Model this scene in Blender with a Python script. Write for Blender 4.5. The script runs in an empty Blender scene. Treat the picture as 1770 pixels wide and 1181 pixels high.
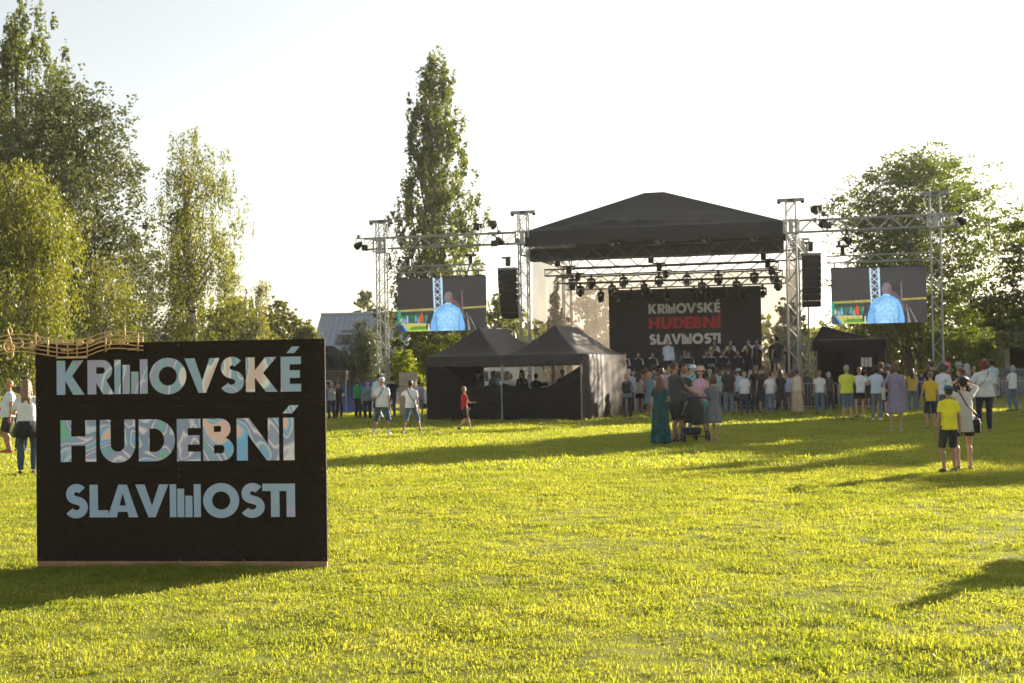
import bpy, bmesh, math, random
import numpy as np
from mathutils import Vector, Matrix, noise
from mathutils.geometry import tessellate_polygon

random.seed(7)
RNG = np.random.default_rng(7)
scene = bpy.context.scene
COL = scene.collection

# ------------------------------------------------------------------ camera
W_PX, H_PX, F_PX = 1770.0, 1181.0, 2458.0
EYE = 1.6
PITCH = math.radians(1.387)
ROLL = math.radians(-0.9)
cam_data = bpy.data.cameras.new("camera")
cam_data.sensor_width = 36.0
cam_data.lens = F_PX * 36.0 / W_PX
cam_data.clip_start = 0.1
cam_data.clip_end = 6000.0
cam_data.dof.use_dof = True
cam_data.dof.focus_distance = 14.0
cam_data.dof.aperture_fstop = 5.6
cam = bpy.data.objects.new("camera", cam_data)
CAM_M = Matrix.Translation((0, 0, EYE)) @ Matrix.Rotation(math.pi / 2 + PITCH, 4, 'X') @ Matrix.Rotation(ROLL, 4, 'Z')
cam.matrix_world = CAM_M
COL.objects.link(cam)
scene.camera = cam

# ------------------------------------------------------------------ light
SUN_AZ = math.radians(44.0)      # clockwise from +Y (to the right of the view)
SUN_EL = math.radians(16.5)
world = bpy.data.worlds.new("World")
scene.world = world
world.use_nodes = True
wn = world.node_tree
bg = wn.nodes["Background"]
sky = wn.nodes.new("ShaderNodeTexSky")
sky.sky_type = 'NISHITA'
sky.sun_disc = False
sky.sun_elevation = SUN_EL
sky.sun_rotation = SUN_AZ
sky.altitude = 200
sky.air_density = 1.0
sky.dust_density = 1.6
sky.ozone_density = 1.5
wb = wn.nodes.new("ShaderNodeMix"); wb.data_type = 'RGBA'; wb.blend_type = 'MULTIPLY'   # the photograph's warm white balance
wb.inputs["Factor"].default_value = 1.0
wb.inputs["B"].default_value = (1.06, 1.0, 0.91, 1)
hs = wn.nodes.new("ShaderNodeHueSaturation"); hs.inputs["Saturation"].default_value = 0.48
wn.links.new(sky.outputs[0], hs.inputs["Color"])
wn.links.new(hs.outputs[0], wb.inputs["A"])
wn.links.new(wb.outputs["Result"], bg.inputs[0])
bg.inputs[1].default_value = 0.057
sun_data = bpy.data.lights.new("sun", 'SUN')
sun_data.energy = 5.0
sun_data.angle = math.radians(0.53)
sun_data.color = (1.0, 0.87, 0.69)
sun = bpy.data.objects.new("sun", sun_data)
SDIR = Vector((math.sin(SUN_AZ) * math.cos(SUN_EL), math.cos(SUN_AZ) * math.cos(SUN_EL), math.sin(SUN_EL)))
sun.rotation_euler = SDIR.to_track_quat('Z', 'Y').to_euler()
sun.location = (60, 60, 40)
COL.objects.link(sun)
vs = scene.view_settings
vs.view_transform = 'Standard'
vs.look = 'None'
vs.gamma = 1.0
vs.exposure = 1.97
vs.use_curve_mapping = False
scene.render.engine = 'CYCLES'
scene.cycles.max_bounces = 8
scene.cycles.transparent_max_bounces = 12

# ------------------------------------------------------------------ placing
def ray(px, py):
    v = Vector(((px - W_PX / 2) / F_PX, -(py - H_PX / 2) / F_PX, -1.0))
    return CAM_M.to_3x3() @ v

def A(px, py, Y):
    """point seen at photo pixel (px,py) at distance Y ahead"""
    r = ray(px, py)
    t = Y / r.y
    return Vector((r.x * t, Y, EYE + r.z * t))

def G(px, py, z=0.0):
    """ground point seen at photo pixel"""
    r = ray(px, py)
    t = (z - EYE) / r.z
    return Vector((r.x * t, r.y * t, z))

def gz(x, y):
    """gentle terrain height"""
    def ss(a, b, v):
        t = min(1, max(0, (v - a) / (b - a)))
        return t * t * (3 - 2 * t)
    z = -0.42 * ss(57, 80, y) * ss(2, -6, x)
    z += 0.018 * noise.noise(Vector((x * 0.9, y * 0.9, 3.1))) * ss(90, 20, y)
    z += 0.028 * noise.noise(Vector((x * 2.6, y * 2.6, 7.7))) * ss(60, 15, y)
    return z

# ------------------------------------------------------------------ objects
def tag(o, label=None, cat=None, group=None, kind=None):
    if label: o['label'] = label
    if cat: o['category'] = cat
    if group: o['group'] = group
    if kind: o['kind'] = kind
    return o

def empty(name, loc=(0, 0, 0), rz=0.0, label=None, cat=None, group=None):
    o = bpy.data.objects.new(name, None)
    o.empty_display_size = 0.2
    COL.objects.link(o)
    o.location = loc
    o.rotation_euler = (0, 0, rz)
    tag(o, label, cat, group)
    return o

def link(name, me, parent=None, m=None):
    o = bpy.data.objects.new(name, me)
    COL.objects.link(o)
    if parent is not None:
        o.parent = parent
    if m is not None:
        if not me.materials:
            me.materials.append(m)
        elif me.materials[0] != m:
            o.material_slots[0].link = 'OBJECT'
            o.material_slots[0].material = m
    return o

def copy_tree(o, parent=None):
    c = o.copy()
    COL.objects.link(c)
    c.parent = parent
    for ch in list(o.children):
        copy_tree(ch, c)
    return c

class MB:
    """collects shapes into one mesh"""
    def __init__(s):
        s.v = []; s.f = []; s.mi = []
        s.cur = 0
    def add(s, vs, fs):
        b = len(s.v)
        s.v.extend([tuple(p) for p in vs])
        for f in fs:
            s.f.append(tuple(i + b for i in f)); s.mi.append(s.cur)
        return s
    def box(s, x0, x1, y0, y1, z0, z1):
        return s.add([(x0, y0, z0), (x1, y0, z0), (x1, y1, z0), (x0, y1, z0), (x0, y0, z1), (x1, y0, z1), (x1, y1, z1), (x0, y1, z1)],
                     [(0, 3, 2, 1), (4, 5, 6, 7), (0, 1, 5, 4), (1, 2, 6, 5), (2, 3, 7, 6), (3, 0, 4, 7)])
    def bevbox(s, x0, x1, y0, y1, z0, z1, b):
        """box with chamfered vertical and top edges"""
        P = lambda d: [(x0 + b - d, y0 - d + b), (x1 - b + d, y0 - d + b), (x1 + d - b, y1 - b + d), (x0 - d + b, y1 - b + d)]
        def ring(e, z):
            return [(x0 + e, y0 + b, z), (x0 + b, y0 + e, z), (x1 - b, y0 + e, z), (x1 - e, y0 + b, z),
                    (x1 - e, y1 - b, z), (x1 - b, y1 - e, z), (x0 + b, y1 - e, z), (x0 + e, y1 - b, z)]
        rs = [ring(b * .7, z0), ring(0, z0 + b), ring(0, z1 - b), ring(b * .7, z1)]
        vs = [p for r in rs for p in r]
        fs = []
        for k in range(3):
            for j in range(8):
                a = k * 8 + j; c = k * 8 + (j + 1) % 8
                fs.append((a, c, c + 8, a + 8))
        fs.append(tuple(range(7, -1, -1))); fs.append(tuple(range(24, 32)))
        return s.add(vs, fs)
    def tube(s, pts, r, n=6, caps=True):
        pts = [Vector(p) for p in pts]
        rs = r if isinstance(r, (list, tuple)) else [r] * len(pts)
        vs = []; fs = []
        up = None
        for i, p in enumerate(pts):
            d = (pts[min(i + 1, len(pts) - 1)] - pts[max(i - 1, 0)])
            if d.length < 1e-9: d = Vector((0, 0, 1))
            d.normalize()
            if up is None:
                up = d.orthogonal().normalized()
            else:
                up = (up - d * up.dot(d))
                up = up.normalized() if up.length > 1e-6 else d.orthogonal().normalized()
            w = d.cross(up)
            for j in range(n):
                a = 2 * math.pi * j / n
                vs.append(p + (up * math.cos(a) + w * math.sin(a)) * rs[i])
        for i in range(len(pts) - 1):
            for j in range(n):
                a = i * n + j; b = i * n + (j + 1) % n
                fs.append((a, b, b + n, a + n))
        if caps:
            fs.append(tuple(range(n - 1, -1, -1)))
            fs.append(tuple(range((len(pts) - 1) * n, len(pts) * n)))
        return s.add(vs, fs)
    def capsule(s, p0, r0, p1, r1, n=10):
        """rounded tapered limb"""
        p0 = Vector(p0); p1 = Vector(p1)
        d = p1 - p0
        L = d.length
        d = d / L if L > 1e-6 else Vector((0, 0, 1))
        pts = []; rs = []
        for a in (-85, -50, -20):
            t = math.radians(a)
            pts.append(p0 + d * r0 * math.sin(t)); rs.append(r0 * math.cos(t))
        for a in (20, 50, 85):
            t = math.radians(a)
            pts.append(p1 + d * r1 * math.sin(t)); rs.append(r1 * math.cos(t))
        return s.tube(pts, rs, n)
    def ell(s, c, r, n=12, m=8, rot=None):
        vs = []; fs = []
        c = Vector(c)
        for i in range(m + 1):
            t = math.pi * i / m
            for j in range(n):
                a = 2 * math.pi * j / n
                p = Vector((r[0] * math.sin(t) * math.cos(a), r[1] * math.sin(t) * math.sin(a), -r[2] * math.cos(t)))
                if i in (0, m): p = Vector((0.001 * r[0] * math.cos(a), 0.001 * r[0] * math.sin(a), p.z))
                if rot: p = rot @ p
                vs.append(c + p)
        for i in range(m):
            for j in range(n):
                a = i * n + j; b = i * n + (j + 1) % n
                fs.append((a, b, b + n, a + n))
        fs.append(tuple(range(n - 1, -1, -1))); fs.append(tuple(range(m * n, m * n + n)))
        return s.add(vs, fs)
    def rings(s, rs, n=20, fold=0.0, seed=0):
        """stack of elliptical rings (z, rx, ry, cx, cy), closed at both ends"""
        vs = []; fs = []
        rr = random.Random(seed)
        ph = rr.random() * 6
        for k, q in enumerate(rs):
            z, rx, ry, cx, cy = q[:5]
            fo = (q[5] if len(q) > 5 else 0)
            for j in range(n):
                a = 2 * math.pi * j / n
                m = 1 + fo * math.sin(a * 7 + ph) + fo * .6 * math.sin(a * 4 + 1.3 * ph)
                vs.append((cx + rx * m * math.cos(a), cy + ry * m * math.sin(a), z))
        for i in range(len(rs) - 1):
            for j in range(n):
                a = i * n + j; b = i * n + (j + 1) % n
                fs.append((a, b, b + n, a + n))
        fs.append(tuple(range(n - 1, -1, -1))); fs.append(tuple(range((len(rs) - 1) * n, len(rs) * n)))
        if rs[0][0] > rs[-1][0]:
            fs = [tuple(reversed(f)) for f in fs]
        return s.add(vs, fs)
    def prism(s, loops, y0, y1):
        """x-z outline(s) (first outer, others holes) extruded from y0 (front) to y1"""
        flat = [p for l in loops for p in l]
        tris = tessellate_polygon([[Vector((p[0], p[1], 0)) for p in l] for l in loops])
        N = len(flat)
        vs = [(p[0], y0, p[1]) for p in flat] + [(p[0], y1, p[1]) for p in flat]
        fs = []
        for t in tris:
            a, b, c = t
            pa, pb, pc = flat[a], flat[b], flat[c]
            cr = (pb[0] - pa[0]) * (pc[1] - pa[1]) - (pb[1] - pa[1]) * (pc[0] - pa[0])
            if abs(cr) < 1e-12: continue
            if cr < 0: a, c = c, a
            fs.append((a, b, c)); fs.append((c + N, b + N, a + N))
        k = 0
        for li, l in enumerate(loops):
            n = len(l)
            area = sum(l[i][0] * l[(i + 1) % n][1] - l[(i + 1) % n][0] * l[i][1] for i in range(n))
            flip = (area > 0) == (li > 0)
            for i in range(n):
                a = k + i; b = k + (i + 1) % n
                f = (a, a + N, b + N, b)
                fs.append(tuple(reversed(f)) if flip else f)
            k += n
        return s.add(vs, fs)
    def mesh(s, name, m=None, smooth=False):
        me = bpy.data.meshes.new(name)
        me.from_pydata(s.v, [], s.f)
        ms = m if isinstance(m, (list, tuple)) else ([m] if m else [])
        for x in ms: me.materials.append(x)
        if len(ms) > 1:
            me.polygons.foreach_set('material_index', s.mi)
        if smooth:
            me.polygons.foreach_set('use_smooth', [True] * len(me.polygons))
        me.update()
        return me
    def build(s, name, m, parent=None, smooth=False):
        return link(name, s.mesh(name, m, smooth), parent)

# ------------------------------------------------------------------ materials
def _nt(name):
    m = bpy.data.materials.new(name)
    m.use_nodes = True
    return m, m.node_tree, m.node_tree.nodes["Principled BSDF"]

def mat(name, col, rough=0.6, var=0.12, scale=6.0, bump=0.0, bscale=60.0, metal=0.0, spec=0.4, col2=None, sheen=0.0):
    m, nt, b = _nt(name)
    tc = nt.nodes.new("ShaderNodeTexCoord")
    nz = nt.nodes.new("ShaderNodeTexNoise")
    nz.inputs["Scale"].default_value = scale
    nz.inputs["Detail"].default_value = 5
    nt.links.new(tc.outputs["Object"], nz.inputs["Vector"])
    mx = nt.nodes.new("ShaderNodeMix"); mx.data_type = 'RGBA'
    c1 = [c * (1 - var) for c in col]
    c2 = col2 if col2 else [min(1, c * (1 + var)) for c in col]
    mx.inputs["A"].default_value = (*c1, 1); mx.inputs["B"].default_value = (*c2, 1)
    rmp = nt.nodes.new("ShaderNodeMapRange")
    rmp.inputs["From Min"].default_value = 0.3; rmp.inputs["From Max"].default_value = 0.7
    nt.links.new(nz.outputs["Fac"], rmp.inputs["Value"])
    nt.links.new(rmp.outputs["Result"], mx.inputs["Factor"])
    nt.links.new(mx.outputs["Result"], b.inputs["Base Color"])
    b.inputs["Roughness"].default_value = rough
    b.inputs["Metallic"].default_value = metal
    b.inputs["Specular IOR Level"].default_value = spec
    if sheen:
        b.inputs["Sheen Weight"].default_value = sheen
    if bump:
        n2 = nt.nodes.new("ShaderNodeTexNoise")
        n2.inputs["Scale"].default_value = bscale
        n2.inputs["Detail"].default_value = 4
        nt.links.new(tc.outputs["Object"], n2.inputs["Vector"])
        bp = nt.nodes.new("ShaderNodeBump")
        bp.inputs["Strength"].default_value = bump
        bp.inputs["Distance"].default_value = 0.02
        nt.links.new(n2.outputs["Fac"], bp.inputs["Height"])
        nt.links.new(bp.outputs["Normal"], b.inputs["Normal"])
    return m

def emit(name, col, s=1.0):
    m = bpy.data.materials.new(name); m.use_nodes = True
    nt = m.node_tree
    b = nt.nodes["Principled BSDF"]
    b.inputs["Base Color"].default_value = (0.01, 0.01, 0.01, 1)
    b.inputs["Roughness"].default_value = 0.35
    b.inputs["Emission Color"].default_value = (*col, 1)
    tc = nt.nodes.new("ShaderNodeTexCoord")
    nz = nt.nodes.new("ShaderNodeTexNoise"); nz.inputs["Scale"].default_value = 9.0; nz.inputs["Detail"].default_value = 8; nz.inputs["Roughness"].default_value = 0.7
    nt.links.new(tc.outputs["Object"], nz.inputs["Vector"])
    mr = nt.nodes.new("ShaderNodeMapRange")
    mr.inputs["From Min"].default_value = 0.3; mr.inputs["From Max"].default_value = 0.7
    mr.inputs["To Min"].default_value = s * 0.55; mr.inputs["To Max"].default_value = s * 1.4
    nt.links.new(nz.outputs["Fac"], mr.inputs["Value"])
    nt.links.new(mr.outputs["Result"], b.inputs["Emission Strength"])
    return m

def leafmat(name, col, col2, trans=0.45, tcol=None, gloss=0.25):
    """leaf: diffuse + translucent + a little gloss, colour changes leaf by leaf"""
    m = bpy.data.materials.new(name); m.use_nodes = True
    nt = m.node_tree
    for n in list(nt.nodes):
        if n.type != 'OUTPUT_MATERIAL': nt.nodes.remove(n)
    out = [n for n in nt.nodes if n.type == 'OUTPUT_MATERIAL'][0]
    geo = nt.nodes.new("ShaderNodeNewGeometry")
    tc = nt.nodes.new("ShaderNodeTexCoord")
    nz = nt.nodes.new("ShaderNodeTexNoise"); nz.inputs["Scale"].default_value = 0.55; nz.inputs["Detail"].default_value = 3
    nt.links.new(tc.outputs["Object"], nz.inputs["Vector"])
    ad = nt.nodes.new("ShaderNodeMath"); ad.operation = 'MULTIPLY_ADD'
    ad.inputs[1].default_value = 1.6
    ad.inputs[2].default_value = -0.55
    nt.links.new(nz.outputs["Fac"], ad.inputs[0])
    ad2 = nt.nodes.new("ShaderNodeMath"); ad2.operation = 'MULTIPLY_ADD'; ad2.use_clamp = True
    ad2.inputs[1].default_value = 0.5
    nt.links.new(geo.outputs["Random Per Island"], ad2.inputs[0])
    nt.links.new(ad.outputs[0], ad2.inputs[2])
    mx = nt.nodes.new("ShaderNodeMix"); mx.data_type = 'RGBA'
    mx.inputs["A"].default_value = (*col, 1); mx.inputs["B"].default_value = (*col2, 1)
    nt.links.new(ad2.outputs[0], mx.inputs["Factor"])
    di = nt.nodes.new("ShaderNodeBsdfDiffuse")
    tr = nt.nodes.new("ShaderNodeBsdfTranslucent")
    nt.links.new(mx.outputs["Result"], di.inputs["Color"])
    tm = nt.nodes.new("ShaderNodeMix"); tm.data_type = 'RGBA'; tm.blend_type = 'MULTIPLY'
    tm.inputs["Factor"].default_value = 1.0
    tcol = tcol or (2.2, 1.9, 0.55)
    tm.inputs["B"].default_value = (*tcol, 1)
    nt.links.new(mx.outputs["Result"], tm.inputs["A"])
    nt.links.new(tm.outputs["Result"], tr.inputs["Color"])
    ms = nt.nodes.new("ShaderNodeMixShader"); ms.inputs[0].default_value = trans
    nt.links.new(di.outputs[0], ms.inputs[1]); nt.links.new(tr.outputs[0], ms.inputs[2])
    gl = nt.nodes.new("ShaderNodeBsdfGlossy"); gl.inputs["Roughness"].default_value = 0.45
    gl.inputs["Color"].default_value = (gloss, gloss, gloss * .9, 1)
    ads = nt.nodes.new("ShaderNodeMixShader"); ads.inputs[0].default_value = 0.12
    nt.links.new(ms.outputs[0], ads.inputs[1]); nt.links.new(gl.outputs[0], ads.inputs[2])
    nt.links.new(ads.outputs[0], out.inputs["Surface"])
    return m

M = {}
M['black_fabric'] = mat('black_fabric', (0.006, 0.0056, 0.0054), 0.85, 0.25, 2.0, 0.35, 9.0, spec=0.2)
M['canopy'] = mat('canopy_fabric', (0.026, 0.021, 0.018), 0.6, 0.2, 2.0, 0.25, 7.0, spec=0.45)
M['roof_fabric'] = mat('roof_tarpaulin', (0.02, 0.019, 0.018), 0.6, 0.2, 1.5, 0.5, 2.2, spec=0.35)
M['backdrop'] = mat('printed_backdrop', (0.03, 0.026, 0.03), 0.8, 0.15, 2.0, 0.3, 4.0)
M['alu'] = mat('truss_aluminium', (0.34, 0.345, 0.35), 0.42, 0.15, 8.0, metal=0.45)
M['alu_dull'] = mat('dull_steel', (0.26, 0.27, 0.28), 0.5, 0.2, 8.0, metal=0.6)
M['truss_dark'] = mat('truss_in_shade_black', (0.075, 0.07, 0.065), 0.5, 0.2, 8.0, metal=0.3)  # darkened truss metal; the shade under the roof edge is in the colour
M['black_metal'] = mat('black_metal', (0.02, 0.02, 0.021), 0.45, 0.2, 8.0)
M['black_box'] = mat('black_cabinet', (0.014, 0.014, 0.014), 0.7, 0.2, 12.0, 0.2, 120)
M['white_pole'] = mat('pale_pole', (0.33, 0.33, 0.30), 0.45, 0.15, 8.0)
M['wood'] = mat('laser_cut_plywood', (0.70, 0.44, 0.22), 0.55, 0.25, 14.0, 0.15, 80, col2=(0.78, 0.52, 0.25))
M['letter_white'] = mat('print_white', (0.82, 0.77, 0.75), 0.8, 0.06)
M['letter_red'] = mat('print_red', (0.66, 0.04, 0.05), 0.8, 0.08)
M['bark'] = mat('bark', (0.10, 0.075, 0.055), 0.9, 0.35, 9.0, 0.8, 22)
M['tyre'] = mat('rubber', (0.02, 0.02, 0.02), 0.8)
M['glass'] = mat('dark_glass', (0.02, 0.025, 0.03), 0.08, 0.1, spec=0.8)
M['white_paint'] = mat('white_paint', (0.72, 0.73, 0.74), 0.35, 0.05)
M['blue_tarp'] = mat('blue_tarpaulin', (0.03, 0.08, 0.36), 0.6, 0.25, 2.0, 0.3, 7)
# ------------------------------------------------------------------ ground
def ground_mat():
    m, nt, b = _nt('mown_grass_ground')
    tc = nt.nodes.new("ShaderNodeTexCoord")
    def nz(sc, det=6, dist=0.0):
        n = nt.nodes.new("ShaderNodeTexNoise"); n.inputs["Scale"].default_value = sc
        n.inputs["Detail"].default_value = det; n.inputs["Distortion"].default_value = dist
        nt.links.new(tc.outputs["Object"], n.inputs["Vector"]); return n
    a = nz(0.35); c = nz(5.0); d = nz(150.0)
    r = nt.nodes.new("ShaderNodeValToRGB")
    r.color_ramp.elements[0].position = 0.3; r.color_ramp.elements[0].color = (0.15, 0.17, 0.02, 1)
    r.color_ramp.elements[1].position = 0.72; r.color_ramp.elements[1].color = (0.26, 0.25, 0.045, 1)
    e = r.color_ramp.elements.new(0.5); e.color = (0.20, 0.22, 0.026, 1)
    s1 = nt.nodes.new("ShaderNodeMath"); s1.operation = 'MULTIPLY_ADD'; s1.inputs[1].default_value = 0.5
    nt.links.new(c.outputs["Fac"], s1.inputs[0])
    s0 = nt.nodes.new("ShaderNodeMath"); s0.operation = 'MULTIPLY'; s0.inputs[1].default_value = 0.5
    nt.links.new(a.outputs["Fac"], s0.inputs[0]); nt.links.new(s0.outputs[0], s1.inputs[2])
    nt.links.new(s1.outputs[0], r.inputs[0])
    nt.links.new(r.outputs[0], b.inputs["Base Color"])
    b.inputs["Roughness"].default_value = 0.9
    b.inputs["Specular IOR Level"].default_value = 0.1
    bp = nt.nodes.new("ShaderNodeBump"); bp.inputs["Strength"].default_value = 1.0; bp.inputs["Distance"].default_value = 0.03
    nt.links.new(d.outputs["Fac"], bp.inputs["Height"]); nt.links.new(bp.outputs["Normal"], b.inputs["Normal"])
    return m

def axis(lo, hi, step, far, g=1.16):
    xs = list(np.arange(lo, hi + 1e-6, step))
    s = step; x = lo
    left = []
    while x > -far:
        s *= g; x -= s; left.append(x)
    s = step; x = hi
    right = []
    while x < far:
        s *= g; x += s; right.append(x)
    return left[::-1] + xs + right

def build_ground():
    xs = axis(-8, 8, 0.2, 1500); ys = axis(6, 32, 0.2, 1500)
    vs = [(x, y, gz(x, y)) for y in ys for x in xs]
    nx = len(xs)
    fs = [(j * nx + i, j * nx + i + 1, (j + 1) * nx + i + 1, (j + 1) * nx + i) for j in range(len(ys) - 1) for i in range(nx - 1)]
    me = bpy.data.meshes.new('ground'); me.from_pydata(vs, [], fs)
    me.polygons.foreach_set('use_smooth', [True] * len(fs))
    me.materials.append(ground_mat())
    tag(link('ground', me), kind='structure', label='mown park meadow')
build_ground()

# ------------------------------------------------------------------ grass blades
def grass_mat():
    m = leafmat('grass_blade', (0.195, 0.24, 0.036), (0.36, 0.358, 0.092), 0.5, (1.88, 1.8, 0.56), 0.22)
    nt = m.node_tree
    # vary tuft by tuft and by patches of the lawn
    oi = nt.nodes.new("ShaderNodeObjectInfo")
    geo = [n for n in nt.nodes if n.type == 'NEW_GEOMETRY'][0]
    ad2 = [n for n in nt.nodes if n.type == 'MATH' and n.use_clamp][0]
    nzn = [n for n in nt.nodes if n.type == 'TEX_NOISE'][0]
    nt.links.new(oi.outputs["Location"], nzn.inputs["Vector"])
    nzn.inputs["Scale"].default_value = 0.8
    mm = nt.nodes.new("ShaderNodeMath"); mm.operation = 'ADD'
    nt.links.new(oi.outputs["Random"], mm.inputs[0]); nt.links.new(geo.outputs["Random Per Island"], mm.inputs[1])
    ad2.inputs[1].default_value = 0.42
    nt.links.new(mm.outputs[0], ad2.inputs[0])
    ad = [n for n in nt.nodes if n.type == 'MATH' and n.operation == 'MULTIPLY_ADD' and not n.use_clamp][0]
    ad.inputs[2].default_value = -0.85
    return m
GM = grass_mat()

def tuft(n, rad, hgt, wid, seed):
    rr = random.Random(seed)
    mb = MB()
    for k in range(n):
        a = rr.random() * 6.283; q = rad * math.sqrt(rr.random())
        x = q * math.cos(a); y = q * math.sin(a)
        h = hgt * rr.uniform(.45, 1.15); w = wid * rr.uniform(.7, 1.3)
        b = rr.random() * 6.283; ln = rr.uniform(.3, 1.5) * h
        fx, fy = math.cos(b), math.sin(b)
        sx, sy = -fy * w / 2, fx * w / 2
        m1 = (x + fx * ln * .35, y + fy * ln * .35, h * .6)
        m2 = (x + fx * ln, y + fy * ln, h * rr.uniform(.6, 1.0))
        mb.add([(x - sx, y - sy, -.01), (x + sx, y + sy, -.01), (m1[0] + sx * .8, m1[1] + sy * .8, m1[2]), (m1[0] - sx * .8, m1[1] - sy * .8, m1[2]), m2],
               [(0, 1, 2, 3), (3, 2, 4)])
    return mb.mesh('grass_tuft', GM)

def broadleaf(seed):
    """clover and plantain rosettes between the blades"""
    rr = random.Random(seed)
    mb = MB()
    for k in range(16):
        a = rr.random() * 6.283; q = .09 * math.sqrt(rr.random())
        c = Vector((q * math.cos(a), q * math.sin(a), rr.uniform(.012, .04)))
        r = rr.uniform(.006, .011); tx = rr.uniform(-.5, .5); ty = rr.uniform(-.5, .5)
        vs = []
        for j in range(6):
            t = j * 6.283 / 6
            dx, dy = r * math.cos(t), r * math.sin(t) * .8
            vs.append((c.x + dx, c.y + dy, c.z + dx * tx + dy * ty))
        mb.add(vs, [(0, 1, 2, 3, 4, 5)])
    return mb.mesh('clover_tuft', GM)

def scatter(name, label, srcs, pts, scl):
    me = bpy.data.meshes.new(name)
    me.from_pydata(pts, [], [])
    at = me.attributes.new('sc', 'FLOAT', 'POINT'); at.data.foreach_set('value', scl)
    o = link(name, me)
    tag(o, label, 'grass', kind='stuff')
    ng = bpy.data.node_groups.new(name, 'GeometryNodeTree')
    ng.interface.new_socket('Geometry', in_out='INPUT', socket_type='NodeSocketGeometry')
    ng.interface.new_socket('Geometry', in_out='OUTPUT', socket_type='NodeSocketGeometry')
    gi = ng.nodes.new('NodeGroupInput'); go = ng.nodes.new('NodeGroupOutput')
    m2p = ng.nodes.new('GeometryNodeMeshToPoints')
    ng.links.new(gi.outputs[0], m2p.inputs['Mesh'])
    join = ng.nodes.new('GeometryNodeJoinGeometry')
    iop = ng.nodes.new('GeometryNodeInstanceOnPoints')
    ng.links.new(m2p.outputs[0], iop.inputs['Points'])
    g2i = ng.nodes.new('GeometryNodeGeometryToInstance')
    for s in srcs:
        so = bpy.data.objects.new('tuft_source', s)
        oi = ng.nodes.new('GeometryNodeObjectInfo'); oi.inputs['Object'].default_value = so
        ng.links.new(oi.outputs['Geometry'], g2i.inputs[0])
    ng.links.new(g2i.outputs[0], iop.inputs['Instance'])
    iop.inputs['Pick Instance'].default_value = True
    rv = ng.nodes.new('FunctionNodeRandomValue'); rv.data_type = 'FLOAT_VECTOR'
    rv.inputs['Min'].default_value = (-.15, -.15, 0); rv.inputs['Max'].default_value = (.15, .15, 6.283)
    ng.links.new(rv.outputs[0], iop.inputs['Rotation'])
    na = ng.nodes.new('GeometryNodeInputNamedAttribute'); na.data_type = 'FLOAT'; na.inputs['Name'].default_value = 'sc'
    ng.links.new(na.outputs[0], iop.inputs['Scale'])
    ng.links.new(iop.outputs[0], go.inputs[0])
    md = o.modifiers.new('scatter', 'NODES'); md.node_group = ng
    return o

def lawn():
    def band(d0, d1, dens, side=2.0, s0=1.0, s1=1.0, ex=1.5):
        area_max = (d1 * .38 + side) * 2
        n = int(dens * area_max * (d1 - d0))
        y = RNG.uniform(d0, d1, n); x = RNG.uniform(-area_max / 2, area_max / 2, n)
        k = np.abs(x) < y * .38 + side
        x = x[k]; y = y[k]
        sc = (s0 + (s1 - s0) * (y - d0) / (d1 - d0)) * RNG.uniform(.65, 1.25, len(x))
        # patches of thinner / taller growth
        pp = np.array([noise.noise(Vector((a * .7, b * .7, 1.0))) + .6 * noise.noise(Vector((a * 2.3, b * 2.3, 5.0))) for a, b in zip(x, y)])
        sc = sc * np.clip(1 + .38 * pp, .5, 1.6)
        z = [gz(a, b) - .004 for a, b in zip(x, y)]
        return list(zip(x.tolist(), y.tolist(), z)), sc.tolist()
    fine = [tuft(40, .10, .030, .0050, s) for s in range(6)] + [broadleaf(31), tuft(12, .07, .048, .0045, 77)]
    p, s = band(5.2, 13, 190); p2, s2 = band(13, 24, 120, s0=1.0, s1=1.5)
    scatter('grass', 'short sunlit meadow grass with clover in the foreground', fine, p + p2, s + s2)
    coarse = [tuft(54, .3, .045, .014, s) for s in range(40, 45)]
    p, s = band(24, 44, 22, s0=1.0, s1=1.2); p2, s2 = band(44, 95, 4.5, s0=1.3, s1=2.0)
    scatter('grass', 'mown grass further out towards the stage', coarse, p + p2, s + s2)
lawn()

# ------------------------------------------------------------------ trees
LEAF = {
    'poplar': leafmat('poplar_leaf', (0.05, 0.075, 0.025), (0.11, 0.14, 0.05), 0.45, (2.3, 2.0, .6), .3),
    'willow': leafmat('silver_willow_leaf', (0.045, 0.06, 0.035), (0.11, 0.125, 0.065), 0.32, (1.8, 1.7, .7), .3),
    'birch': leafmat('birch_leaf', (0.07, 0.10, 0.02), (0.17, 0.18, 0.042), 0.47, (2.1, 1.85, .52), .3),
    'locust': leafmat('locust_leaf', (0.04, 0.07, 0.015), (0.11, 0.14, 0.028), 0.42, (2.3, 2.2, .5), .25),
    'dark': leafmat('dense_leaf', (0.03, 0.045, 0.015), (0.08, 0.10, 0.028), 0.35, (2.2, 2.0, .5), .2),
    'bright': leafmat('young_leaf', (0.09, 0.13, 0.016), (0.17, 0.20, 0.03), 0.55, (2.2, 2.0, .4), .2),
    'far': leafmat('distant_leaf', (0.08, 0.10, 0.03), (0.16, 0.18, 0.06), 0.4, (1.9, 1.7, .6), .2),
}
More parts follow.
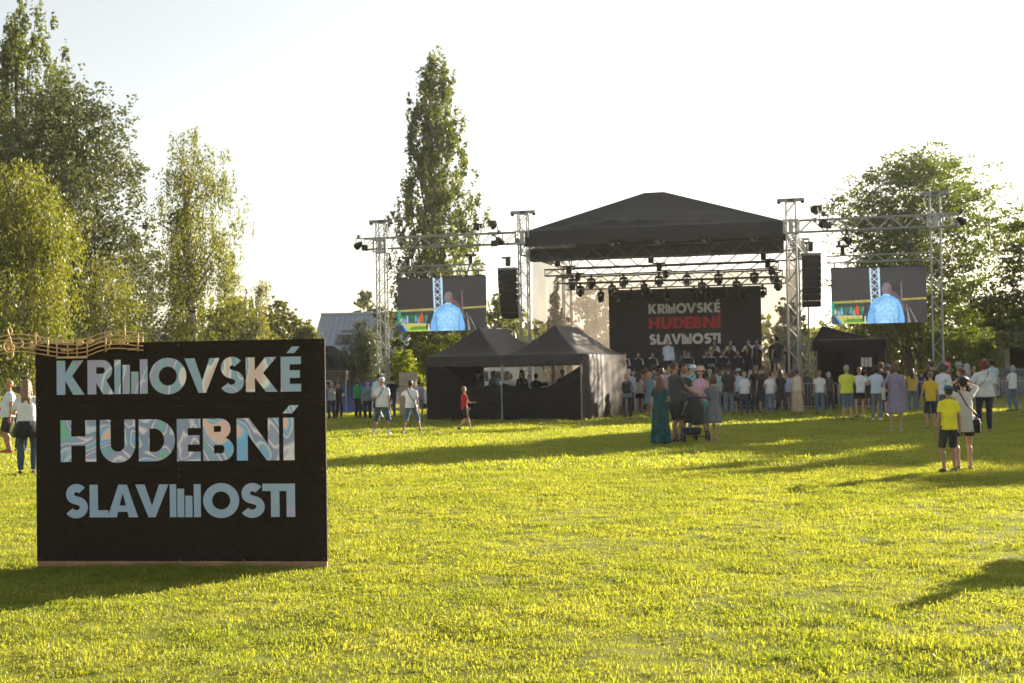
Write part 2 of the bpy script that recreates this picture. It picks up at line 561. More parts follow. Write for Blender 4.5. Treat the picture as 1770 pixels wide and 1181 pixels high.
def birchbark():
    m, nt, b = _nt('birch_bark')
    tc = nt.nodes.new("ShaderNodeTexCoord")
    mp = nt.nodes.new("ShaderNodeMapping"); mp.inputs["Scale"].default_value = (2.0, 2.0, 7.0)
    n = nt.nodes.new("ShaderNodeTexNoise"); n.inputs["Scale"].default_value = 1.4; n.inputs["Detail"].default_value = 6
    nt.links.new(tc.outputs["Object"], mp.inputs[0]); nt.links.new(mp.outputs[0], n.inputs["Vector"])
    r = nt.nodes.new("ShaderNodeValToRGB")
    r.color_ramp.elements[0].position = .38; r.color_ramp.elements[0].color = (.03, .025, .02, 1)
    r.color_ramp.elements[1].position = .5; r.color_ramp.elements[1].color = (.52, .48, .42, 1)
    nt.links.new(n.outputs["Fac"], r.inputs[0]); nt.links.new(r.outputs[0], b.inputs["Base Color"])
    b.inputs["Roughness"].default_value = .8
    return m
M['birch_bark'] = birchbark()

def leaves_mesh(name, C, U, V, m):
    """quads (rhombic leaves) at centres C with half axes U,V (n x 3 arrays)"""
    n = len(C)
    co = np.empty((n, 4, 3))
    co[:, 0] = C - U; co[:, 1] = C + V; co[:, 2] = C + U; co[:, 3] = C - V
    me = bpy.data.meshes.new(name)
    me.vertices.add(n * 4); me.vertices.foreach_set('co', co.reshape(-1))
    me.loops.add(n * 4); me.loops.foreach_set('vertex_index', np.arange(n * 4))
    me.polygons.add(n); me.polygons.foreach_set('loop_start', np.arange(n) * 4)
    me.materials.append(m)
    me.update(calc_edges=True)
    return me

def tree(name, label, pos, H, env, leaf, style='bushy', n_leaf=12000, size=.11, bark='bark', trunk_r=.2, clear=.15,
         clumps=170, seed=1, group='', cat='tree', stems=1, fill=1.0, lean=0.0):
    """env: list of (height fraction, left radius, right radius) in metres"""
    rr = np.random.default_rng(seed)
    root = empty(name, (pos[0], pos[1], gz(pos[0], pos[1]) if len(pos) < 3 else pos[2]), 0, label, cat, group or None)
    hs = [e[0] for e in env]; Ls = [e[1] for e in env]; Rs = [e[2] for e in env]
    def rad(z, a):
        l = np.interp(z, hs, Ls); r = np.interp(z, hs, Rs)
        w = (np.cos(a) + 1) / 2
        lobe = noise.noise(Vector((math.cos(a) * 1.7 + seed, math.sin(a) * 1.7, z * (9 if style == 'column' else 6))))
        return (l * (1 - w) + r * w) * (1.0 + lobey * lobe)
    lobey = {'column': .35, 'weep': .8, 'layer': .4, 'bushy': .32}[style]
    # clump centres
    C = []
    z0 = hs[0]
    wts = np.array([max(.15, (a + b)) for a, b in zip(Ls, Rs)])
    zs_grid = np.linspace(hs[0], hs[-1], 60)
    ww = np.interp(zs_grid, hs, wts); ww = ww / ww.sum()
    for k in range(clumps):
        z = rr.choice(zs_grid, p=ww) + rr.uniform(-.01, .01)
        a = rr.uniform(0, 2 * math.pi)
        q = (rr.uniform(.0, 1) ** (.5)) * rr.uniform(.85, 1.08)
        r = rad(z, a) * q
        C.append((r * math.cos(a) + lean * z * H, r * math.sin(a), z * H))
    C = np.array(C)
    # trunk with limbs
    mb = MB()
    for st in range(stems):
        ang = rr.uniform(0, 6.28); off = (0 if stems == 1 else .35)
        pts = []; rs = []
        nseg = 9
        top = (.93 if style in ('column', 'weep') else .6) * rr.uniform(.9, 1.0)
        sp = 0 if stems == 1 else .12 * H
        for i in range(nseg + 1):
            t = i / nseg
            pts.append(Vector((off * math.cos(ang) + sp * math.cos(ang) * t ** 1.3 + .10 * trunk_r * 8 * math.sin(t * 5 + st) * t + lean * t * H * top,
                               off * math.sin(ang) + sp * math.sin(ang) * t ** 1.3 + .08 * trunk_r * 8 * math.cos(t * 4 + st) * t, t * H * top - .05)))
            rs.append(trunk_r * (1 - .82 * t) * (1.25 if i == 0 else 1) + .012)
        mb.tube(pts, rs, 8)
        nb = min(len(C), 26 // stems + 5)
        sel = rr.choice(len(C), nb, replace=False)
        for j in sel:
            c = Vector(C[j])
            zz = c.z
            drop = {'column': .30, 'weep': -.02, 'bushy': .2, 'layer': .16}[style] * H
            hb = max(clear * H * .8, min(zz - drop - .2, H * top * .93))
            if style == 'weep': hb = max(clear * H, min(zz, H * top * .95) - .8)
            t = hb / (H * top); f = t * nseg; i0 = int(min(f, nseg - 1)); fr = f - i0
            b = pts[i0].lerp(pts[i0 + 1], min(fr, 1))
            r0 = rs[i0] * .45
            mid = b.lerp(c, .5) + Vector((0, 0, (.12 if style != 'column' else -.12) * (c - b).length))
            if style == 'weep':
                mid = b.lerp(c, .55) + Vector((0, 0, .8))
            mb.tube([b, mid, c], [r0, r0 * .6, .012], 5, caps=False)
    mb.build('trunk', M[bark], root, True)
    # leaves
    n_leaf = int(n_leaf * 1.15); size = size * 1.1
    per = max(1, int(n_leaf / clumps))
    cs = []; 
    if style == 'column':
        sc = np.array([.30, .30, .75]) * fill
    elif style == 'weep':
        sc = np.array([.42, .42, .35]) * fill
    elif style == 'layer':
        sc = np.array([.75, .75, .28]) * fill
    else:
        sc = np.array([.55, .55, .45]) * fill
    rmean = np.mean(Ls + Rs)
    sc = sc * max(.45, rmean / 2.6)
    for c in C:
        n = int(per * rr.uniform(.45, 1.6))
        g = rr.normal(0, 1, (n, 3)); g = g / (np.linalg.norm(g, axis=1, keepdims=True) + 1e-9) * (rr.uniform(0, 1, (n, 1)) ** .45) * 1.5
        # leaves sit in tight sprays along the twigs of the clump
        nsp = max(3, n // (5 if style == 'column' else 9))
        gs = rr.normal(0, 1, (nsp, 3)); gs = gs / (np.linalg.norm(gs, axis=1, keepdims=True) + 1e-9) * (rr.uniform(0, 1, (nsp, 1)) ** .5) * 1.5
        k_ = rr.integers(0, nsp, n)
        p = c + (gs[k_] + rr.normal(0, .22 if style == 'column' else .14, (n, 3))) * sc * rr.uniform(.7, 1.35)
        if style == 'weep':
            # hanging strands
            ns = 9
            sx = rr.normal(0, .38 * fill * max(.6, rmean / 2.6), (ns, 2)); sl = rr.uniform(.5, 2.1, ns) * fill
            k = rr.integers(0, ns, n)
            t = rr.uniform(0, 1, n)
            p = np.stack([c[0] + sx[k, 0] * (1 + .15 * t) + rr.normal(0, .05, n), c[1] + sx[k, 1] + rr.normal(0, .05, n), c[2] + .25 - t * sl[k] + rr.normal(0, .05, n)], 1)
        cs.append(p)
    P = np.concatenate(cs)
    P = P[P[:, 2] > .25]
    n = len(P)
    u = rr.normal(0, 1, (n, 3))
    if style == 'weep': u[:, 2] -= 1.6
    if style == 'column': u[:, 2] += .6
    u /= np.linalg.norm(u, axis=1, keepdims=True)
    v = rr.normal(0, 1, (n, 3)); v -= u * (u * v).sum(1, keepdims=True); v /= np.linalg.norm(v, axis=1, keepdims=True)
    s = size * rr.uniform(.6, 1.3, (n, 1))
    asp = {'weep': .42, 'column': .62, 'layer': .5, 'bushy': .55}[style]
    link('crown', leaves_mesh('crown', P, u * s * .5, v * s * .5 * asp, LEAF[leaf]), root)
    return root

def env_px(base_px, d, rows):
    """rows: (photo y, left x, right x) of the outline; returns base position, height and envelope"""
    base = A(base_px, 640, d)
    top = A(base_px, rows[0][0], d).z
    env = []
    for (y, xl, xr) in reversed(rows):
        z = A(base_px, y, d).z
        env.append((z / top, max(.05, base.x - A(xl, y, d).x), max(.05, A(xr, y, d).x - base.x)))
    return (base.x, base.y), top, env

def T(name, label, base_px, d, rows, **k):
    pos, H, env = env_px(base_px, d, rows)
    return tree(name, label, pos, H, env, **k)

GR = 'trees round the meadow'
T('poplar_tree', 'tall pointed poplar rising alone left of the stage roof', 757, 92,
  [(84, 748, 772), (125, 728, 784), (170, 710, 790), (240, 698, 805), (330, 684, 826), (430, 672, 838), (520, 672, 838), (600, 690, 824)],
  leaf='poplar', style='column', n_leaf=38000, size=.20, clumps=640, seed=3, trunk_r=.35, clear=.1, fill=.9)
T('poplar_tree', 'dark many-spired poplar at the upper left corner of the view', 42, 74,
  [(2, 36, 66), (30, 20, 95), (90, 0, 116), (150, -30, 122), (230, -50, 122), (330, -50, 115), (430, -45, 100)],
  leaf='poplar', style='column', n_leaf=24000, size=.17, clumps=330, seed=5, trunk_r=.35, clear=.1, fill=.95)
T('willow_tree', 'broad silvery willow in front of the many-spired poplar', 120, 60,
  [(150, 110, 185), (190, 0, 205), (260, -60, 213), (330, -80, 250), (380, -80, 262), (450, -80, 272), (540, -60, 268), (600, -40, 262)],
  leaf='willow', style='bushy', n_leaf=62000, size=.15, clumps=620, seed=8, trunk_r=.3, stems=3, clear=.1, fill=1.0)
T('birch_tree', 'large yellow-green weeping birch at the left edge', 40, 43,
  [(285, -30, 30), (310, -70, 70), (360, -90, 108), (420, -95, 122), (500, -90, 126), (570, -90, 126), (625, -80, 120)],
  leaf='birch', style='weep', n_leaf=42000, size=.10, clumps=420, seed=11, bark='birch_bark', trunk_r=.16, clear=.2, fill=1.0)
T('birch_tree', 'slender white-trunked birch with open drooping crown above the sign', 332, 54,
  [(236, 318, 345), (262, 290, 375), (310, 284, 402), (380, 278, 412), (440, 280, 426), (500, 285, 422), (560, 300, 400), (600, 310, 380)],
  leaf='birch', style='weep', n_leaf=20000, size=.11, clumps=140, seed=13, bark='birch_bark', trunk_r=.21, clear=.15, fill=.9)
T('birch_tree', 'small birch with leaning pale trunk between willow and slender birch', 168, 56,
  [(430, 150, 190), (470, 120, 215), (530, 110, 240), (590, 110, 245)],
  leaf='birch', style='weep', n_leaf=8000, size=.10, clumps=70, seed=14, bark='birch_bark', trunk_r=.12, clear=.15, lean=.06)
T('oak_tree', 'rounded olive tree low behind the slender birch', 262, 72,
  [(430, 235, 285), (480, 215, 320), (550, 205, 335), (620, 205, 340)],
  leaf='willow', style='bushy', n_leaf=9000, size=.14, clumps=90, seed=15, trunk_r=.2)
T('birch_tree', 'thin small birch with wispy top above the middle of the sign', 447, 88,
  [(474, 440, 455), (500, 425, 462), (560, 415, 470), (620, 412, 475)],
  leaf='birch', style='weep', n_leaf=6000, size=.15, clumps=60, seed=16, bark='birch_bark', trunk_r=.12)
for i, (bx, d, top, hw, lf, sd, lab) in enumerate([
    (400, 95, 515, 56, 'far', 21, 'hazy yellow-green tree right of the slender birch'),
    (487, 100, 514, 50, 'far', 22, 'grey-green bushy tree with a twiggy top'),
    (530, 98, 556, 34, 'far', 23, 'low pale tree just left of the grey roof'),
    (440, 90, 560, 60, 'far', 24, 'low bushy tree behind the top edge of the sign'),
]):
    T('broadleaf_tree', lab, bx, d, [(top, bx - hw * .3, bx + hw * .3), (top + 20, bx - hw * .8, bx + hw * .8), (top + 55, bx - hw, bx + hw), (640, bx - hw, bx + hw)],
      leaf=lf, style='bushy', n_leaf=16000, size=.18, clumps=240, seed=sd, trunk_r=.18)
T('broadleaf_tree', 'green tree standing behind the ridge of the grey-roofed building', 632, 175,
  [(500, 622, 645), (520, 610, 668), (560, 606, 675), (630, 606, 675)], leaf='far', style='bushy', n_leaf=8000, size=.34, clumps=90, seed=26, trunk_r=.3)
T('willow_tree', 'drooping willow covering the front of the grey-roofed building', 626, 84,
  [(548, 612, 632), (575, 600, 648), (610, 597, 655), (648, 598, 655)], leaf='willow', style='weep', n_leaf=9000, size=.15, clumps=80, seed=27, trunk_r=.15)
T('broadleaf_tree', 'tree between the left truss tower and the left screen', 668, 110,
  [(530, 655, 680), (560, 648, 695), (640, 645, 700)], leaf='far', style='bushy', n_leaf=6000, size=.22, clumps=70, seed=28, trunk_r=.2)
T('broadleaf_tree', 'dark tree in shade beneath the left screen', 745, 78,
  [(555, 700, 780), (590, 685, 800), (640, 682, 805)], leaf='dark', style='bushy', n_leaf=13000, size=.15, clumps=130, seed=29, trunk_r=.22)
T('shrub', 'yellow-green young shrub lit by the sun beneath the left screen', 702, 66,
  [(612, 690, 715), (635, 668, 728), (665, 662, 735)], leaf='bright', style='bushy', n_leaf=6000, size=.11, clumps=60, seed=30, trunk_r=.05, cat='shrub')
T('shrub', 'small bright shrub peeping over the left tent roof', 748, 64,
  [(596, 738, 758), (615, 728, 768), (650, 726, 770)], leaf='bright', style='bushy', n_leaf=3500, size=.11, clumps=40, seed=31, trunk_r=.05, cat='shrub')
T('broadleaf_tree', 'dark green tree behind the left speaker stack', 868, 98,
  [(512, 855, 880), (540, 838, 905), (600, 828, 918), (650, 826, 920)], leaf='far', style='bushy', n_leaf=12000, size=.19, clumps=120, seed=32, trunk_r=.25)
T('broadleaf_tree', 'tree seen through the stage side mesh at the left', 1030, 100,
  [(488, 1018, 1040), (520, 990, 1062), (580, 970, 1075), (650, 965, 1080)], leaf='dark', style='bushy', n_leaf=14000, size=.2, clumps=130, seed=33, trunk_r=.25)
T('poplar_tree', 'thin pointed tree seen through the stage left side mesh', 962, 96,
  [(492, 957, 966), (530, 948, 975), (600, 940, 984), (650, 940, 984)], leaf='dark', style='column', n_leaf=6000, size=.17, clumps=70, seed=34, trunk_r=.18)
T('broadleaf_tree', 'tree seen through the stage back mesh at the right', 1362, 98,
  [(515, 1352, 1370), (545, 1340, 1392), (600, 1328, 1410), (650, 1326, 1415)], leaf='dark', style='bushy', n_leaf=9000, size=.2, clumps=90, seed=35, trunk_r=.22)
T('locust_tree', 'big spreading locust tree behind the right screen', 1590, 80,
  [(262, 1570, 1625), (290, 1500, 1690), (330, 1462, 1720), (400, 1450, 1765), (480, 1455, 1775), (540, 1480, 1772), (590, 1520, 1740)],
  leaf='locust', style='layer', n_leaf=62000, size=.17, clumps=540, seed=41, trunk_r=.34, stems=2, clear=.16, fill=.95)
T('locust_tree', 'locust tree with sunlit side cut by the right edge of the view', 1795, 76,
  [(350, 1770, 1830), (400, 1735, 1860), (520, 1715, 1880), (600, 1730, 1880)],
  leaf='locust', style='layer', n_leaf=18000, size=.16, clumps=170, seed=42, trunk_r=.25, clear=.16)
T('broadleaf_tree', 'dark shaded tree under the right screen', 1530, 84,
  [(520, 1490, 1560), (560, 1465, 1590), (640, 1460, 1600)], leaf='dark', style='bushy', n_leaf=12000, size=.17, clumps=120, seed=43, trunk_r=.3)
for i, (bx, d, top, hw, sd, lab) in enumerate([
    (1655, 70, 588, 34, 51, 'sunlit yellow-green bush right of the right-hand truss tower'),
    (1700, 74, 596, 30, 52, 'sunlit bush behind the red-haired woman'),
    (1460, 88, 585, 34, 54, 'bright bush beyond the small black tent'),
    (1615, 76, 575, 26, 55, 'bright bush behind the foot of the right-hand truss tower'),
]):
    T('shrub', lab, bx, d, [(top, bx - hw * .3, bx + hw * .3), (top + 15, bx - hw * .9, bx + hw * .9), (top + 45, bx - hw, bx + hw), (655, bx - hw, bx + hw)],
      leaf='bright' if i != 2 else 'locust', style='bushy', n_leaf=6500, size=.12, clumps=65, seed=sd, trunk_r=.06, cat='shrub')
# distant belt of woodland closing the meadow
def belt():
    rr = np.random.default_rng(99)
    cs = []
    x = -120
    while x < 150:
        d = rr.uniform(125, 150); w = rr.uniform(4, 8); h = rr.uniform(5.5, 8.5)
        if x < -20: h *= 1.15
        n = 900
        g = rr.normal(0, 1, (n, 3)); g /= np.linalg.norm(g, axis=1, keepdims=True); g *= rr.uniform(.55, 1.0, (n, 1))
        b = np.array([x, d, h * .48]) + g * np.array([w, 3.5, h * .5])
        cs.append(b); x += w * .85
    P = np.concatenate(cs); P = P[P[:, 2] > -.3]
    n = len(P)
    u = rr.normal(0, 1, (n, 3)); u /= np.linalg.norm(u, axis=1, keepdims=True)
    v = rr.normal(0, 1, (n, 3)); v -= u * (u * v).sum(1, keepdims=True); v /= np.linalg.norm(v, axis=1, keepdims=True)
    o = link('woodland_belt', leaves_mesh('woodland_belt', P, u * .42, v * .3, LEAF['far']))
    tag(o, 'distant continuous belt of trees closing off the meadow', 'woodland', kind='stuff')
belt()
# big trees standing right of the view; their shadows lie across the meadow
for i, (x, y, h, r, sd) in enumerate([(37.5, 68.6, 17.8, 4.6, 61), (43.6, 62.3, 14.5, 7.8, 62), (54, 54, 12.9, 8, 63), (38.6, 81.4, 15.0, 4.0, 64), (46, 95, 14.2, 4.0, 65)]):
    tree('lime_tree', ['tallest, narrow lime tree right of the view, throwing the tip of the long shadow', 'broad lime tree right of the view shading the near meadow', 'lime tree farthest to the right of the view', 'low lime tree right of the view behind the tallest', 'smallest lime tree right of the view at the back'][i], (x, y), h,
         [(.10, r * .6, r * .6), (.25, r, r), (.6, r, r), (.85, r * (.6 if i in (0, 3, 4) else .9), r * (.6 if i in (0, 3, 4) else .9)), (1.0, r * (.05 if i in (0, 3, 4) else .6), r * (.05 if i in (0, 3, 4) else .6))], 'dark', 'bushy',
         n_leaf=18000, size=.9, clumps=360, seed=sd, trunk_r=.4, clear=.1, group='lime trees right of the view', fill=1.0)

# ------------------------------------------------------------------ far buildings
def warehouse():
    d = 128
    p0 = A(535, 640, d); p1 = A(690, 640, d)
    L = p1.x - p0.x
    zr = A(600, 544, d + 8).z; ze = 2.9
    r = empty('warehouse', (p0.x, d, -.4), math.radians(-3), 'long warehouse with pale blue-grey metal roof behind the trees', 'building')
    wall = mat('warehouse_wall', (.42, .40, .37), .8, .1, 1.0)
    roofm = mat('metal_roof', (.27, .32, .38), .45, .12, .7, metal=.2)
    mb = MB()
    D = 16
    mb.box(0, L, 0, D, 0, ze)
    mb.add([(0, 0, ze), (0, D, ze), (0, D / 2, zr + .3), (L, 0, ze), (L, D, ze), (L, D / 2, zr + .3)], [(0, 2, 1), (3, 4, 5)])
    mb.build('wall', wall, r)
    n = 18
    sl = math.hypot(D / 2, zr + .3 - ze)
    ang = math.atan2(zr + .3 - ze, D / 2)
    pan = MB(); w = (L + .8) / n
    pan.box(0.01, w - .05, -.5, sl, 0, .06); pan.box(w - .05, w, -.5, sl, 0, .11)
    pme = pan.mesh('roof_panel', roofm)
    for side in (0, 1):
        for k in range(n):
            o = link('roof_panel', pme, r)
            if side == 0:
                o.location = (-.4 + k * w, 0, ze + .02); o.rotation_euler = (ang, 0, 0)
            else:
                o.location = (-.4 + (k + 1) * w, D, ze + .02); o.rotation_euler = (ang, 0, math.pi)
    mb = MB(); mb.tube([(-.4, D / 2, zr + .42), (L + .4, D / 2, zr + .42)], .16, 8); mb.build('ridge_cap', roofm, r)
    for k, fx in enumerate((.22, .3)):
        s = link('skylight', MB().box(0, 1.3, 0, 1.6, 0, .14).mesh('skylight', M['glass']), r)
        s.location = (L * fx, D / 2 * .42, ze + (zr - ze) * .44 + .1); s.rotation_euler = (ang, 0, 0)
    for k in range(7):
        s = link('roof_vent', MB().box(0, .5, 0, .3, 0, .2).mesh('roof_vent', M['alu_dull']), r)
        s.location = (L * (.26 + .045 * k), D / 2 * .66, ze + (zr - ze) * .68 + .1); s.rotation_euler = (ang, 0, 0)
    for k in range(5):
        MB().box(2 + k * 3.2, 3.4 + k * 3.2, -.04, .02, 1.0, 2.1).build('window', M['glass'], r)
warehouse()

def shed():
    p = A(1742, 640, 82)
    r = empty('open_shed', (p.x, 82, 0), math.radians(-12), 'pale corrugated open-fronted shed at the right edge behind the barriers', 'building')
    wm = mat('shed_cladding', (.42, .42, .36), .7, .15, 2.0); dk = mat('shed_inside', (.06, .045, .035), .9)
    zt = A(1750, 565, 82).z; zb = A(1750, 600, 82).z
    cl = MB(); cl.box(0, .19, -.03, 0, zb, zt); cl.box(.06, .13, -.06, -.03, zb, zt)
    cme = cl.mesh('cladding_sheet', wm)
    for k in range(34):
        o = link('cladding_sheet', cme, r); o.location = (k * .2, 0, 0)
    MB().box(-.1, 6.9, .01, 5, zt, zt + .12).build('roof', M['alu_dull'], r)
    MB().box(0, 6.8, 4.9, 5, 0, zt).box(0, .1, .05, 4.9, 0, zt).box(6.7, 6.8, .05, 4.9, 0, zt).build('wall', dk, r)
    for k in range(4):
        MB().box(-.08 + k * 2.2, .12 + k * 2.2, -.02, .2, 0, zb).build('post', wm, r)
shed()
# ------------------------------------------------------------------ people
PENDING = []      # objects whose overlapping shapes are fused into one skin
MCACHE = {}
def cloth(col, rough=.8, sheen=.1, pattern=None):
    key = (tuple(round(c, 3) for c in col), rough, pattern)
    if key in MCACHE: return MCACHE[key]
    nm = 'cloth_%d' % len(MCACHE)
    if pattern is None:
        m = mat(nm, col, rough, .16, 5.0, .9, 11, sheen=sheen, spec=.25)
    else:
        kind, c2 = pattern
        m, nt, b = _nt(nm)
        tc = nt.nodes.new("ShaderNodeTexCoord")
        if kind == 'stripes':
            t = nt.nodes.new("ShaderNodeTexWave"); t.inputs["Scale"].default_value = 9; t.bands_direction = 'X'
            fac = t.outputs["Fac"]
        elif kind == 'bands':
            t = nt.nodes.new("ShaderNodeTexWave"); t.inputs["Scale"].default_value = 7; t.bands_direction = 'Z'
            fac = t.outputs["Fac"]
        elif kind == 'check':
            t = nt.nodes.new("ShaderNodeTexChecker"); t.inputs["Scale"].default_value = 14
            fac = t.outputs["Fac"]
        else:
            t = nt.nodes.new("ShaderNodeTexNoise"); t.inputs["Scale"].default_value = 13 if kind == 'leafy' else 34
            t.inputs["Distortion"].default_value = 1.5 if kind == 'leafy' else .3; t.inputs["Detail"].default_value = 1.5
            fac = t.outputs["Fac"]
        nt.links.new(tc.outputs["Object"], t.inputs["Vector"])
        r = nt.nodes.new("ShaderNodeMapRange"); r.inputs["From Min"].default_value = .46; r.inputs["From Max"].default_value = .54
        nt.links.new(fac, r.inputs["Value"])
        mx = nt.nodes.new("ShaderNodeMix"); mx.data_type = 'RGBA'
        mx.inputs["A"].default_value = (*col, 1); mx.inputs["B"].default_value = (*c2, 1)
        nt.links.new(r.outputs[0], mx.inputs["Factor"]); nt.links.new(mx.outputs["Result"], b.inputs["Base Color"])
        b.inputs["Roughness"].default_value = rough; b.inputs["Specular IOR Level"].default_value = .25
    MCACHE[key] = m
    return m
def skinm(t):
    key = ('skin', t)
    if key not in MCACHE:
        c = {'fair': (.50, .29, .20), 'tan': (.36, .19, .12), 'pale': (.56, .36, .27)}[t]
        MCACHE[key] = mat('skin_' + t, c, .5, .08, 9, spec=.35)
    return MCACHE[key]
def hairm(c):
    key = ('hair', c)
    if key not in MCACHE:
        MCACHE[key] = mat('hair_%d' % len(MCACHE), c, .45, .35, 30, .6, 45, spec=.4)
    return MCACHE[key]
HAIR = {'brown': (.045, .022, .012), 'black': (.012, .009, .008), 'blond': (.42, .27, .12), 'grey': (.32, .31, .30), 'white': (.6, .58, .54),
        'red': (.13, .012, .014), 'light': (.20, .12, .06), 'auburn': (.10, .035, .018), 'none': None}

def ik(a, b, l1, l2, pole):
    a = Vector(a); b = Vector(b); d = b - a; L = d.length
    if L > (l1 + l2) * .995:
        b = a + d * ((l1 + l2) * .995 / L); d = b - a; L = d.length
    x = (l1 * l1 - l2 * l2 + L * L) / (2 * L)
    hgt = math.sqrt(max(0, l1 * l1 - x * x))
    n = d.normalized()
    p = Vector(pole); p = (p - n * p.dot(n)).normalized()
    return a + n * x + p * hgt, b

ARMS = {   # hand target for the right arm (mirrored on the left), elbow pole
    'down': ((.25, .03, .80), (.6, -1, 0)), 'back': ((.26, -.22, .86), (.5, -1, 0)), 'swing': ((.25, .24, .90), (.6, -1, 0)),
    'hip': ((.17, .06, 1.0), (1, -.5, 0)), 'chest': ((.05, .27, 1.20), (1, -.2, -1)), 'fold': ((-.04, .21, 1.16), (1, .1, -1)),
    'phone': ((.09, .34, 1.36), (.8, 0, -1)), 'camera': ((.075, .22, 1.66), (1, .1, -.35)), 'up': ((.34, .08, 1.92), (1, -.4, 0)),
    'fwd': ((.17, .42, 1.02), (.5, -.6, -1)), 'talk': ((.12, .34, 1.12), (.7, -.5, -1)), 'horn': ((.06, .3, 1.32), (1, 0, -1)),
    'mouth': ((.03, .16, 1.50), (1, 0, -1)), 'lap': ((.10, .30, 1.0), (1, -.6, -.6)), 'out': ((.50, .10, 1.05), (.3, -1, -.3)),
}

def person(pos, h, yaw, label, top=('tee', (.5, .5, .5)), bottom=('trousers', (.03, .03, .04)), hair=('short', 'brown'), arms=('down', 'down'),
           feet=None, skin='fair', female=False, b=1.0, belly=0.0, shoes=(.04, .04, .045), vox=.022, hat=None, sit=False, turn=0.0, group=None,
           beard=False, face=False, sock=None, tilt=0.0):
    k = h / 1.75
    name = 'person'
    root = empty(name, pos, yaw, label, 'person', group)
    z_off = 0.0
    hipz = .92
    if sit: hipz = .50
    ft = feet or ((-.11, 0.0, 0), (.11, 0.02, 0))
    if sit and feet is None: ft = ((-.13, .40, 0), (.13, .44, 0))
    if not sit:
        mx = max(math.hypot(f[1], abs(f[0]) - .09) for f in ft)
        hipz = min(.92, .085 + math.sqrt(max(.3, .852 ** 2 - mx ** 2)))
    dz = hipz - .92
    sw = (.142 if female else .160) * (b ** .6)     # shoulder half width
    hw = (.098 if female else .09)
    S = lambda p: Vector((p[0] * k, p[1] * k, (p[2]) * k))
    up = lambda p: Vector((p[0], p[1] + tilt * max(0, p[2] - .95), p[2] + dz))
    legs = []
    for s, f in zip((-1, 1), ft):
        hip = Vector((s * hw, 0, hipz)); ank = Vector((f[0], f[1], .085 + f[2]))
        kn, ank = ik(hip, ank, .435, .425, (s * .15, 1, .0 if not sit else 1.0))
        legs.append((hip, kn, ank, s, f))
    armj = []
    for s, an in zip((-1, 1), arms):
        tgt, pole = ARMS[an] if isinstance(an, str) else an
        sh = up((s * sw, 0, 1.385)); hd = up((s * tgt[0] if tgt[0] > 0 or True else tgt[0], tgt[1], tgt[2]))
        if sit and an in ('down',): hd = up((s * .16, .30, .98))
        el, wr = ik(sh, hd, .285, .26, (s * pole[0], pole[1], pole[2]))
        armj.append((sh, el, wr, s))
    # ---- body: one continuous skin
    m = MB()
    def cap(p0, r0, p1, r1, n=10): m.capsule(S(p0), r0 * k, S(p1), r1 * k, n)
    def el_(c, r, rot=None): m.ell(S(c), [q * k for q in r], rot=rot)
    bb = b
    el_(up((0, 0, .95)), (.158 * bb, .115 * bb, .125))
    el_(up((0, 0, 1.10)), ((.125 if female else .137) * bb, .095 * bb, .15))
    el_(up((0, .0, 1.27)), ((.135 if female else .15) * bb, .10 * bb, .16))
    if belly: el_(up((0, .06 * belly, 1.06)), (.14 * bb, .12 * bb * (1 + .3 * belly), .14))
    if female:
        for s in (-1, 1): el_(up((s * .065, .085, 1.27)), (.06, .055, .06))
    cap(up((-sw + .04, 0, 1.39)), .055, up((sw - .04, 0, 1.39)), .055)
    cap(up((0, -.012, 1.43)), .058, up((0, .008, 1.56)), .05)
    R = Matrix.Rotation(turn, 3, 'Z')
    def hd_(p): q = R @ Vector((p[0], p[1], 0)); return up((q.x, q.y, p[2]))
    el_(hd_((0, -.008, 1.655)), (.075, .092, .094), R)
    el_(hd_((0, .022, 1.605)), (.058, .070, .082), R)
    el_(hd_((0, .05, 1.555)), (.032, .032, .024), R)
    cap(hd_((0, .088, 1.635)), .011, hd_((0, .108, 1.603)), .016, 8)
    el_(hd_((0, .082, 1.572)), (.022, .012, .012), R)
    for s in (-1, 1): el_(hd_((s * .078, -.005, 1.62)), (.013, .024, .034), R)
    lr = .74 if (bottom and bottom[0] in ('trousers', 'jeans', 'long_skirt')) or top[0] == 'maxi' else 1.0
    for hip, kn, ank, s, f in legs:
        g = (.092 if female else .088) * bb * lr
        cap(hip + Vector((0, 0, -.02)), g, kn, .056 * bb ** .5 * lr)
        cap(kn, .056 * bb ** .5 * lr, ank, .037 * lr)
        mid = kn.lerp(ank, .32) - Vector((0, .018, 0)); el_(mid, (.052 * lr, .058 * lr, .105))
        fd = Vector((s * .18, 1, 0)).normalized()
        if f[2] > .02: fd = Vector((s * .1, .75, -.6)).normalized()
        cap(ank + Vector((0, -.02, -.045)), .036, ank + fd * .14 + Vector((0, 0, -.06)), .026)
    for sh, el, wr, s in armj:
        cap(sh, .050 * bb ** .5, el, .037); cap(el, .038, wr, .026)
        d = (wr - el).normalized()
        side = d.cross(Vector((0, 0, 1)) if abs(d.z) < .9 else Vector((0, 1, 0))).normalized()
        if abs(d.z) >= .9: side = Vector((0, 1, 0)) - d * d.y; side.normalize()
        el_(wr + d * .045, (.02, .036, .048), Matrix((side.cross(d), side, d)).transposed())
    body = m.build('body', skinm(skin), root, True)
    PENDING.append((body, vox * 1.0))
    # fingers, fused to the same mesh afterwards
    fm = MB()
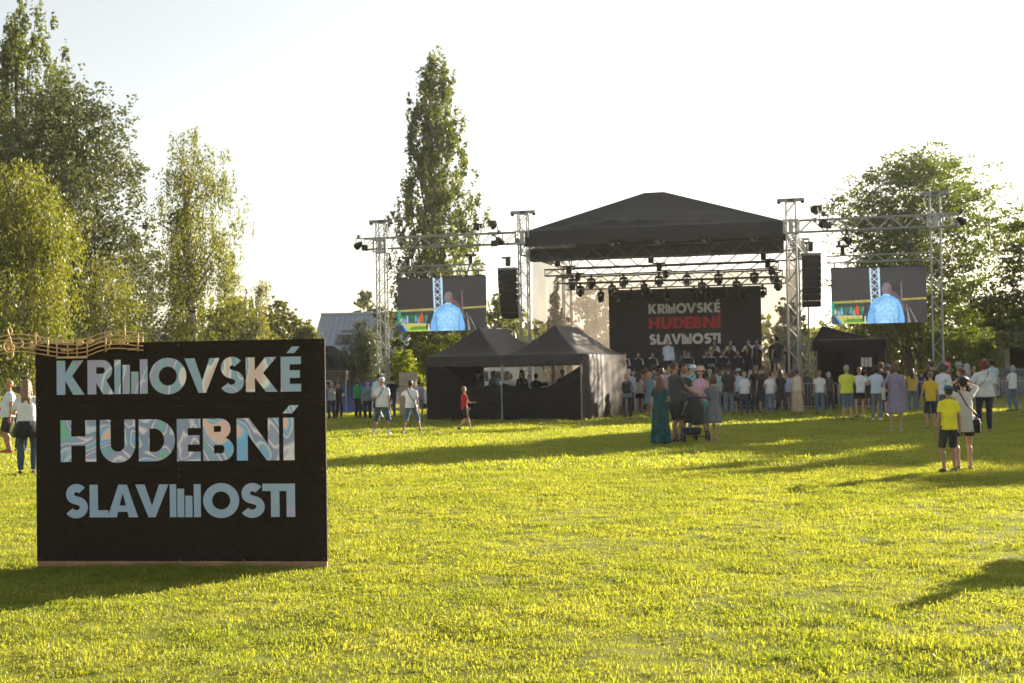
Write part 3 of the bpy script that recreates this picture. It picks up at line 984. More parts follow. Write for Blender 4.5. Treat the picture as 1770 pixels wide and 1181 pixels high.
    for sh, el, wr, s in armj:
        d = (wr - el).normalized()
        side = Vector((0, 1, 0)) - d * d.y
        side = side.normalized() if side.length > .3 else Vector((0, 0, 1))
        nrm = side.cross(d) * s
        base = wr + d * .07
        for q, ln in zip((-.027, -.009, .009, .026), (.062, .074, .07, .056)):
            p0 = base + side * q
            p1 = p0 + d * ln * .5 - nrm * .006
            p2 = p1 + d * ln * .42 - nrm * .022
            fm.tube([S(p0), S(p1), S(p2)], [.0095 * k, .009 * k, .007 * k], 6)
        p0 = wr + d * .03 + side * .03; p1 = p0 + side * .024 + d * .028; p2 = p1 + d * .03 - nrm * .01
        fm.tube([S(p0), S(p1), S(p2)], [.012 * k, .0105 * k, .008 * k], 6)
    body['_f'] = 1
    FINGERS[body.name] = fm
    # ---- top
    kind, col = top[0], top[1]; pat = top[2] if len(top) > 2 else None
    garment_hem = {'tee': .86, 'tank': .90, 'shirt': .84, 'vest': .92, 'dress': None, 'maxi': None, 'blouse': .9, 'crop': 1.0, 'tunic': .72}[kind]
    if sit and garment_hem: garment_hem = max(garment_hem, .9)
    g = MB(); o = .02
    fw = 1.0 + (.04 if kind in ('tee', 'shirt', 'tunic') else 0)
    cw = (.150 if female else .165) * bb
    hip_r = (.172 if female else .165) * bb
    by = .04 * belly
    def rr(z, rx, ry, f=0, cy=0): return ((z + dz) * k, rx * k, ry * k, 0, (cy + tilt * max(0, z - .95)) * k, f)
    if kind in ('dress', 'maxi'):
        hem = .50 if kind == 'dress' else .05
        wd = .25 if kind == 'dress' else .27
        g.rings([((hem + (dz if kind == 'dress' else 0)) * k, wd * k * (bb ** .5), wd * .85 * k, 0, 0, .06), rr(.70, .215 * bb, .17 * bb, .03), rr(.93, hip_r + o, .135 * bb), rr(1.08, (.125 * bb + o), .105 * bb + o),
                 rr(1.26, cw + .02, .137 * bb, 0, .008), rr(1.36, sw + .010, .112 * bb, 0, -.004), rr(1.425, sw * .72, .092, 0, -.008), rr(1.468, .088, .072, 0, -.008)], n=28, seed=hash(label) % 97)
    else:
        hm = garment_hem
        g.rings([rr(hm, (hip_r + o) * fw, .135 * bb * fw + .02 * belly, .025, by), rr(hm + .1, (hip_r + .012) * fw, .132 * bb + .03 * belly, .012, by),
                 rr(1.10, (.14 * bb + o) * fw, .112 * bb + o + .035 * belly, 0, by), rr(1.26, cw + .022, .137 * bb + (.012 if female else 0), 0, .006), rr(1.355, sw + .012, .114 * bb, 0, -.004), rr(1.425, sw * .72, .094, 0, -.008), rr(1.475, .088, .072, 0, -.008)], n=24, seed=hash(label) % 97)
    frac = {'tee': .62, 'tank': 0, 'shirt': 2.0, 'vest': 0, 'dress': .5, 'maxi': .55, 'blouse': 1.55, 'crop': .3, 'tunic': 1.6}[kind]
    if len(top) > 3: frac = top[3]
    for sh, el, wr, s in armj:
        if frac <= 0: continue
        r0 = .066 * bb ** .5
        if frac <= 1:
            e = sh.lerp(el, frac)
            g.tube([S(sh - (el - sh) * .08), S(sh), S(e)], [r0 * .8 * k, r0 * k, (.066 * bb ** .5) * k], 12)
        else:
            e = el.lerp(wr, min(.97, frac - 1))
            g.capsule(S(sh), r0 * k, S(el), .054 * k, 12); g.tube([S(el), S(e)], [.054 * k, .043 * k], 12)
    if frac > 0:
        for sh, el, wr, s in armj:
            g.capsule(S(up((s * .05, 0, 1.405))), .066 * k, S(sh), .064 * k, 10)
    tname = {'tee': 't_shirt', 'tank': 'tank_top', 'shirt': 'shirt', 'vest': 'waistcoat', 'dress': 'dress', 'maxi': 'long_dress', 'blouse': 'blouse', 'crop': 'top', 'tunic': 'tunic'}[kind]
    to = g.build(tname, cloth(col, pattern=pat), root, True)
    PENDING.append((to, vox))
    if kind == 'vest':      # white shirt sleeves and collar under the waistcoat
        g = MB()
        for sh, el, wr, s in armj:
            g.capsule(S(sh), .062 * k, S(el), .052 * k, 12); g.tube([S(el), S(el.lerp(wr, .95))], [.052 * k, .04 * k], 12)
            g.capsule(S(up((s * .03, 0.02, 1.415))), .062 * k, S(sh), .063 * k, 10)
        PENDING.append((g.build('shirt', cloth((.7, .72, .78)), root, True), vox))
    # ---- bottom
    if kind not in ('dress', 'maxi') and bottom:
        bk, bc = bottom[0], bottom[1]; pat = bottom[2] if len(bottom) > 2 else None
        g = MB()
        if bk in ('skirt', 'long_skirt'):
            hem = .50 if bk == 'skirt' else .12
            g.rings([((hem) * k, .23 * k, .2 * k, 0, 0, .06), rr(.75, .2 * bb, .16 * bb, .02), rr(.95, hip_r + .012, .13 * bb), rr(1.06, .135 * bb + .014, .108 * bb + .01)], n=28)
        else:
            g.rings([rr(.84, hip_r, .125 * bb), rr(.93, hip_r + .006, .13 * bb), rr(1.05, (.137 * bb + .014), .11 * bb)], n=20)
            for hip, kn, ank, s, f in legs:
                if bk == 'shorts':
                    e = hip.lerp(kn, .98) if not female else hip.lerp(kn, .62)
                    g.tube([S(hip + Vector((0, 0, .03))), S(hip.lerp(kn, .3)), S(e)], [.095 * bb * k, .102 * bb * k, (.088 if not female else .1) * bb * k], 14)
                elif bk == 'long_shorts':
                    g.capsule(S(hip), .103 * bb * k, S(kn), .082 * bb * k, 14)
                    g.tube([S(kn), S(kn.lerp(ank, .2))], [.082 * bb * k, .08 * bb * k], 14)
                else:
                    tight = bk == 'jeans'
                    g.capsule(S(hip), (.098 if tight else .104) * bb * k, S(kn), (.066 if tight else .076) * bb ** .5 * k, 14)
                    g.ell(S(kn), [(.074 if tight else .082) * k] * 3); g.tube([S(kn), S(kn.lerp(ank, .35)), S(kn.lerp(ank, .96))], [(.066 if tight else .075) * bb ** .5 * k, (.068 if tight else .072) * k, (.05 if tight else .066) * k], 14)
        bn = {'skirt': 'skirt', 'long_skirt': 'skirt', 'shorts': 'shorts', 'long_shorts': 'shorts', 'trousers': 'trousers', 'jeans': 'jeans'}[bk]
        PENDING.append((g.build(bn, cloth(bc, pattern=pat), root, True), vox))
    # ---- shoes and socks
    for hip, kn, ank, s, f in legs:
        g = MB()
        fd = Vector((s * .18, 1, 0)).normalized()
        if f[2] > .02: fd = Vector((s * .1, .75, -.6)).normalized()
        heel = ank + Vector((0, -.03, -.043)); toe = ank + fd * .15 + Vector((0, 0, -.048))
        g.capsule(S(heel), .044 * k, S(toe), .036 * k, 10)
        g.capsule(S(heel + fd * .04 + Vector((0, 0, .012))), .044 * k, S(ank + fd * .05 + Vector((0, 0, -.02))), .036 * k, 10)
        me = g.mesh('shoe', cloth(shoes, .6), True)
        link('shoe', me, root)
        if sock:
            g = MB(); g.tube([S(ank - Vector((0, 0, .03))), S(ank.lerp(kn, .22))], [.046 * k, .047 * k], 10)
            g.build('sock', cloth(sock), root, True)
    # ---- hair
    hk, hc = hair
    if hk != 'bald':
        g = MB()
        def he(c, r): g.ell(S(hd_(c)), [q * k for q in r], rot=R)
        def hcap(p0, r0, p1, r1): g.capsule(S(hd_(p0)), r0 * k, S(hd_(p1)), r1 * k)
        if hk == 'crop':
            he((0, -.016, 1.664), (.0795, .0935, .0925))
        else:
            he((0, -.02, 1.672), (.089, .098, .094)); he((0, -.045, 1.63), (.08, .065, .08))
        if hk == 'long':
            hcap((0, -.062, 1.65), .078, (0, -.10, 1.44), .07); hcap((-.045, -.075, 1.56), .045, (-.06, -.10, 1.36), .035); hcap((.045, -.075, 1.56), .045, (.05, -.11, 1.33), .03)
            for s in (-1, 1): hcap((s * .07, -.01, 1.64), .03, (s * .088, -.02, 1.48), .028)
        if hk == 'bob':
            he((0, -.035, 1.60), (.100, .082, .095)); 
            for s in (-1, 1): hcap((s * .074, .005, 1.66), .03, (s * .082, .0, 1.54), .026)
        if hk == 'curly':
            r2 = random.Random(len(label))
            for q in range(26):
                t = r2.uniform(0, 6.283); u = r2.uniform(-.2, 1)
                he((.082 * math.cos(t) * math.sqrt(1 - u * u * .7), -.02 + .09 * math.sin(t) * math.sqrt(1 - u * u * .7), 1.655 + .085 * u), (.028, .028, .028))
        if hk == 'pony':
            hcap((0, -.10, 1.68), .03, (0, -.15, 1.5), .022); he((0, -.1, 1.69), (.03, .03, .03))
        if hk == 'bun':
            he((0, -.09, 1.73), (.042, .042, .038))
        ho = g.build('hair', hairm(HAIR[hc]), root, True)
        PENDING.append((ho, vox * .8))
    if beard:
        g = MB(); g.ell(S(hd_((0, .058, 1.565))), [.048 * k, .036 * k, .04 * k], rot=R); g.build('beard', hairm(HAIR['grey']), root, True)
    if hat:
        ht, hcol = hat
        g = MB()
        def hr(rs): 
            g.rings([((z + dz) * k, rx * k, ry * k, (R @ Vector((0, cy, 0))).x * k, (R @ Vector((0, cy, 0))).y * k + tilt * .7 * k) for z, rx, ry, cy in rs], n=20)
        if ht == 'cap':
            hr([(1.685, .094, .104, -.015), (1.72, .09, .1, -.015), (1.755, .066, .076, -.015), (1.77, .02, .02, -.015)])
            c = hd_((0, .115, 1.692)); g.ell(S(c), [.066 * k, .07 * k, .009 * k], rot=R)
        else:
            w = .15 if ht == 'brim' else .125
            hr([(1.675, w, w + .01, -.01), (1.69, w * .97, w, -.01), (1.70, .095, .104, -.01), (1.76, .085, .094, -.01), (1.785, .06, .068, -.01)])
        g.build('hat' if ht != 'cap' else 'cap', cloth(hcol), root, True)
    if face:
        for s in (-1, 1):
            g = MB(); g.ell(S(hd_((s * .028, .082, 1.642))), [.010 * k, .006 * k, .006 * k], 8, 6, R); g.build('eye', M['glass'], root, True)
            g = MB(); g.ell(S(hd_((s * .03, .088, 1.660))), [.016 * k, .006 * k, .004 * k], 8, 6, R); g.build('eyebrow', hairm(HAIR['brown']), root, True)
        g = MB(); g.ell(S(hd_((0, .093, 1.573))), [.02 * k, .005 * k, .006 * k], 8, 6, R); g.build('mouth', cloth((.35, .10, .09)), root, True)
    INFO[root.name] = dict(k=k, dz=dz, legs=legs, arms=armj, root=root, sw=sw)
    return root
FINGERS = {}
INFO = {}

def fuse():
    for o, v in PENDING:
        md = o.modifiers.new('r', 'REMESH'); md.mode = 'VOXEL'; md.voxel_size = v; md.use_smooth_shade = True
        sm = o.modifiers.new('s', 'SMOOTH'); sm.factor = .5; sm.iterations = 2
    dg = bpy.context.evaluated_depsgraph_get(); dg.update()
    for o, v in PENDING:
        me = bpy.data.meshes.new_from_object(o.evaluated_get(dg))
        mats = [s for s in o.data.materials]
        fm = FINGERS.get(o.name)
        if fm is not None:
            bm = bmesh.new(); bm.from_mesh(me)
            vs = [bm.verts.new(p) for p in fm.v]
            for f in fm.f: bm.faces.new([vs[i] for i in f])
            for f in bm.faces: f.smooth = True
            bm.to_mesh(me); bm.free()
        o.modifiers.clear()
        nm = o.data.name
        o.data = me
        if not me.materials:
            for x in mats: me.materials.append(x)
        if '_f' in o: del o['_f']
    PENDING.clear()

# ------------------------------------------------------------------ things people carry
def pt(root, p):
    """a point in a person's own frame, given at standard height, in world space"""
    i = INFO[root.name]; k = i['k']
    q = Vector((p[0] * k, p[1] * k, (p[2] + i['dz']) * k))
    return Matrix.Translation(root.location) @ Matrix.Rotation(root.rotation_euler.z, 4, 'Z') @ q

def bag(root, label, at_, size=(.26, .1, .2), col=(.02, .02, .02), strap='cross', side=1, mcol=None):
    """shoulder bag with its strap; at_ is the bag centre in the person's frame"""
    k = INFO[root.name]['k']
    r = empty('shoulder_bag', root.location, root.rotation_euler.z, label, 'bag')
    m = cloth(col, .5)
    x, y, z = at_[0] * k, at_[1] * k, (at_[2] + INFO[root.name]['dz']) * k
    a, b_, c = size[0] / 2, size[1] / 2, size[2] / 2
    mb = MB(); mb.rings([(z - c, b_ * .8, a * .8, x, y), (z - c * .8, b_, a * .98, x, y, .03), (z + c * .3, b_ * .9, a, x, y, .03), (z + c * .9, b_ * .55, a * .9, x, y), (z + c, b_ * .3, a * .85, x, y)], n=20); o = mb.build('bag_body', m, r)
    f = MB(); f.rings([(z + c * .1, b_ * 1.05, a * .8, x, y), (z + c * .4, b_ * 1.0, a * 1.0, x, y), (z + c * .92, b_ * .65, a * .95, x, y), (z + c + .008, b_ * .3, a * .85, x, y)], n=20); f.build('flap', m, r)
    sh = z + c
    st = MB()
    if strap == 'cross':
        s = side
        pts = [(x, y, sh), (x * .8, -.16 * k, 1.05 * k), (0, -.165 * k, 1.25 * k), (-s * .08 * k, -.11 * k, 1.43 * k), (-s * .1 * k, .0, 1.49 * k),
               (-s * .07 * k, .11 * k, 1.40 * k), (0, .165 * k, 1.22 * k), (x * .8, .165 * k, 1.05 * k), (x, y + .02, sh)]
    else:
        s = side
        pts = [(x, y - .08, sh), (s * .22 * k, -.07 * k, 1.3 * k), (s * .17 * k, 0, 1.49 * k), (s * .22 * k, .08 * k, 1.3 * k), (x, y + .08, sh)]
    st.tube(pts, .011, 6); st.build('strap', m, r, True)
    return r

def backpack(root, label, col):
    k = INFO[root.name]['k']
    r = empty('backpack', root.location, root.rotation_euler.z, label, 'backpack')
    m = cloth(col, .6)
    mb = MB(); mb.bevbox(-.14, .14, -.30, -.135, 1.0 * k, 1.42 * k, .05); mb.build('pack_body', m, r)
    mb = MB(); mb.bevbox(-.10, .10, -.335, -.302, 1.03 * k, 1.22 * k, .02); mb.build('front_pocket', m, r)
    for s in (-1, 1):
        mb = MB(); mb.tube([(s * .09, -.14, 1.38 * k), (s * .11, -.05, 1.50 * k), (s * .11, .09, 1.45 * k), (s * .13, .14, 1.25 * k), (s * .17, .03, 1.08 * k), (s * .12, -.14, 1.04 * k)], .016, 6)
        mb.build('shoulder_strap', m, r, True)
    mb = MB(); mb.tube([(-.03, -.2, 1.41 * k), (0, -.2, 1.46 * k), (.03, -.2, 1.41 * k)], .008, 5); mb.build('carry_loop', m, r)
    return r

def jacket_over_arm(root, label, side, col):
    i = INFO[root.name]; k = i['k']
    sh, el, wr, s = i['arms'][0 if side < 0 else 1]
    r = empty('jacket', root.location, root.rotation_euler.z, label, 'jacket')
    c = el.lerp(wr, .55) * k
    mb = MB()
    mb.rings([(c.z - .34 * k, .10 * k, .05 * k, c.x, c.y, .12), (c.z - .15 * k, .12 * k, .065 * k, c.x, c.y, .08), (c.z + .02, .10 * k, .075 * k, c.x, c.y, .03), (c.z + .06 * k, .05 * k, .05 * k, c.x, c.y, 0)], n=18)
    o = mb.build('fabric', cloth(col), r, True)
    mb = MB(); mb.tube([c + Vector((.04, .03, 0)), c + Vector((.07, .05, -.2 * k)), c + Vector((.05, .06, -.38 * k))], [.035, .04, .03], 8)
    mb.build('sleeve', cloth(col), r, True)
    return r
# ------------------------------------------------------------------ letters
def arc(cx, cy, rx, ry, a0, a1, n=14):
    return [(cx + rx * math.cos(math.radians(a0 + (a1 - a0) * i / n)), cy + ry * math.sin(math.radians(a0 + (a1 - a0) * i / n))) for i in range(n + 1)]

def stroke(pts, s):
    L = []; Rr = []
    for i, p in enumerate(pts):
        a = pts[max(0, i - 1)]; b = pts[min(len(pts) - 1, i + 1)]
        dx, dy = b[0] - a[0], b[1] - a[1]; q = math.hypot(dx, dy); nx, ny = -dy / q, dx / q
        L.append((p[0] + nx * s / 2, p[1] + ny * s / 2)); Rr.append((p[0] - nx * s / 2, p[1] - ny * s / 2))
    return L + Rr[::-1]

def glyph(ch, w, H, s):
    """list of shapes, each a list of loops (outer, holes...), y up from the baseline"""
    v = s * .86
    if ch == 'K': return [[[(0, 0), (s, 0), (s, .42 * H), (w - 1.3 * s, 0), (w, 0), (s + .36 * (w - s), .545 * H), (w * .97, H), (w * .97 - 1.25 * s, H), (s, .62 * H), (s, H), (0, H)]]]
    if ch == 'R':
        ro = .305 * H; bx = w * .93 - ro; ri = ro - s * .82; yc = H - ro
        return [[[(0, 0), (s, 0), (s, .33 * H), (w - 1.25 * s, 0), (w, 0), (bx + ro * .42, yc - ro * .93)] + arc(bx, yc, ro, ro, -55, 90) + [(0, H)],
                 [(s, yc - ri), (s, yc + ri)] + arc(bx, yc, ri, ri, 90, -90, 8)[0:]]]
    if ch == 'O': return [[arc(w / 2, H / 2, w / 2, H * .53, 0, 360, 40)[:-1], arc(w / 2, H / 2, w / 2 - s * 1.05, H * .53 - s, 0, 360, 32)[:-1]]]
    if ch == 'V': return [[[(0, H), (w / 2 - .42 * s, 0), (w / 2 + .42 * s, 0), (w, H), (w - 1.12 * s, H), (w / 2, .34 * H), (1.12 * s, H)]]]
    if ch == 'S':
        top = 1.03 * H - s / 2; bot = -.03 * H + s / 2; mid = .52 * H
        r1 = (top - mid) / 2; r2 = (mid - bot) / 2; x1 = w * .52; rx1 = w * .42 - s * .42; rx2 = w * .5 - s * .5
        p = arc(x1, mid + r1, rx1, r1, 35, 235, 16) + arc(w * .5, mid - r2, rx2, r2, 55, -150, 18)
        return [[stroke(p, s * .98)]]
    if ch == 'E':
        return [[[(0, 0), (w, 0), (w, v), (s, v), (s, .5 * H - v * .5), (w * .95, .5 * H - v * .5), (w * .95, .5 * H + v * .5), (s, .5 * H + v * .5), (s, H - v), (w, H - v), (w, H), (0, H)]]]
    if ch == 'H': return [[[(0, 0), (s, 0), (s, .5 * H - v * .5), (w - s, .5 * H - v * .5), (w - s, 0), (w, 0), (w, H), (w - s, H), (w - s, .5 * H + v * .5), (s, .5 * H + v * .5), (s, H), (0, H)]]]
    if ch == 'U':
        r = w / 2; ri = r - s; yc = r * .95
        return [[[(0, H)] + arc(r, yc, r, yc + .03 * H, 180, 360, 20) + [(w, H), (w - s, H)] + arc(r, yc, ri, ri, 360, 180, 16) + [(s, H)]]]
    if ch == 'D':
        return [[[(0, 0)] + arc(w - H / 2, H / 2, H / 2, H / 2, -90, 90, 24) + [(0, H)], [(s, v), (s, H - v)] + arc(w - H / 2, H / 2, H / 2 - s, H / 2 - v, 90, -90, 20)]]
    if ch == 'B':
        r1 = .245 * H; r2 = .275 * H; x1 = w * .9 - r1; x2 = w - r2
        y1 = H - r1; y2 = r2
        return [[[(0, 0)] + arc(x2, y2, r2, r2, -90, 75, 14) + arc(x1, y1, r1, r1, -70, 90, 14) + [(0, H)],
                 [(s, v * .8), (s, 2 * r2 - v * .8)] + arc(x2, y2, r2 - s * .85, r2 - v * .8, 90, -90, 10), [(s, H - 2 * r1 + v * .75), (s, H - v * .8)] + arc(x1, y1, r1 - s * .85, r1 - v * .78, 90, -90, 10)]]
    if ch == 'N': return [[[(0, 0), (s, 0), (s, .62 * H), (w - 1.12 * s, 0), (w, 0), (w, H), (w - s, H), (w - s, .38 * H), (1.12 * s, H), (0, H)]]]
    if ch == 'I': return [[[(0, 0), (s, 0), (s, H), (0, H)]]]
    if ch == 'L': return [[[(0, 0), (w, 0), (w, v), (s, v), (s, H), (0, H)]]]
    if ch == 'A':
        f = lambda y: 1.12 * s + (w / 2 - 1.12 * s) * (y / (.80 * H))
        return [[[(0, 0), (1.12 * s, 0), (f(.17 * H), .17 * H), (w - f(.17 * H), .17 * H), (w - 1.12 * s, 0), (w, 0), (w / 2 + .5 * s, H), (w / 2 - .5 * s, H)],
                 [(f(.36 * H), .36 * H), (w / 2, .74 * H), (w - f(.36 * H), .36 * H)]]]
    if ch == 'TI':
        x1 = w * .26
        return [[[(x1, 0), (x1 + s, 0), (x1 + s, H - v), (w - s, H - v), (w - s, 0), (w, 0), (w, H), (0, H), (0, H - v), (x1, H - v)]]]
    if ch == "'": return [[[(0, 1.10 * H), (.22 * H, 1.10 * H), (.38 * H, 1.29 * H), (.16 * H, 1.29 * H)]]]
    raise KeyError(ch)

# rows: (cap top, baseline, stem, [(glyph, x0, x1 [, top drop])]) in units from the top left of the sign, y downwards
LOGO = [
    (78, 235, 40, [('K', 262, 390), ('R', 405, 527), ('bar', 529, 558, 0), ('bar', 566, 600, 24), ('bar', 606, 639, 56), ('bar', 646, 681, 0), ('O', 690, 857), ('V', 850, 1008), ('S', 1006, 1118), ('K', 1126, 1268), ('E', 1282, 1372), ("'", 1308, 1370)]),
    (352, 543, 49, [('H', 278, 442), ('U', 460, 622), ('D', 638, 803), ('E', 812, 919), ('B', 930, 1068), ('N', 1082, 1271), ('I', 1290, 1339), ("'", 1288, 1330)]),
    (648, 797, 38, [('S', 293, 402), ('L', 410, 496), ('A', 492, 632), ('V', 620, 771), ('bar', 777, 806, 0), ('bar', 811, 842, 20), ('bar', 847, 879, 52), ('bar', 886, 917, 0), ('O', 928, 1090), ('S', 1092, 1204), ('TI', 1194, 1339)]),
]
def logo(parent, mats, fx, fy, y0, y1, rows=LOGO, xoff=0.0, name='letter'):
    """fx: units -> local x; fy(row, unit) -> local z"""
    for ri, (ct, bl, st, gl) in enumerate(rows):
        for q in gl:
            ch, a, b_ = q[:3]
            w = b_ - a; H = bl - ct
            if ch == 'bar':
                shapes = [[[(0, 0), (w, 0), (w, H - q[3]), (0, H - q[3])]]]
            else:
                shapes = glyph(ch, w, H, st)
            if ch == 'V': a0 = a
            mb = MB()
            for loops in shapes:
                L2 = [[(fx(a + p[0]), fy(ri, bl - p[1])) for p in l] for l in loops]
                mb.prism(L2, y0, y1)
            nm = 'equalizer_bar' if ch == 'bar' else ('accent' if ch == "'" else name)
            mb.build(nm, mats[ri], parent)

# ------------------------------------------------------------------ sign in the foreground
def painted_foil(name, k):
    """iridescent foil: its reflections painted as swirling blue, peach, violet and green"""
    m, nt, b = _nt(name)
    tc = nt.nodes.new("ShaderNodeTexCoord")
    n1 = nt.nodes.new("ShaderNodeTexNoise"); n1.inputs["Scale"].default_value = 1.3; n1.inputs["Detail"].default_value = 1.5
    mp = nt.nodes.new("ShaderNodeMapping"); mp.inputs["Location"].default_value = (3.7 + k, 0, 1.3 * k); mp.inputs["Scale"].default_value = (1, .001, .7)
    nt.links.new(tc.outputs["Object"], mp.inputs[0]); nt.links.new(mp.outputs[0], n1.inputs["Vector"])
    ma = nt.nodes.new("ShaderNodeVectorMath"); ma.operation = 'MULTIPLY_ADD'
    ma.inputs[1].default_value = (1.1, 0, 1.1)
    nt.links.new(n1.outputs["Color"], ma.inputs[0]); nt.links.new(mp.outputs[0], ma.inputs[2])
    n2 = nt.nodes.new("ShaderNodeTexNoise"); n2.inputs["Scale"].default_value = 3.0; n2.inputs["Detail"].default_value = .6; n2.inputs["Distortion"].default_value = .9
    nt.links.new(ma.outputs[0], n2.inputs["Vector"])
    r = nt.nodes.new("ShaderNodeValToRGB"); cr = r.color_ramp  # the foil's reflections are put into this ramp as fixed colours
    slate = (.155, .205, .272)
    stops = {0: [(0, (.35, .25, .22)), (.36, (.36, .27, .25)), (.40, (.42, .42, .42)), (.415, slate), (.50, slate), (.515, (.36, .38, .40)), (.53, (.20, .19, .27)), (.60, (.19, .18, .26)), (.62, (.14, .25, .20)), (.64, slate), (1, slate)],
             1: [(0, (.44, .29, .25)), (.36, (.42, .28, .25)), (.385, (.09, .25, .42)), (.43, (.16, .21, .29)), (.46, (.34, .36, .40)), (.475, (.13, .18, .24)), (.52, (.17, .16, .25)), (.545, (.42, .40, .42)), (.56, (.21, .18, .27)), (.60, (.14, .21, .28)), (.66, (.11, .27, .17)), (1, (.14, .2, .27))],
             2: [(0, (.25, .22, .32)), (.27, (.2, .2, .28)), (.33, slate), (1, slate)]}[k]
    cr.elements[0].position = stops[0][0]; cr.elements[0].color = (*stops[0][1], 1)
    cr.elements[1].position = 1; cr.elements[1].color = (*stops[-1][1], 1)
    for p, c in stops[1:-1]:
        e = cr.elements.new(p); e.color = (*c, 1)
    nt.links.new(n2.outputs["Fac"], r.inputs[0])
    g = nt.nodes.new("ShaderNodeMix"); g.data_type = 'RGBA'; g.blend_type = 'MULTIPLY'; g.inputs["Factor"].default_value = 1
    g.inputs["B"].default_value = (2.45, 2.45, 2.4, 1)
    nt.links.new(r.outputs[0], g.inputs["A"])
    nt.links.new(g.outputs["Result"], b.inputs["Base Color"])
    b.inputs["Roughness"].default_value = .5; b.inputs["Specular IOR Level"].default_value = .3
    return m

def sign():
    BL = G(65.0, 980.5); BR = G(566.5, 981.5)
    mid = (BL + BR) / 2; W = (BR - BL).length; yaw = math.atan2(BR.y - BL.y, BR.x - BL.x)
    HT = .5 * ((A(62, 594, BL.y)).z + (A(562, 587, BR.y)).z)
    root = empty('festival_sign', (mid.x, mid.y, 0), yaw, 'black board sign with iridescent lettering standing on the grass in the foreground', 'sign')
    u = W / 1315.0; vz = HT / 1025.0
    face = mat('black_board_face', (.027, .0185, .013), .75, .25, 30, .25, 300, spec=.15)
    edge = mat('board_edge', (.02, .015, .012), .7)
    # three black panels over a timber foot
    ys = [HT, HT - 276 * vz, HT - 597 * vz, .052]
    for i in range(3):
        MB().box(-W / 2, W / 2, -.011, .011, ys[i + 1] + .001, ys[i] - (0 if i == 0 else .001)).build('panel', face, root)
    MB().box(-W / 2 + .004, W / 2 - .004, -.009, .03, -.02, .050).build('timber_foot', mat('timber_foot_wood', (.34, .21, .11), .7, .25, 5, .2, 40), root)
    tim = mat('batten_wood', (.38, .26, .15), .7, .2, 5)
    for x in (-W / 2 + .06, 0, W / 2 - .32):
        MB().box(x - .02, x + .02, .021, .06, .06, HT - .03).build('batten', tim, root)
        mb = MB(); mb.tube([(x, .04, HT * .72), (x, .8, .0)], .02, 4); mb.build('back_strut', tim, root)
    fx = lambda a: -W / 2 + (a - 163) * u
    fy = lambda ri, b_: HT - b_ * vz
    logo(root, [painted_foil('foil_swirl_top', 0), painted_foil('foil_swirl_middle', 1), painted_foil('foil_plain_bottom', 2)], fx, fy, -.0145, -.0112)
    MB().box(-W / 2 + .01, W / 2 - .01, .0115, .0195, .055, HT - .004).build('seam_light_stop', tim, root)  # added behind the panels to block light leaking through their seams
    # screws
    sc = MB().ell((0, 0, 0), (.004, .002, .004), 6, 4).mesh('screw', M['alu'])
    for x in (-W / 2 + .03, 0, W / 2 - .03):
        for z in (ys[1] + .03, ys[1] - .03, ys[2] + .03, ys[2] - .03, HT - .03, .08):
            o = link('screw', sc, root); o.location = (x, -.012, z)
    return root, W, HT, u, vz

SIGN, SW, SH, SU, SV = sign()

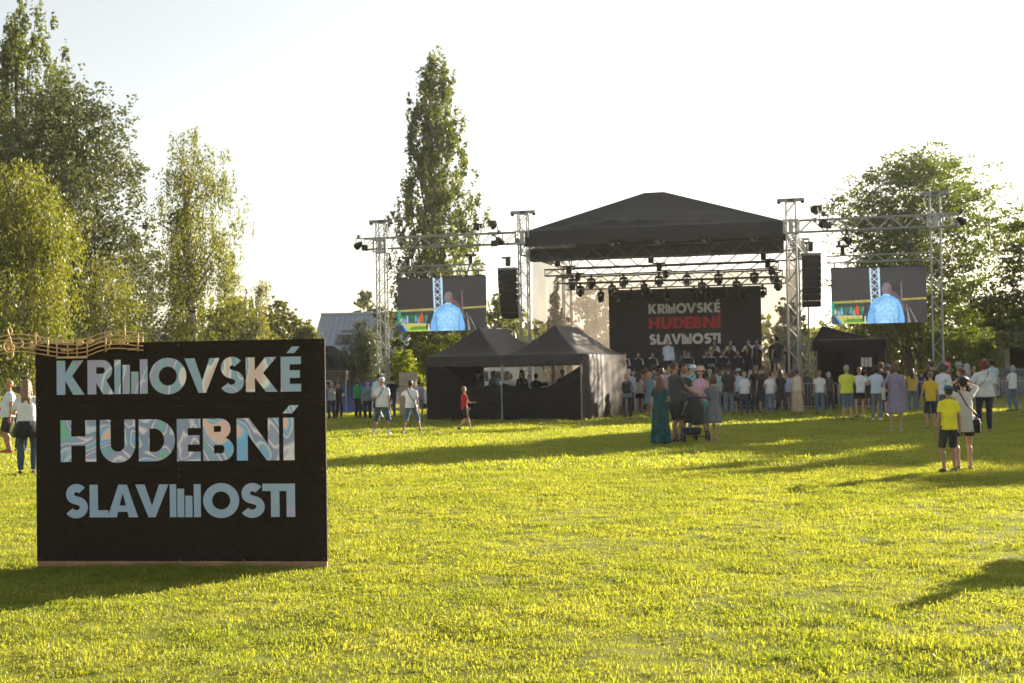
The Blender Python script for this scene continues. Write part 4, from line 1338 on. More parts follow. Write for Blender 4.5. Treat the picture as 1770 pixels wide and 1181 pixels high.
def music_staff():
    """thin plywood stave with notes, hung on the top left corner of the sign"""
    root = empty('music_stave', SIGN.location.copy(), SIGN.rotation_euler.z, 'wavy plywood music stave with treble clef hung over the top left corner of the sign', 'music decoration')
    ph = 1 / 3.937
    sx = SU * 2.624; sz = SV * 2.624
    def P(zx, zy, y=-.045):
        px = zx * ph; py = 560 + zy * ph
        return (-SW / 2 + (px - 63.5) * sx, y, SH - (py - (594 - .0137 * (px - 62))) * sz)
    kn = [(-260, 108), (-150, 118), (-60, 102), (0, 85), (100, 67), (200, 68), (300, 84), (400, 100), (480, 108), (560, 106), (630, 95), (700, 68), (780, 50), (860, 48), (940, 56), (1010, 66)]
    def top(x):
        xs = [a for a, _ in kn]; ys = [b for _, b in kn]
        # smooth interpolation
        i = max(1, min(len(kn) - 2, int(np.searchsorted(xs, x))))
        x0, x1 = xs[i - 1], xs[i]; t = (x - x0) / (x1 - x0)
        y0, y1 = ys[i - 1], ys[i]
        m0 = (ys[i] - ys[max(0, i - 2)]) / (xs[i] - xs[max(0, i - 2)]) * (x1 - x0); m1 = (ys[min(len(ys) - 1, i + 1)] - ys[i - 1]) / (xs[min(len(xs) - 1, i + 1)] - xs[i - 1]) * (x1 - x0)
        return (2 * t ** 3 - 3 * t ** 2 + 1) * y0 + (t ** 3 - 2 * t ** 2 + t) * m0 + (-2 * t ** 3 + 3 * t ** 2) * y1 + (t ** 3 - t ** 2) * m1
    r = .0052
    for ln in range(5):
        pts = [P(x, top(x) + ln * 29.2 + (1 if ln else 0)) for x in np.linspace(-250, 1010, 90)]
        MB().tube(pts, r, 6).build('stave_line', M['wood'], root, True)
    def bar(name, a, b_, rad=.0065): MB().tube([P(*a, y=-.05), P(*b_, y=-.05)], rad, 6).build(name, M['wood'], root, True)
    def head(x, y, rx=25, ry=19):
        c = P(x, y, -.052)
        rot = Matrix.Rotation(-.25, 3, 'Y')
        MB().ell(c, (rx * ph * sx, .012, ry * ph * sz), 14, 8, rot).build('note_head', M['wood'], root, True)
    bar('bar_line', (353, 88), (353, 213), .008); bar('bar_line', (975, 58), (975, 186), .008)
    head(247, 155); bar('note_stem', (268, 150), (266, 50)); MB().tube([P(266, 52, -.05), P(285, 80, -.05), (P(303, 105, -.05))], [.006, .005, .003], 6).build('note_flag', M['wood'], root, True)
    for x, y in ((437, 120), (509, 122), (577, 130), (645, 118)): head(x, y)
    for x, y in ((415, 125), (490, 128), (555, 135), (626, 122)): bar('note_stem', (x, y), (x, 222))
    MB().prism([[ (P(a, b_)[0], P(a, b_)[2]) for a, b_ in ((412, 234), (628, 232), (628, 217), (412, 220))]], -.056, -.046).build('note_beam', M['wood'], root)
    head(775, 80); bar('note_stem', (754, 84), (752, 190)); MB().tube([P(752, 188, -.05), P(778, 155, -.05), P(790, 115, -.05)], [.006, .005, .003], 6).build('note_flag', M['wood'], root, True)
    head(862, 124); bar('note_stem', (886, 120), (884, 6)); head(903, 135, 7, 6)
    # quarter rest
    MB().tube([P(165, 105, -.05), P(183, 128, -.05), P(167, 148, -.05)] + [P(180, 165, -.05)], [.004, .008, .006, .004], 6).build('rest', M['wood'], root, True)
    # treble clef
    cl = [(72, 228), (62, 232), (66, 240), (84, 238), (100, 225), (108, 205), (104, 165), (92, 100), (80, 62), (72, 36), (76, 20), (86, 15), (98, 28), (101, 50), (92, 72), (70, 100), (50, 125), (44, 150), (50, 172), (70, 186), (95, 188), (112, 174), (116, 155), (106, 140), (90, 138), (74, 148), (72, 162), (82, 174)]
    pts = []
    for i in range(len(cl) - 1):
        p0 = cl[max(0, i - 1)]; p1 = cl[i]; p2 = cl[i + 1]; p3 = cl[min(len(cl) - 1, i + 2)]
        for t in (0, .33, .66):
            pts.append(tuple(.5 * ((2 * p1[j]) + (-p0[j] + p2[j]) * t + (2 * p0[j] - 5 * p1[j] + 4 * p2[j] - p3[j]) * t * t + (-p0[j] + 3 * p1[j] - 3 * p2[j] + p3[j]) * t ** 3) for j in (0, 1)))
    MB().tube([P(a, b_, -.052) for a, b_ in pts], .0068, 6).build('treble_clef', M['wood'], root, True)
    # batten fixing the stave to the sign
    MB().box(P(440, 0)[0], P(520, 0)[0], -.044, -.013, P(0, 150)[2] - .05, P(0, 150)[2] - .03).build('fixing_batten', M['wood'], root)
    MB().box(P(900, 0)[0], P(960, 0)[0], -.044, -.013, P(900, 175)[2] - .005, P(900, 175)[2] + .012).build('fixing_batten', M['wood'], root)
music_staff()

# ------------------------------------------------------------------ trusses
UNIT_BRACE = MB().tube([(0, 0, 0), (1, 0, 0)], 1.0, 6).mesh('brace', M['alu'])
UNIT_CHORD = MB().tube([(0, 0, 0), (1, 0, 0)], 1.0, 8).mesh('chord', M['alu'])
def rod(name, me, a, b_, r, parent, m=None):
    a = Vector(a); b_ = Vector(b_)
    o = link(name, me, parent, m)
    d = b_ - a
    o.location = a
    o.rotation_mode = 'QUATERNION'
    o.rotation_quaternion = d.to_track_quat('X', 'Z')
    o.scale = (d.length, r, r)
    return o
def box_truss(parent, axis_pts, w, h, bay, up=Vector((0, 0, 1)), rc=.032, rb=.019, m=None, sides=4, end=True):
    """four chords and zig-zag braces from a to b (in the parent's frame)"""
    a, b_ = Vector(axis_pts[0]), Vector(axis_pts[1])
    d = (b_ - a); L = d.length; d.normalize()
    s = d.cross(up).normalized(); t = s.cross(d).normalized()
    cor = [(-1, -1), (1, -1), (1, 1), (-1, 1)]
    C = [s * (x * w / 2) + t * (y * h / 2) for x, y in cor]
    for c in C: rod('chord', UNIT_CHORD, a + c, b_ + c, rc, parent, m)
    n = max(1, round(L / bay)); bl = L / n
    for k in range(4):
        c0, c1 = C[k], C[(k + 1) % 4]
        for i in range(n):
            p0, p1 = (c0, c1) if (i + k // 2) % 2 == 0 else (c1, c0)
            rod('brace', UNIT_BRACE, a + d * (i * bl) + p0, a + d * ((i + 1) * bl) + p1, rb, parent, m)
    if end:
        for e in (a, b_):
            for k in range(4): rod('end_bar', UNIT_BRACE, e + C[k], e + C[(k + 1) % 4], rb, parent, m)

# stage frame: x along the front, y to the back
SO = Vector((6.25, 62.3, 0)); SYAW = -math.atan2(3.0, 11.5)
SM = Matrix.Translation(SO) @ Matrix.Rotation(SYAW, 4, 'Z')
def sw_(x, y, z=0): return SM @ Vector((x, y, z))
XB, XC, XA, XD = -5.85, 5.98, -12.6, 11.9

def tower(x, y, label, top=8.88, zsl=(7.5, 8.1), m=None, head=True, group=None):
    p = sw_(x, y)
    p.z = gz(p.x, p.y)
    r = empty('truss_tower', p, SYAW, label, 'truss tower', 'square truss towers of the stage')
    box_truss(r, ((0, 0, .06), (0, 0, top)), .4, .4, .5, up=Vector((0, 1, 0)), m=m, rc=.034, rb=.019)
    MB().bevbox(-.45, .45, -.45, .45, 0, .06, .02).build('base_plate', M['alu_dull'], r)
    if head:
        MB().bevbox(-.58, .58, -.09, .09, top, top + .14, .02).build('head_beam', M['alu_dull'], r)
        MB().box(-.12, .12, -.2, .2, top + .0, top + .1).build('head_block', M['black_metal'], r)
        for s in (-1, 1):
            MB().tube([(s * .5, 0, top), (s * .30, 0, zsl[1])], .012, 5).build('chain', M['black_metal'], r)
            MB().ell((s * .5, 0, top), (.09, .05, .09), 10, 6).build('pulley', M['black_metal'], r)
    # sleeve block clasping the tower
    mb = MB()
    for (x0, x1, y0, y1) in ((-.33, -.27, -.33, .33), (.27, .33, -.33, .33)): mb.box(x0, x1, y0, y1, zsl[0], zsl[1])
    for z in (zsl[0], zsl[1] - .06): mb.box(-.268, .268, -.33, -.27, z, z + .06).box(-.268, .268, .27, .33, z, z + .06)
    mb.box(-.10, .10, -.31, -.29, zsl[0] + .062, zsl[1] - .062)
    mb.build('sleeve_block', M['alu'], r)
    return r
tower(XA, 0, 'far left truss tower holding the left wing beam')
tower(XB, 0, 'truss tower at the left front corner of the stage roof')
tower(XC, 0, 'truss tower at the right front corner of the stage roof')
tower(XD, 0, 'far right truss tower in front of the locust tree')
tower(XB, 9, 'rear left truss tower seen through the side mesh', 7.9, head=False)
tower(XC, 9, 'rear right truss tower behind the stage roof', 7.9, head=False)

def beam(a, b_, label, w=.4, h=.5, bay=.55, m=None, name='truss_beam', grp=None, **k):
    a = Vector(a); b_ = Vector(b_)
    p = SM @ a
    r = empty(name, p, SYAW, label, 'truss beam', grp)
    box_truss(r, ((0, 0, 0), b_ - a), w, h, bay, m=m, **k)
    return r
b1 = beam((XA - .9, 0, 7.8), (XB - .34, 0, 7.8), 'left wing truss beam carrying the left screen')
b2 = beam((XC + .34, 0, 7.8), (XD + .9, 0, 7.8), 'right wing truss beam carrying the right screen')
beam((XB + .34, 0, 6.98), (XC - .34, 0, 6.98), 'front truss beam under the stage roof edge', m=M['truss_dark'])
beam((XB, .34, 7.3), (XB, 8.66, 7.3), 'left side truss beam under the stage roof', m=M['alu_dull'])
beam((XC, .34, 7.3), (XC, 8.66, 7.3), 'right side truss beam under the stage roof', m=M['alu_dull'])
beam((XB + .34, 9, 7.3), (XC - .34, 9, 7.3), 'rear truss beam under the stage roof', m=M['alu_dull'])

# ------------------------------------------------------------------ roof
def stage_roof():
    r = empty('stage_roof', SO, SYAW, 'black peaked tarpaulin roof over the open air stage', 'stage roof')
    xe = 5.72; yf = -.3; yb = 9.3; ze = 8.04; zp = 10.0; yp = 3.4; xr = .45; xc = -.42
    rr = random.Random(3)
    def surf(x0, y0, z0, x1, y1, z1, x2, y2, z2, x3, y3, z3, nu=60, nv=18, wr=.16, push=(0, 0, 1)):
        """bilinear sheet p0-p1 along the eave, p3-p2 along the top, with wrinkles near the eave"""
        vs = []
        for j in range(nv + 1):
            v = j / nv
            for i in range(nu + 1):
                u = i / nu
                p = (Vector((x0, y0, z0)) * (1 - u) + Vector((x1, y1, z1)) * u) * (1 - v) + (Vector((x3, y3, z3)) * (1 - u) + Vector((x2, y2, z2)) * u) * v
                f = math.exp(-((v - .12) / .13) ** 2) + .25 * (1 - v)
                f *= min(1, 8 * v + .0) * min(1, 6 * u, 6 * (1 - u))
                n1 = noise.noise(Vector((p.x * .55 + p.z * 1.7, p.z * 3.5, p.y * .5))); n2 = noise.noise(Vector((p.x * 1.6, p.z * 5, p.y)))
                p = p + Vector(push) * (wr * f * (1.6 * n1 + .8 * n2) - .12 * math.sin(math.pi * v) * (1 if v > 0 else 0) * min(1, 5 * u, 5 * (1 - u)))
                vs.append(p)
        fs = [(j * (nu + 1) + i, j * (nu + 1) + i + 1, (j + 1) * (nu + 1) + i + 1, (j + 1) * (nu + 1) + i) for j in range(nv) for i in range(nu)]
        m = MB(); m.add(vs, fs); return m
    surf(-xe, yf, ze, xe, yf, ze, xc + xr, yp, zp, xc - xr, yp, zp, push=(0, -.5, .85)).build('front_slope', M['roof_fabric'], r, True)
    surf(xe, yf + .01, ze, xe, yb, ze, xc + xr, yb - .4, zp, xc + xr, yp, zp).build('right_slope', M['roof_fabric'], r, True)
    surf(-xe, yb, ze, -xe, yf + .01, ze, xc - xr, yp, zp, xc - xr, yb - .4, zp).build('left_slope', M['roof_fabric'], r, True)
    MB().add([(xc - xr, yp, zp), (xc + xr, yp, zp), (xc + xr, yb - .4, zp), (xc - xr, yb - .4, zp)], [(0, 1, 2, 3)]).build('ridge_panel', M['roof_fabric'], r)
    MB().add([(xe, yb, ze), (-xe, yb, ze), (xc - xr, yb - .4, zp), (xc + xr, yb - .4, zp)], [(0, 1, 2, 3)]).build('rear_gable', M['roof_fabric'], r)
    # valance hanging below the eave
    def val(pa, pb, z0, z1, n=60, amp=.05, nrm=(0, -1, 0)):
        vs = []
        for j in range(7):
            for i in range(n + 1):
                u = i / n; v = j / 6
                p = Vector(pa).lerp(Vector(pb), u); p.z = z0 + (z1 - z0) * v
                if j == 6: p.z += .07 * noise.noise(Vector((u * 9, 2, 0)))
                p = p + Vector(nrm) * (amp * v * (noise.noise(Vector((u * 26, v * 1.5, 4))) + .5 + .8 * noise.noise(Vector((u * 9 + v * 1.6, v * 2.5, 9))))) * (1 if 0 < i < n else 0)
                vs.append(p)
        fs = [(j * (n + 1) + i, (j + 1) * (n + 1) + i, (j + 1) * (n + 1) + i + 1, j * (n + 1) + i + 1) for j in range(6) for i in range(n)]
        m = MB(); m.add(vs, fs); return m
    val((-xe, yf, 0), (xe, yf, 0), ze, 7.36, amp=.16).build('valance', M['roof_fabric'], r, True)
    val((xe, yf + .01, 0), (xe, yb, 0), ze, 7.5, nrm=(1, 0, 0)).build('valance', M['roof_fabric'], r, True)
    val((-xe, yb, 0), (-xe, yf + .01, 0), ze, 7.5, nrm=(-1, 0, 0)).build('valance', M['roof_fabric'], r, True)
    val((-xe + .1, .35, 0), (xe - .1, .35, 0), 7.3, 6.72, amp=.04).build('underside_shade_strip', M['roof_fabric'], r, True)  # added dark strip standing in for the shaded underside of the roof
    # rafters beneath
    for k, x in enumerate((-4.2, -2.1, 0, 2.1, 4.2)):
        rod('rafter', UNIT_CHORD, (x, .45, 7.45), (x, 8.9, 7.45), .045, r, M['alu_dull'])
    for k in range(5):
        for s in (-.12, .12):
            MB().ell((-3.6 + 2.0 * k + s, -.27, 7.36), (.05, .03, .05), 8, 6).build('clamp', M['alu'], r)
stage_roof()

def scrim_mat(name, col, alpha):
    m = bpy.data.materials.new(name); m.use_nodes = True
    nt = m.node_tree
    for n in list(nt.nodes):
        if n.type != 'OUTPUT_MATERIAL': nt.nodes.remove(n)
    out = nt.nodes[0]
    di = nt.nodes.new("ShaderNodeBsdfDiffuse"); di.inputs[0].default_value = (*col, 1)
    tr = nt.nodes.new("ShaderNodeBsdfTranslucent"); tr.inputs[0].default_value = (*col, 1)
    tp = nt.nodes.new("ShaderNodeBsdfTransparent"); tp.inputs[0].default_value = (.94, .90, .85, 1)
    a = nt.nodes.new("ShaderNodeMixShader"); a.inputs[0].default_value = .6
    b = nt.nodes.new("ShaderNodeMixShader"); b.inputs[0].default_value = alpha
    tc = nt.nodes.new("ShaderNodeTexCoord")
    nz = nt.nodes.new("ShaderNodeTexNoise"); nz.inputs["Scale"].default_value = .7
    nt.links.new(tc.outputs["Object"], nz.inputs["Vector"])
    mr = nt.nodes.new("ShaderNodeMapRange"); mr.inputs["To Min"].default_value = alpha - .12; mr.inputs["To Max"].default_value = alpha + .12
    nt.links.new(nz.outputs["Fac"], mr.inputs["Value"]); nt.links.new(mr.outputs[0], b.inputs[0])
    nt.links.new(di.outputs[0], a.inputs[1]); nt.links.new(tr.outputs[0], a.inputs[2])
    nt.links.new(tp.outputs[0], b.inputs[1]); nt.links.new(a.outputs[0], b.inputs[2])
    nt.links.new(b.outputs[0], out.inputs[0])
    return m
SCRIM = scrim_mat('stage_mesh', (.24, .21, .18), .5)

def curtain(name, pa, pb, z0, z1, m, parent, n=50, amp=.05, freq=20, rows=6, seed=0, profile=None):
    vs = []
    pa = Vector(pa); pb = Vector(pb); d = (pb - pa).normalized(); nr = Vector((d.y, -d.x, 0))
    for j in range(rows + 1):
        v = j / rows
        for i in range(n + 1):
            u = i / n
            p = pa.lerp(pb, u)
            zt = profile(u) if profile else z1
            p.z = z0 + (zt - z0) * v
            sag = 0
            if profile:   # swags drape along the curve of the top edge
                sag = noise.noise(Vector((u * 1.5, (zt - p.z) * 5.5 + seed, seed))) * .5
            p = p + nr * amp * (noise.noise(Vector((u * freq, v * 1.2 + seed, seed))) + sag)
            vs.append(p)
    fs = [(j * (n + 1) + i, j * (n + 1) + i + 1, (j + 1) * (n + 1) + i + 1, (j + 1) * (n + 1) + i) for j in range(rows) for i in range(n)]
    mb = MB(); mb.add(vs, fs)
    return mb.build(name, m, parent, True)

def one_piece(o, label, cat, group=None):
    return tag(o, label, cat, group)

def stage_cloths():
    r = empty('mesh_side_wall', SO, SYAW, 'translucent beige mesh hung down the left side of the stage', 'mesh curtain')
    for k in range(3): curtain('mesh_panel', (XB + .3, .35 + k * 2.85, 0), (XB + .3, .35 + (k + 1) * 2.85 - .03, 0), 1.3, 7.05, SCRIM, r, 30, .06, 8, seed=k)
    r = empty('mesh_side_wall', SO, SYAW, 'translucent beige mesh hung down the right side of the stage', 'mesh curtain')
    for k in range(3): curtain('mesh_panel', (XC - .3, .35 + k * 2.85, 0), (XC - .3, .35 + (k + 1) * 2.85 - .03, 0), 1.3, 7.05, SCRIM, r, 30, .06, 8, seed=k + 4)
    r = empty('mesh_back_wall', SO, SYAW, 'wide translucent mesh closing the back of the stage behind the printed backdrop', 'mesh curtain')
    for k in range(4): curtain('mesh_panel', (XB + .3 + k * 2.83, 8.7, 0), (XB + .3 + (k + 1) * 2.83 - .03, 8.7, 0), 1.3, 6.6, SCRIM, r, 30, .06, 8, seed=k + 8)
    for x in (-4.7, -3.7, 3.55):
        m = MB(); m.tube([(x, 8.45, 1.3), (x + .12, 8.4, 3.5), (x - .1, 8.4, 6.2)], [.06, .05, .04], 6)
    # printed backdrop
    P0 = A(1052, 560, 69.2); P1 = A(1315, 560, 66.4)
    inv = SM.inverted()
    y = 6.4
    # intersect the view rays with the plane y of the stage frame
    def on(px, py):
        o = inv @ Vector((0, 0, EYE)); d = inv.to_3x3() @ ray(px, py)
        return o + d * ((y - o.y) / d.y)
    a = on(1052, 510); b_ = on(1315, 500); zt = on(1180, 500).z
    bd = empty('printed_backdrop', SO, SYAW, 'dark fabric backdrop printed with the festival name in white and red', 'backdrop')
    curtain('fabric', (a.x, y, 0), (b_.x, y, 0), 1.32, zt, M['backdrop'], bd, 80, .03, 26, 10)
    # lettering
    x0 = on(1121.5, 545).x; x1 = on(1245, 540).x
    zt1 = on(1180, 524.5).z; zb1 = on(1180, 541.5).z
    zt2 = on(1180, 548).z; zb2 = on(1180, 568).z
    zt3 = on(1180, 577).z; zb3 = on(1180, 595).z
    Z = [(zt1, zb1), (zt2, zb2), (zt3, zb3)]
    def fx(u): return x0 + (u - 262) / (1372 - 262) * (x1 - x0)
    def fy(ri, v):
        ct, bl = LOGO[ri][0], LOGO[ri][1]
        return Z[ri][0] + (v - ct) / (bl - ct) * (Z[ri][1] - Z[ri][0])
    rows = [LOGO[0], (352, 543, 54, [(q[0], 262 + (q[1] - 278) * 1110 / 1061., 262 + (q[2] - 278) * 1110 / 1061.) for q in LOGO[1][3]]),
            (648, 797, 42, [tuple([q[0], 262 + (q[1] - 293) * 1110 / 1046., 262 + (q[2] - 293) * 1110 / 1046.] + list(q[3:])) for q in LOGO[2][3]])]
    logo(bd, [M['letter_white'], M['letter_red'], M['letter_white']], fx, fy, y - .075, y - .06, rows=rows, name='printed_letter')
    MB().tube([(a.x - .1, y, zt + .03), (b_.x + .1, y, zt + .03)], .03, 6).build('hanging_pipe', M['black_metal'], bd)
    return on
ON = stage_cloths()

# lighting bars and moving heads
def stage_lights():
    inv = SM.inverted()
    def on(px, py, y):
        o = inv @ Vector((0, 0, EYE)); d = inv.to_3x3() @ ray(px, py)
        return o + d * ((y - o.y) / d.y)
    rows = [(1.6, 956, 463, 'front lighting truss hanging across the stage opening'), (4.0, 966, 478, 'middle lighting truss hanging across the stage'), (6.0, 975, 492, 'rear lighting truss above the printed backdrop')]
    zs = []
    dark = M['black_metal']
    for y, px, py, lab in rows:
        z = on(1180, {1.6: 464, 4.0: 478, 6.0: 490}[y], y).z
        zs.append((y, z))
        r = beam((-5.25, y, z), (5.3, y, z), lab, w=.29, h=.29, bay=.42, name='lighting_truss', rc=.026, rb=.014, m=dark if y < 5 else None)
        for x in (.6, 4.9, 9.9):
            MB().tube([(x, 0, .15), (x, 0, 7.1 - z)], .012, 5).build('chain', dark, r)
            MB().bevbox(x - .12, x + .12, -.1, .1, .28, .62, .03).build('chain_hoist', dark, r)
            MB().box(x - .3, x + .3, -.05, .05, .62, .68).build('spreader', dark, r)
    lens = mat('lamp_lens', (.35, .36, .34), .15, .1, spec=.8)
    def head(x, y, z, yaw, pitch, label):
        p = sw_(x, y, z)
        r = empty('moving_head_light', p, SYAW + yaw, label, 'stage light', 'moving head lights on the stage trusses')
        MB().bevbox(-.15, .15, -.11, .11, -.28, -.16, .02).build('base', M['black_box'], r)
        MB().box(-.05, .05, -.04, .04, -.16, -.02).build('clamp', dark, r)
        for s in (-1, 1): MB().bevbox(s * .165 - .025, s * .165 + .025, -.05, .05, -.56, -.22, .01).build('yoke_arm', M['black_box'], r)
        rot = Matrix.Rotation(pitch, 3, 'X')
        m = MB(); m.rings([(-.17, .10, .10, 0, 0), (-.12, .125, .125, 0, 0), (.06, .13, .13, 0, 0), (.16, .09, .09, 0, 0)], n=14)
        m.v = [tuple(rot @ Vector(v) + Vector((0, 0, -.48))) for v in m.v]
        m.build('lamp_head', M['black_box'], r, True)
        m = MB(); m.rings([(-.185, .085, .085, 0, 0), (-.171, .098, .098, 0, 0)], n=14)
        m.v = [tuple(rot @ Vector(v) + Vector((0, 0, -.48))) for v in m.v]
        m.build('lens', lens, r, True)
    rr = random.Random(5)
    spots = [(990, 0), (1022, 0), (1058, 1), (1078, 0), (1113, 1), (1139, 0), (1187, 0), (1213, 1), (1242, 0), (1273, 1), (1304, 0), (1347, 0),
             (1003, 1), (1038, 2), (1067, 2), (1091, 2), (1121, 2), (1151, 2), (1199, 2), (1224, 2), (1251, 2), (1281, 2), (1318, 2), (1350, 1)]
    names = ['front truss', 'middle truss', 'rear truss']
    cnt = {0: 0, 1: 0, 2: 0}
    tot = {q: sum(1 for s in spots if s[1] == q) for q in (0, 1, 2)}
    ordn = ['first', 'second', 'third', 'fourth', 'fifth', 'sixth', 'seventh', 'eighth', 'ninth', 'tenth', 'eleventh', 'twelfth']
    for px, row in sorted(spots):
        y, z = zs[row]
        x = on(px, 480, y).x
        x = max(-5.0, min(5.1, x))
        head(x, y - .02, z - .14, rr.uniform(-.7, .7), rr.uniform(-.9, .9), '%s moving head light from the left on the %s over the stage' % (ordn[cnt[row]], names[row]))
        cnt[row] += 1
stage_lights()

# ------------------------------------------------------------------ stage deck, risers and band gear
def stage_deck():
    r = empty('stage_platform', SO, SYAW, 'black skirted stage platform under the peaked roof', 'stage')
    for i in range(6):
        for j in range(4):
            MB().box(-5.9 + i * 1.97, -5.9 + (i + 1) * 1.97 - .01, .3 + j * 2.2, .3 + (j + 1) * 2.2 - .01, 1.18, 1.3).build('deck_board', M['black_box'], r)
    curtain('skirt', (-5.9, .28, 0), (5.9, .28, 0), 0, 1.2, M['black_fabric'], r, 90, .04, 40)
    curtain('skirt', (-5.92, 9, 0), (-5.92, .3, 0), 0, 1.2, M['black_fabric'], r, 60, .04, 30)
    curtain('skirt', (5.92, .3, 0), (5.92, 9, 0), 0, 1.2, M['black_fabric'], r, 60, .04, 30)
    for x in (-5.6, -1.9, 1.9, 5.6):
        for y in (.6, 4.5, 8.8): MB().tube([(x, y, 0), (x, y, 1.18)], .03, 6).build('leg', M['alu_dull'], r)
    rs = empty('riser', sw_(1.9, 5.2, 1.3), SYAW, 'low black riser under the standing players at the back of the stage', 'riser')
    for i in range(3): MB().box(-3 + 2 * i, -3 + 2 * (i + 1) - .01, -.7, .9, 0, .1).build('deck_board', M['black_box'], rs)
stage_deck()

def speaker_array(x, y, zt, n, label, yaw=0.0):
    r = empty('line_array_speaker', sw_(x, y, zt), SYAW + yaw, label, 'speaker')
    MB().bevbox(-.42, .42, -.3, .3, 0, .10, .02).build('rigging_frame', M['alu_dull'], r)
    MB().tube([(0, 0, .1), (0, 0, 7.55 - zt)], .014, 5).build('chain', M['black_metal'], r)
    MB().bevbox(-.10, .10, -.1, .1, .18, .52, .03).build('chain_hoist', M['black_metal'], r)
    MB().box(-.28, .12, -.06, .06, .52, .6).build('hoist_hook', M['black_metal'], r)
    z = 0; yy = 0
    gr = mat('speaker_grille', (.012, .012, .013), .6, .2, 40, .3, 200)
    for k in range(n):
        t = .022 * k
        y0 = yy
        m = MB()
        hh = .271
        m.add([(-.40, -.30 + y0, z - .01), (.40, -.30 + y0, z - .01), (.36, .28 + y0, z - .03), (-.36, .28 + y0, z - .03),
               (-.40, -.30 + y0 + t, z - hh), (.40, -.30 + y0 + t, z - hh), (.36, .28 + y0 + t, z - hh + .02), (-.36, .28 + y0 + t, z - hh + .02)],
              [(0, 1, 2, 3), (7, 6, 5, 4), (0, 4, 5, 1), (1, 5, 6, 2), (2, 6, 7, 3), (3, 7, 4, 0)])
        c = m.build('cabinet', M['black_box'], r)
        g = MB(); g.add([(-.37, -.315 + y0, z - .025), (.37, -.315 + y0, z - .025), (.37, -.315 + y0 + t, z - hh + .015), (-.37, -.315 + y0 + t, z - hh + .015)], [(0, 1, 2, 3)]); g.build('grille', gr, c)
        b_ = MB(); b_.box(.402, .43, -.06 + y0, .06 + y0, z - hh + .05, z - .05).box(-.43, -.402, -.06 + y0, .06 + y0, z - hh + .05, z - .05); b_.build('side_bracket', M['alu'], c)
        z -= .272; yy += t
    return r
speaker_array(-6.56, -.1, 6.36, 8, 'curved black line array hanging left of the stage', -.05)
speaker_array(6.78, -.1, 6.52, 8, 'curved black line array hanging right of the stage', .12)

def sub(x, y, z, label, w=1.1, h=.6, d=.7, yaw=0, ro=0):
    r = empty('bass_speaker', sw_(x, y, z), SYAW + yaw, label, 'speaker')
    MB().bevbox(-w / 2, w / 2, -d / 2, d / 2, 0, h, .02).build('cabinet', M['black_box'], r)
    MB().box(-w / 2 + .04, w / 2 - .04, -d / 2 - .012, -d / 2 - .001, .04, h - .04).build('grille', mat('sub_grille', (.02, .02, .02), .6), r)
    return r
sub(6.9, -.6, 0, 'lower bass speaker on the grass right of the stage front'); sub(6.9, -.6, .605, 'upper bass speaker stacked right of the stage front')
sub(-6.9, -.6, 0, 'lower bass speaker on the grass left of the stage front'); sub(-6.9, -.6, .605, 'upper bass speaker stacked left of the stage front')
sub(4.7, -.7, 0, 'lower bass speaker in front of the right half of the stage'); sub(4.7, -.7, .605, 'bass speaker on top of another before the right half of the stage')
for i, x in enumerate((-3.2, .2, 2.6)):
    r = empty('monitor_speaker', sw_(x, .65, 1.3), SYAW, ['wedge monitor at the left of the stage lip', 'wedge monitor at the middle of the stage lip', 'wedge monitor at the right of the stage lip'][i], 'speaker')
    m = MB(); m.add([(-.3, -.2, 0), (.3, -.2, 0), (.3, .25, 0), (-.3, .25, 0), (-.3, -.16, .34), (.3, -.16, .34), (.3, .25, .08), (-.3, .25, .08)], [(0, 3, 2, 1), (4, 5, 6, 7), (0, 1, 5, 4), (1, 2, 6, 5), (2, 3, 7, 6), (3, 0, 4, 7)])
    m.build('cabinet', M['black_box'], r)
    m = MB(); m.add([(-.26, -.12, .325), (.26, -.12, .325), (.26, .22, .105), (-.26, .22, .105)], [(0, 1, 2, 3)]); m.build('grille', M['black_metal'], r)

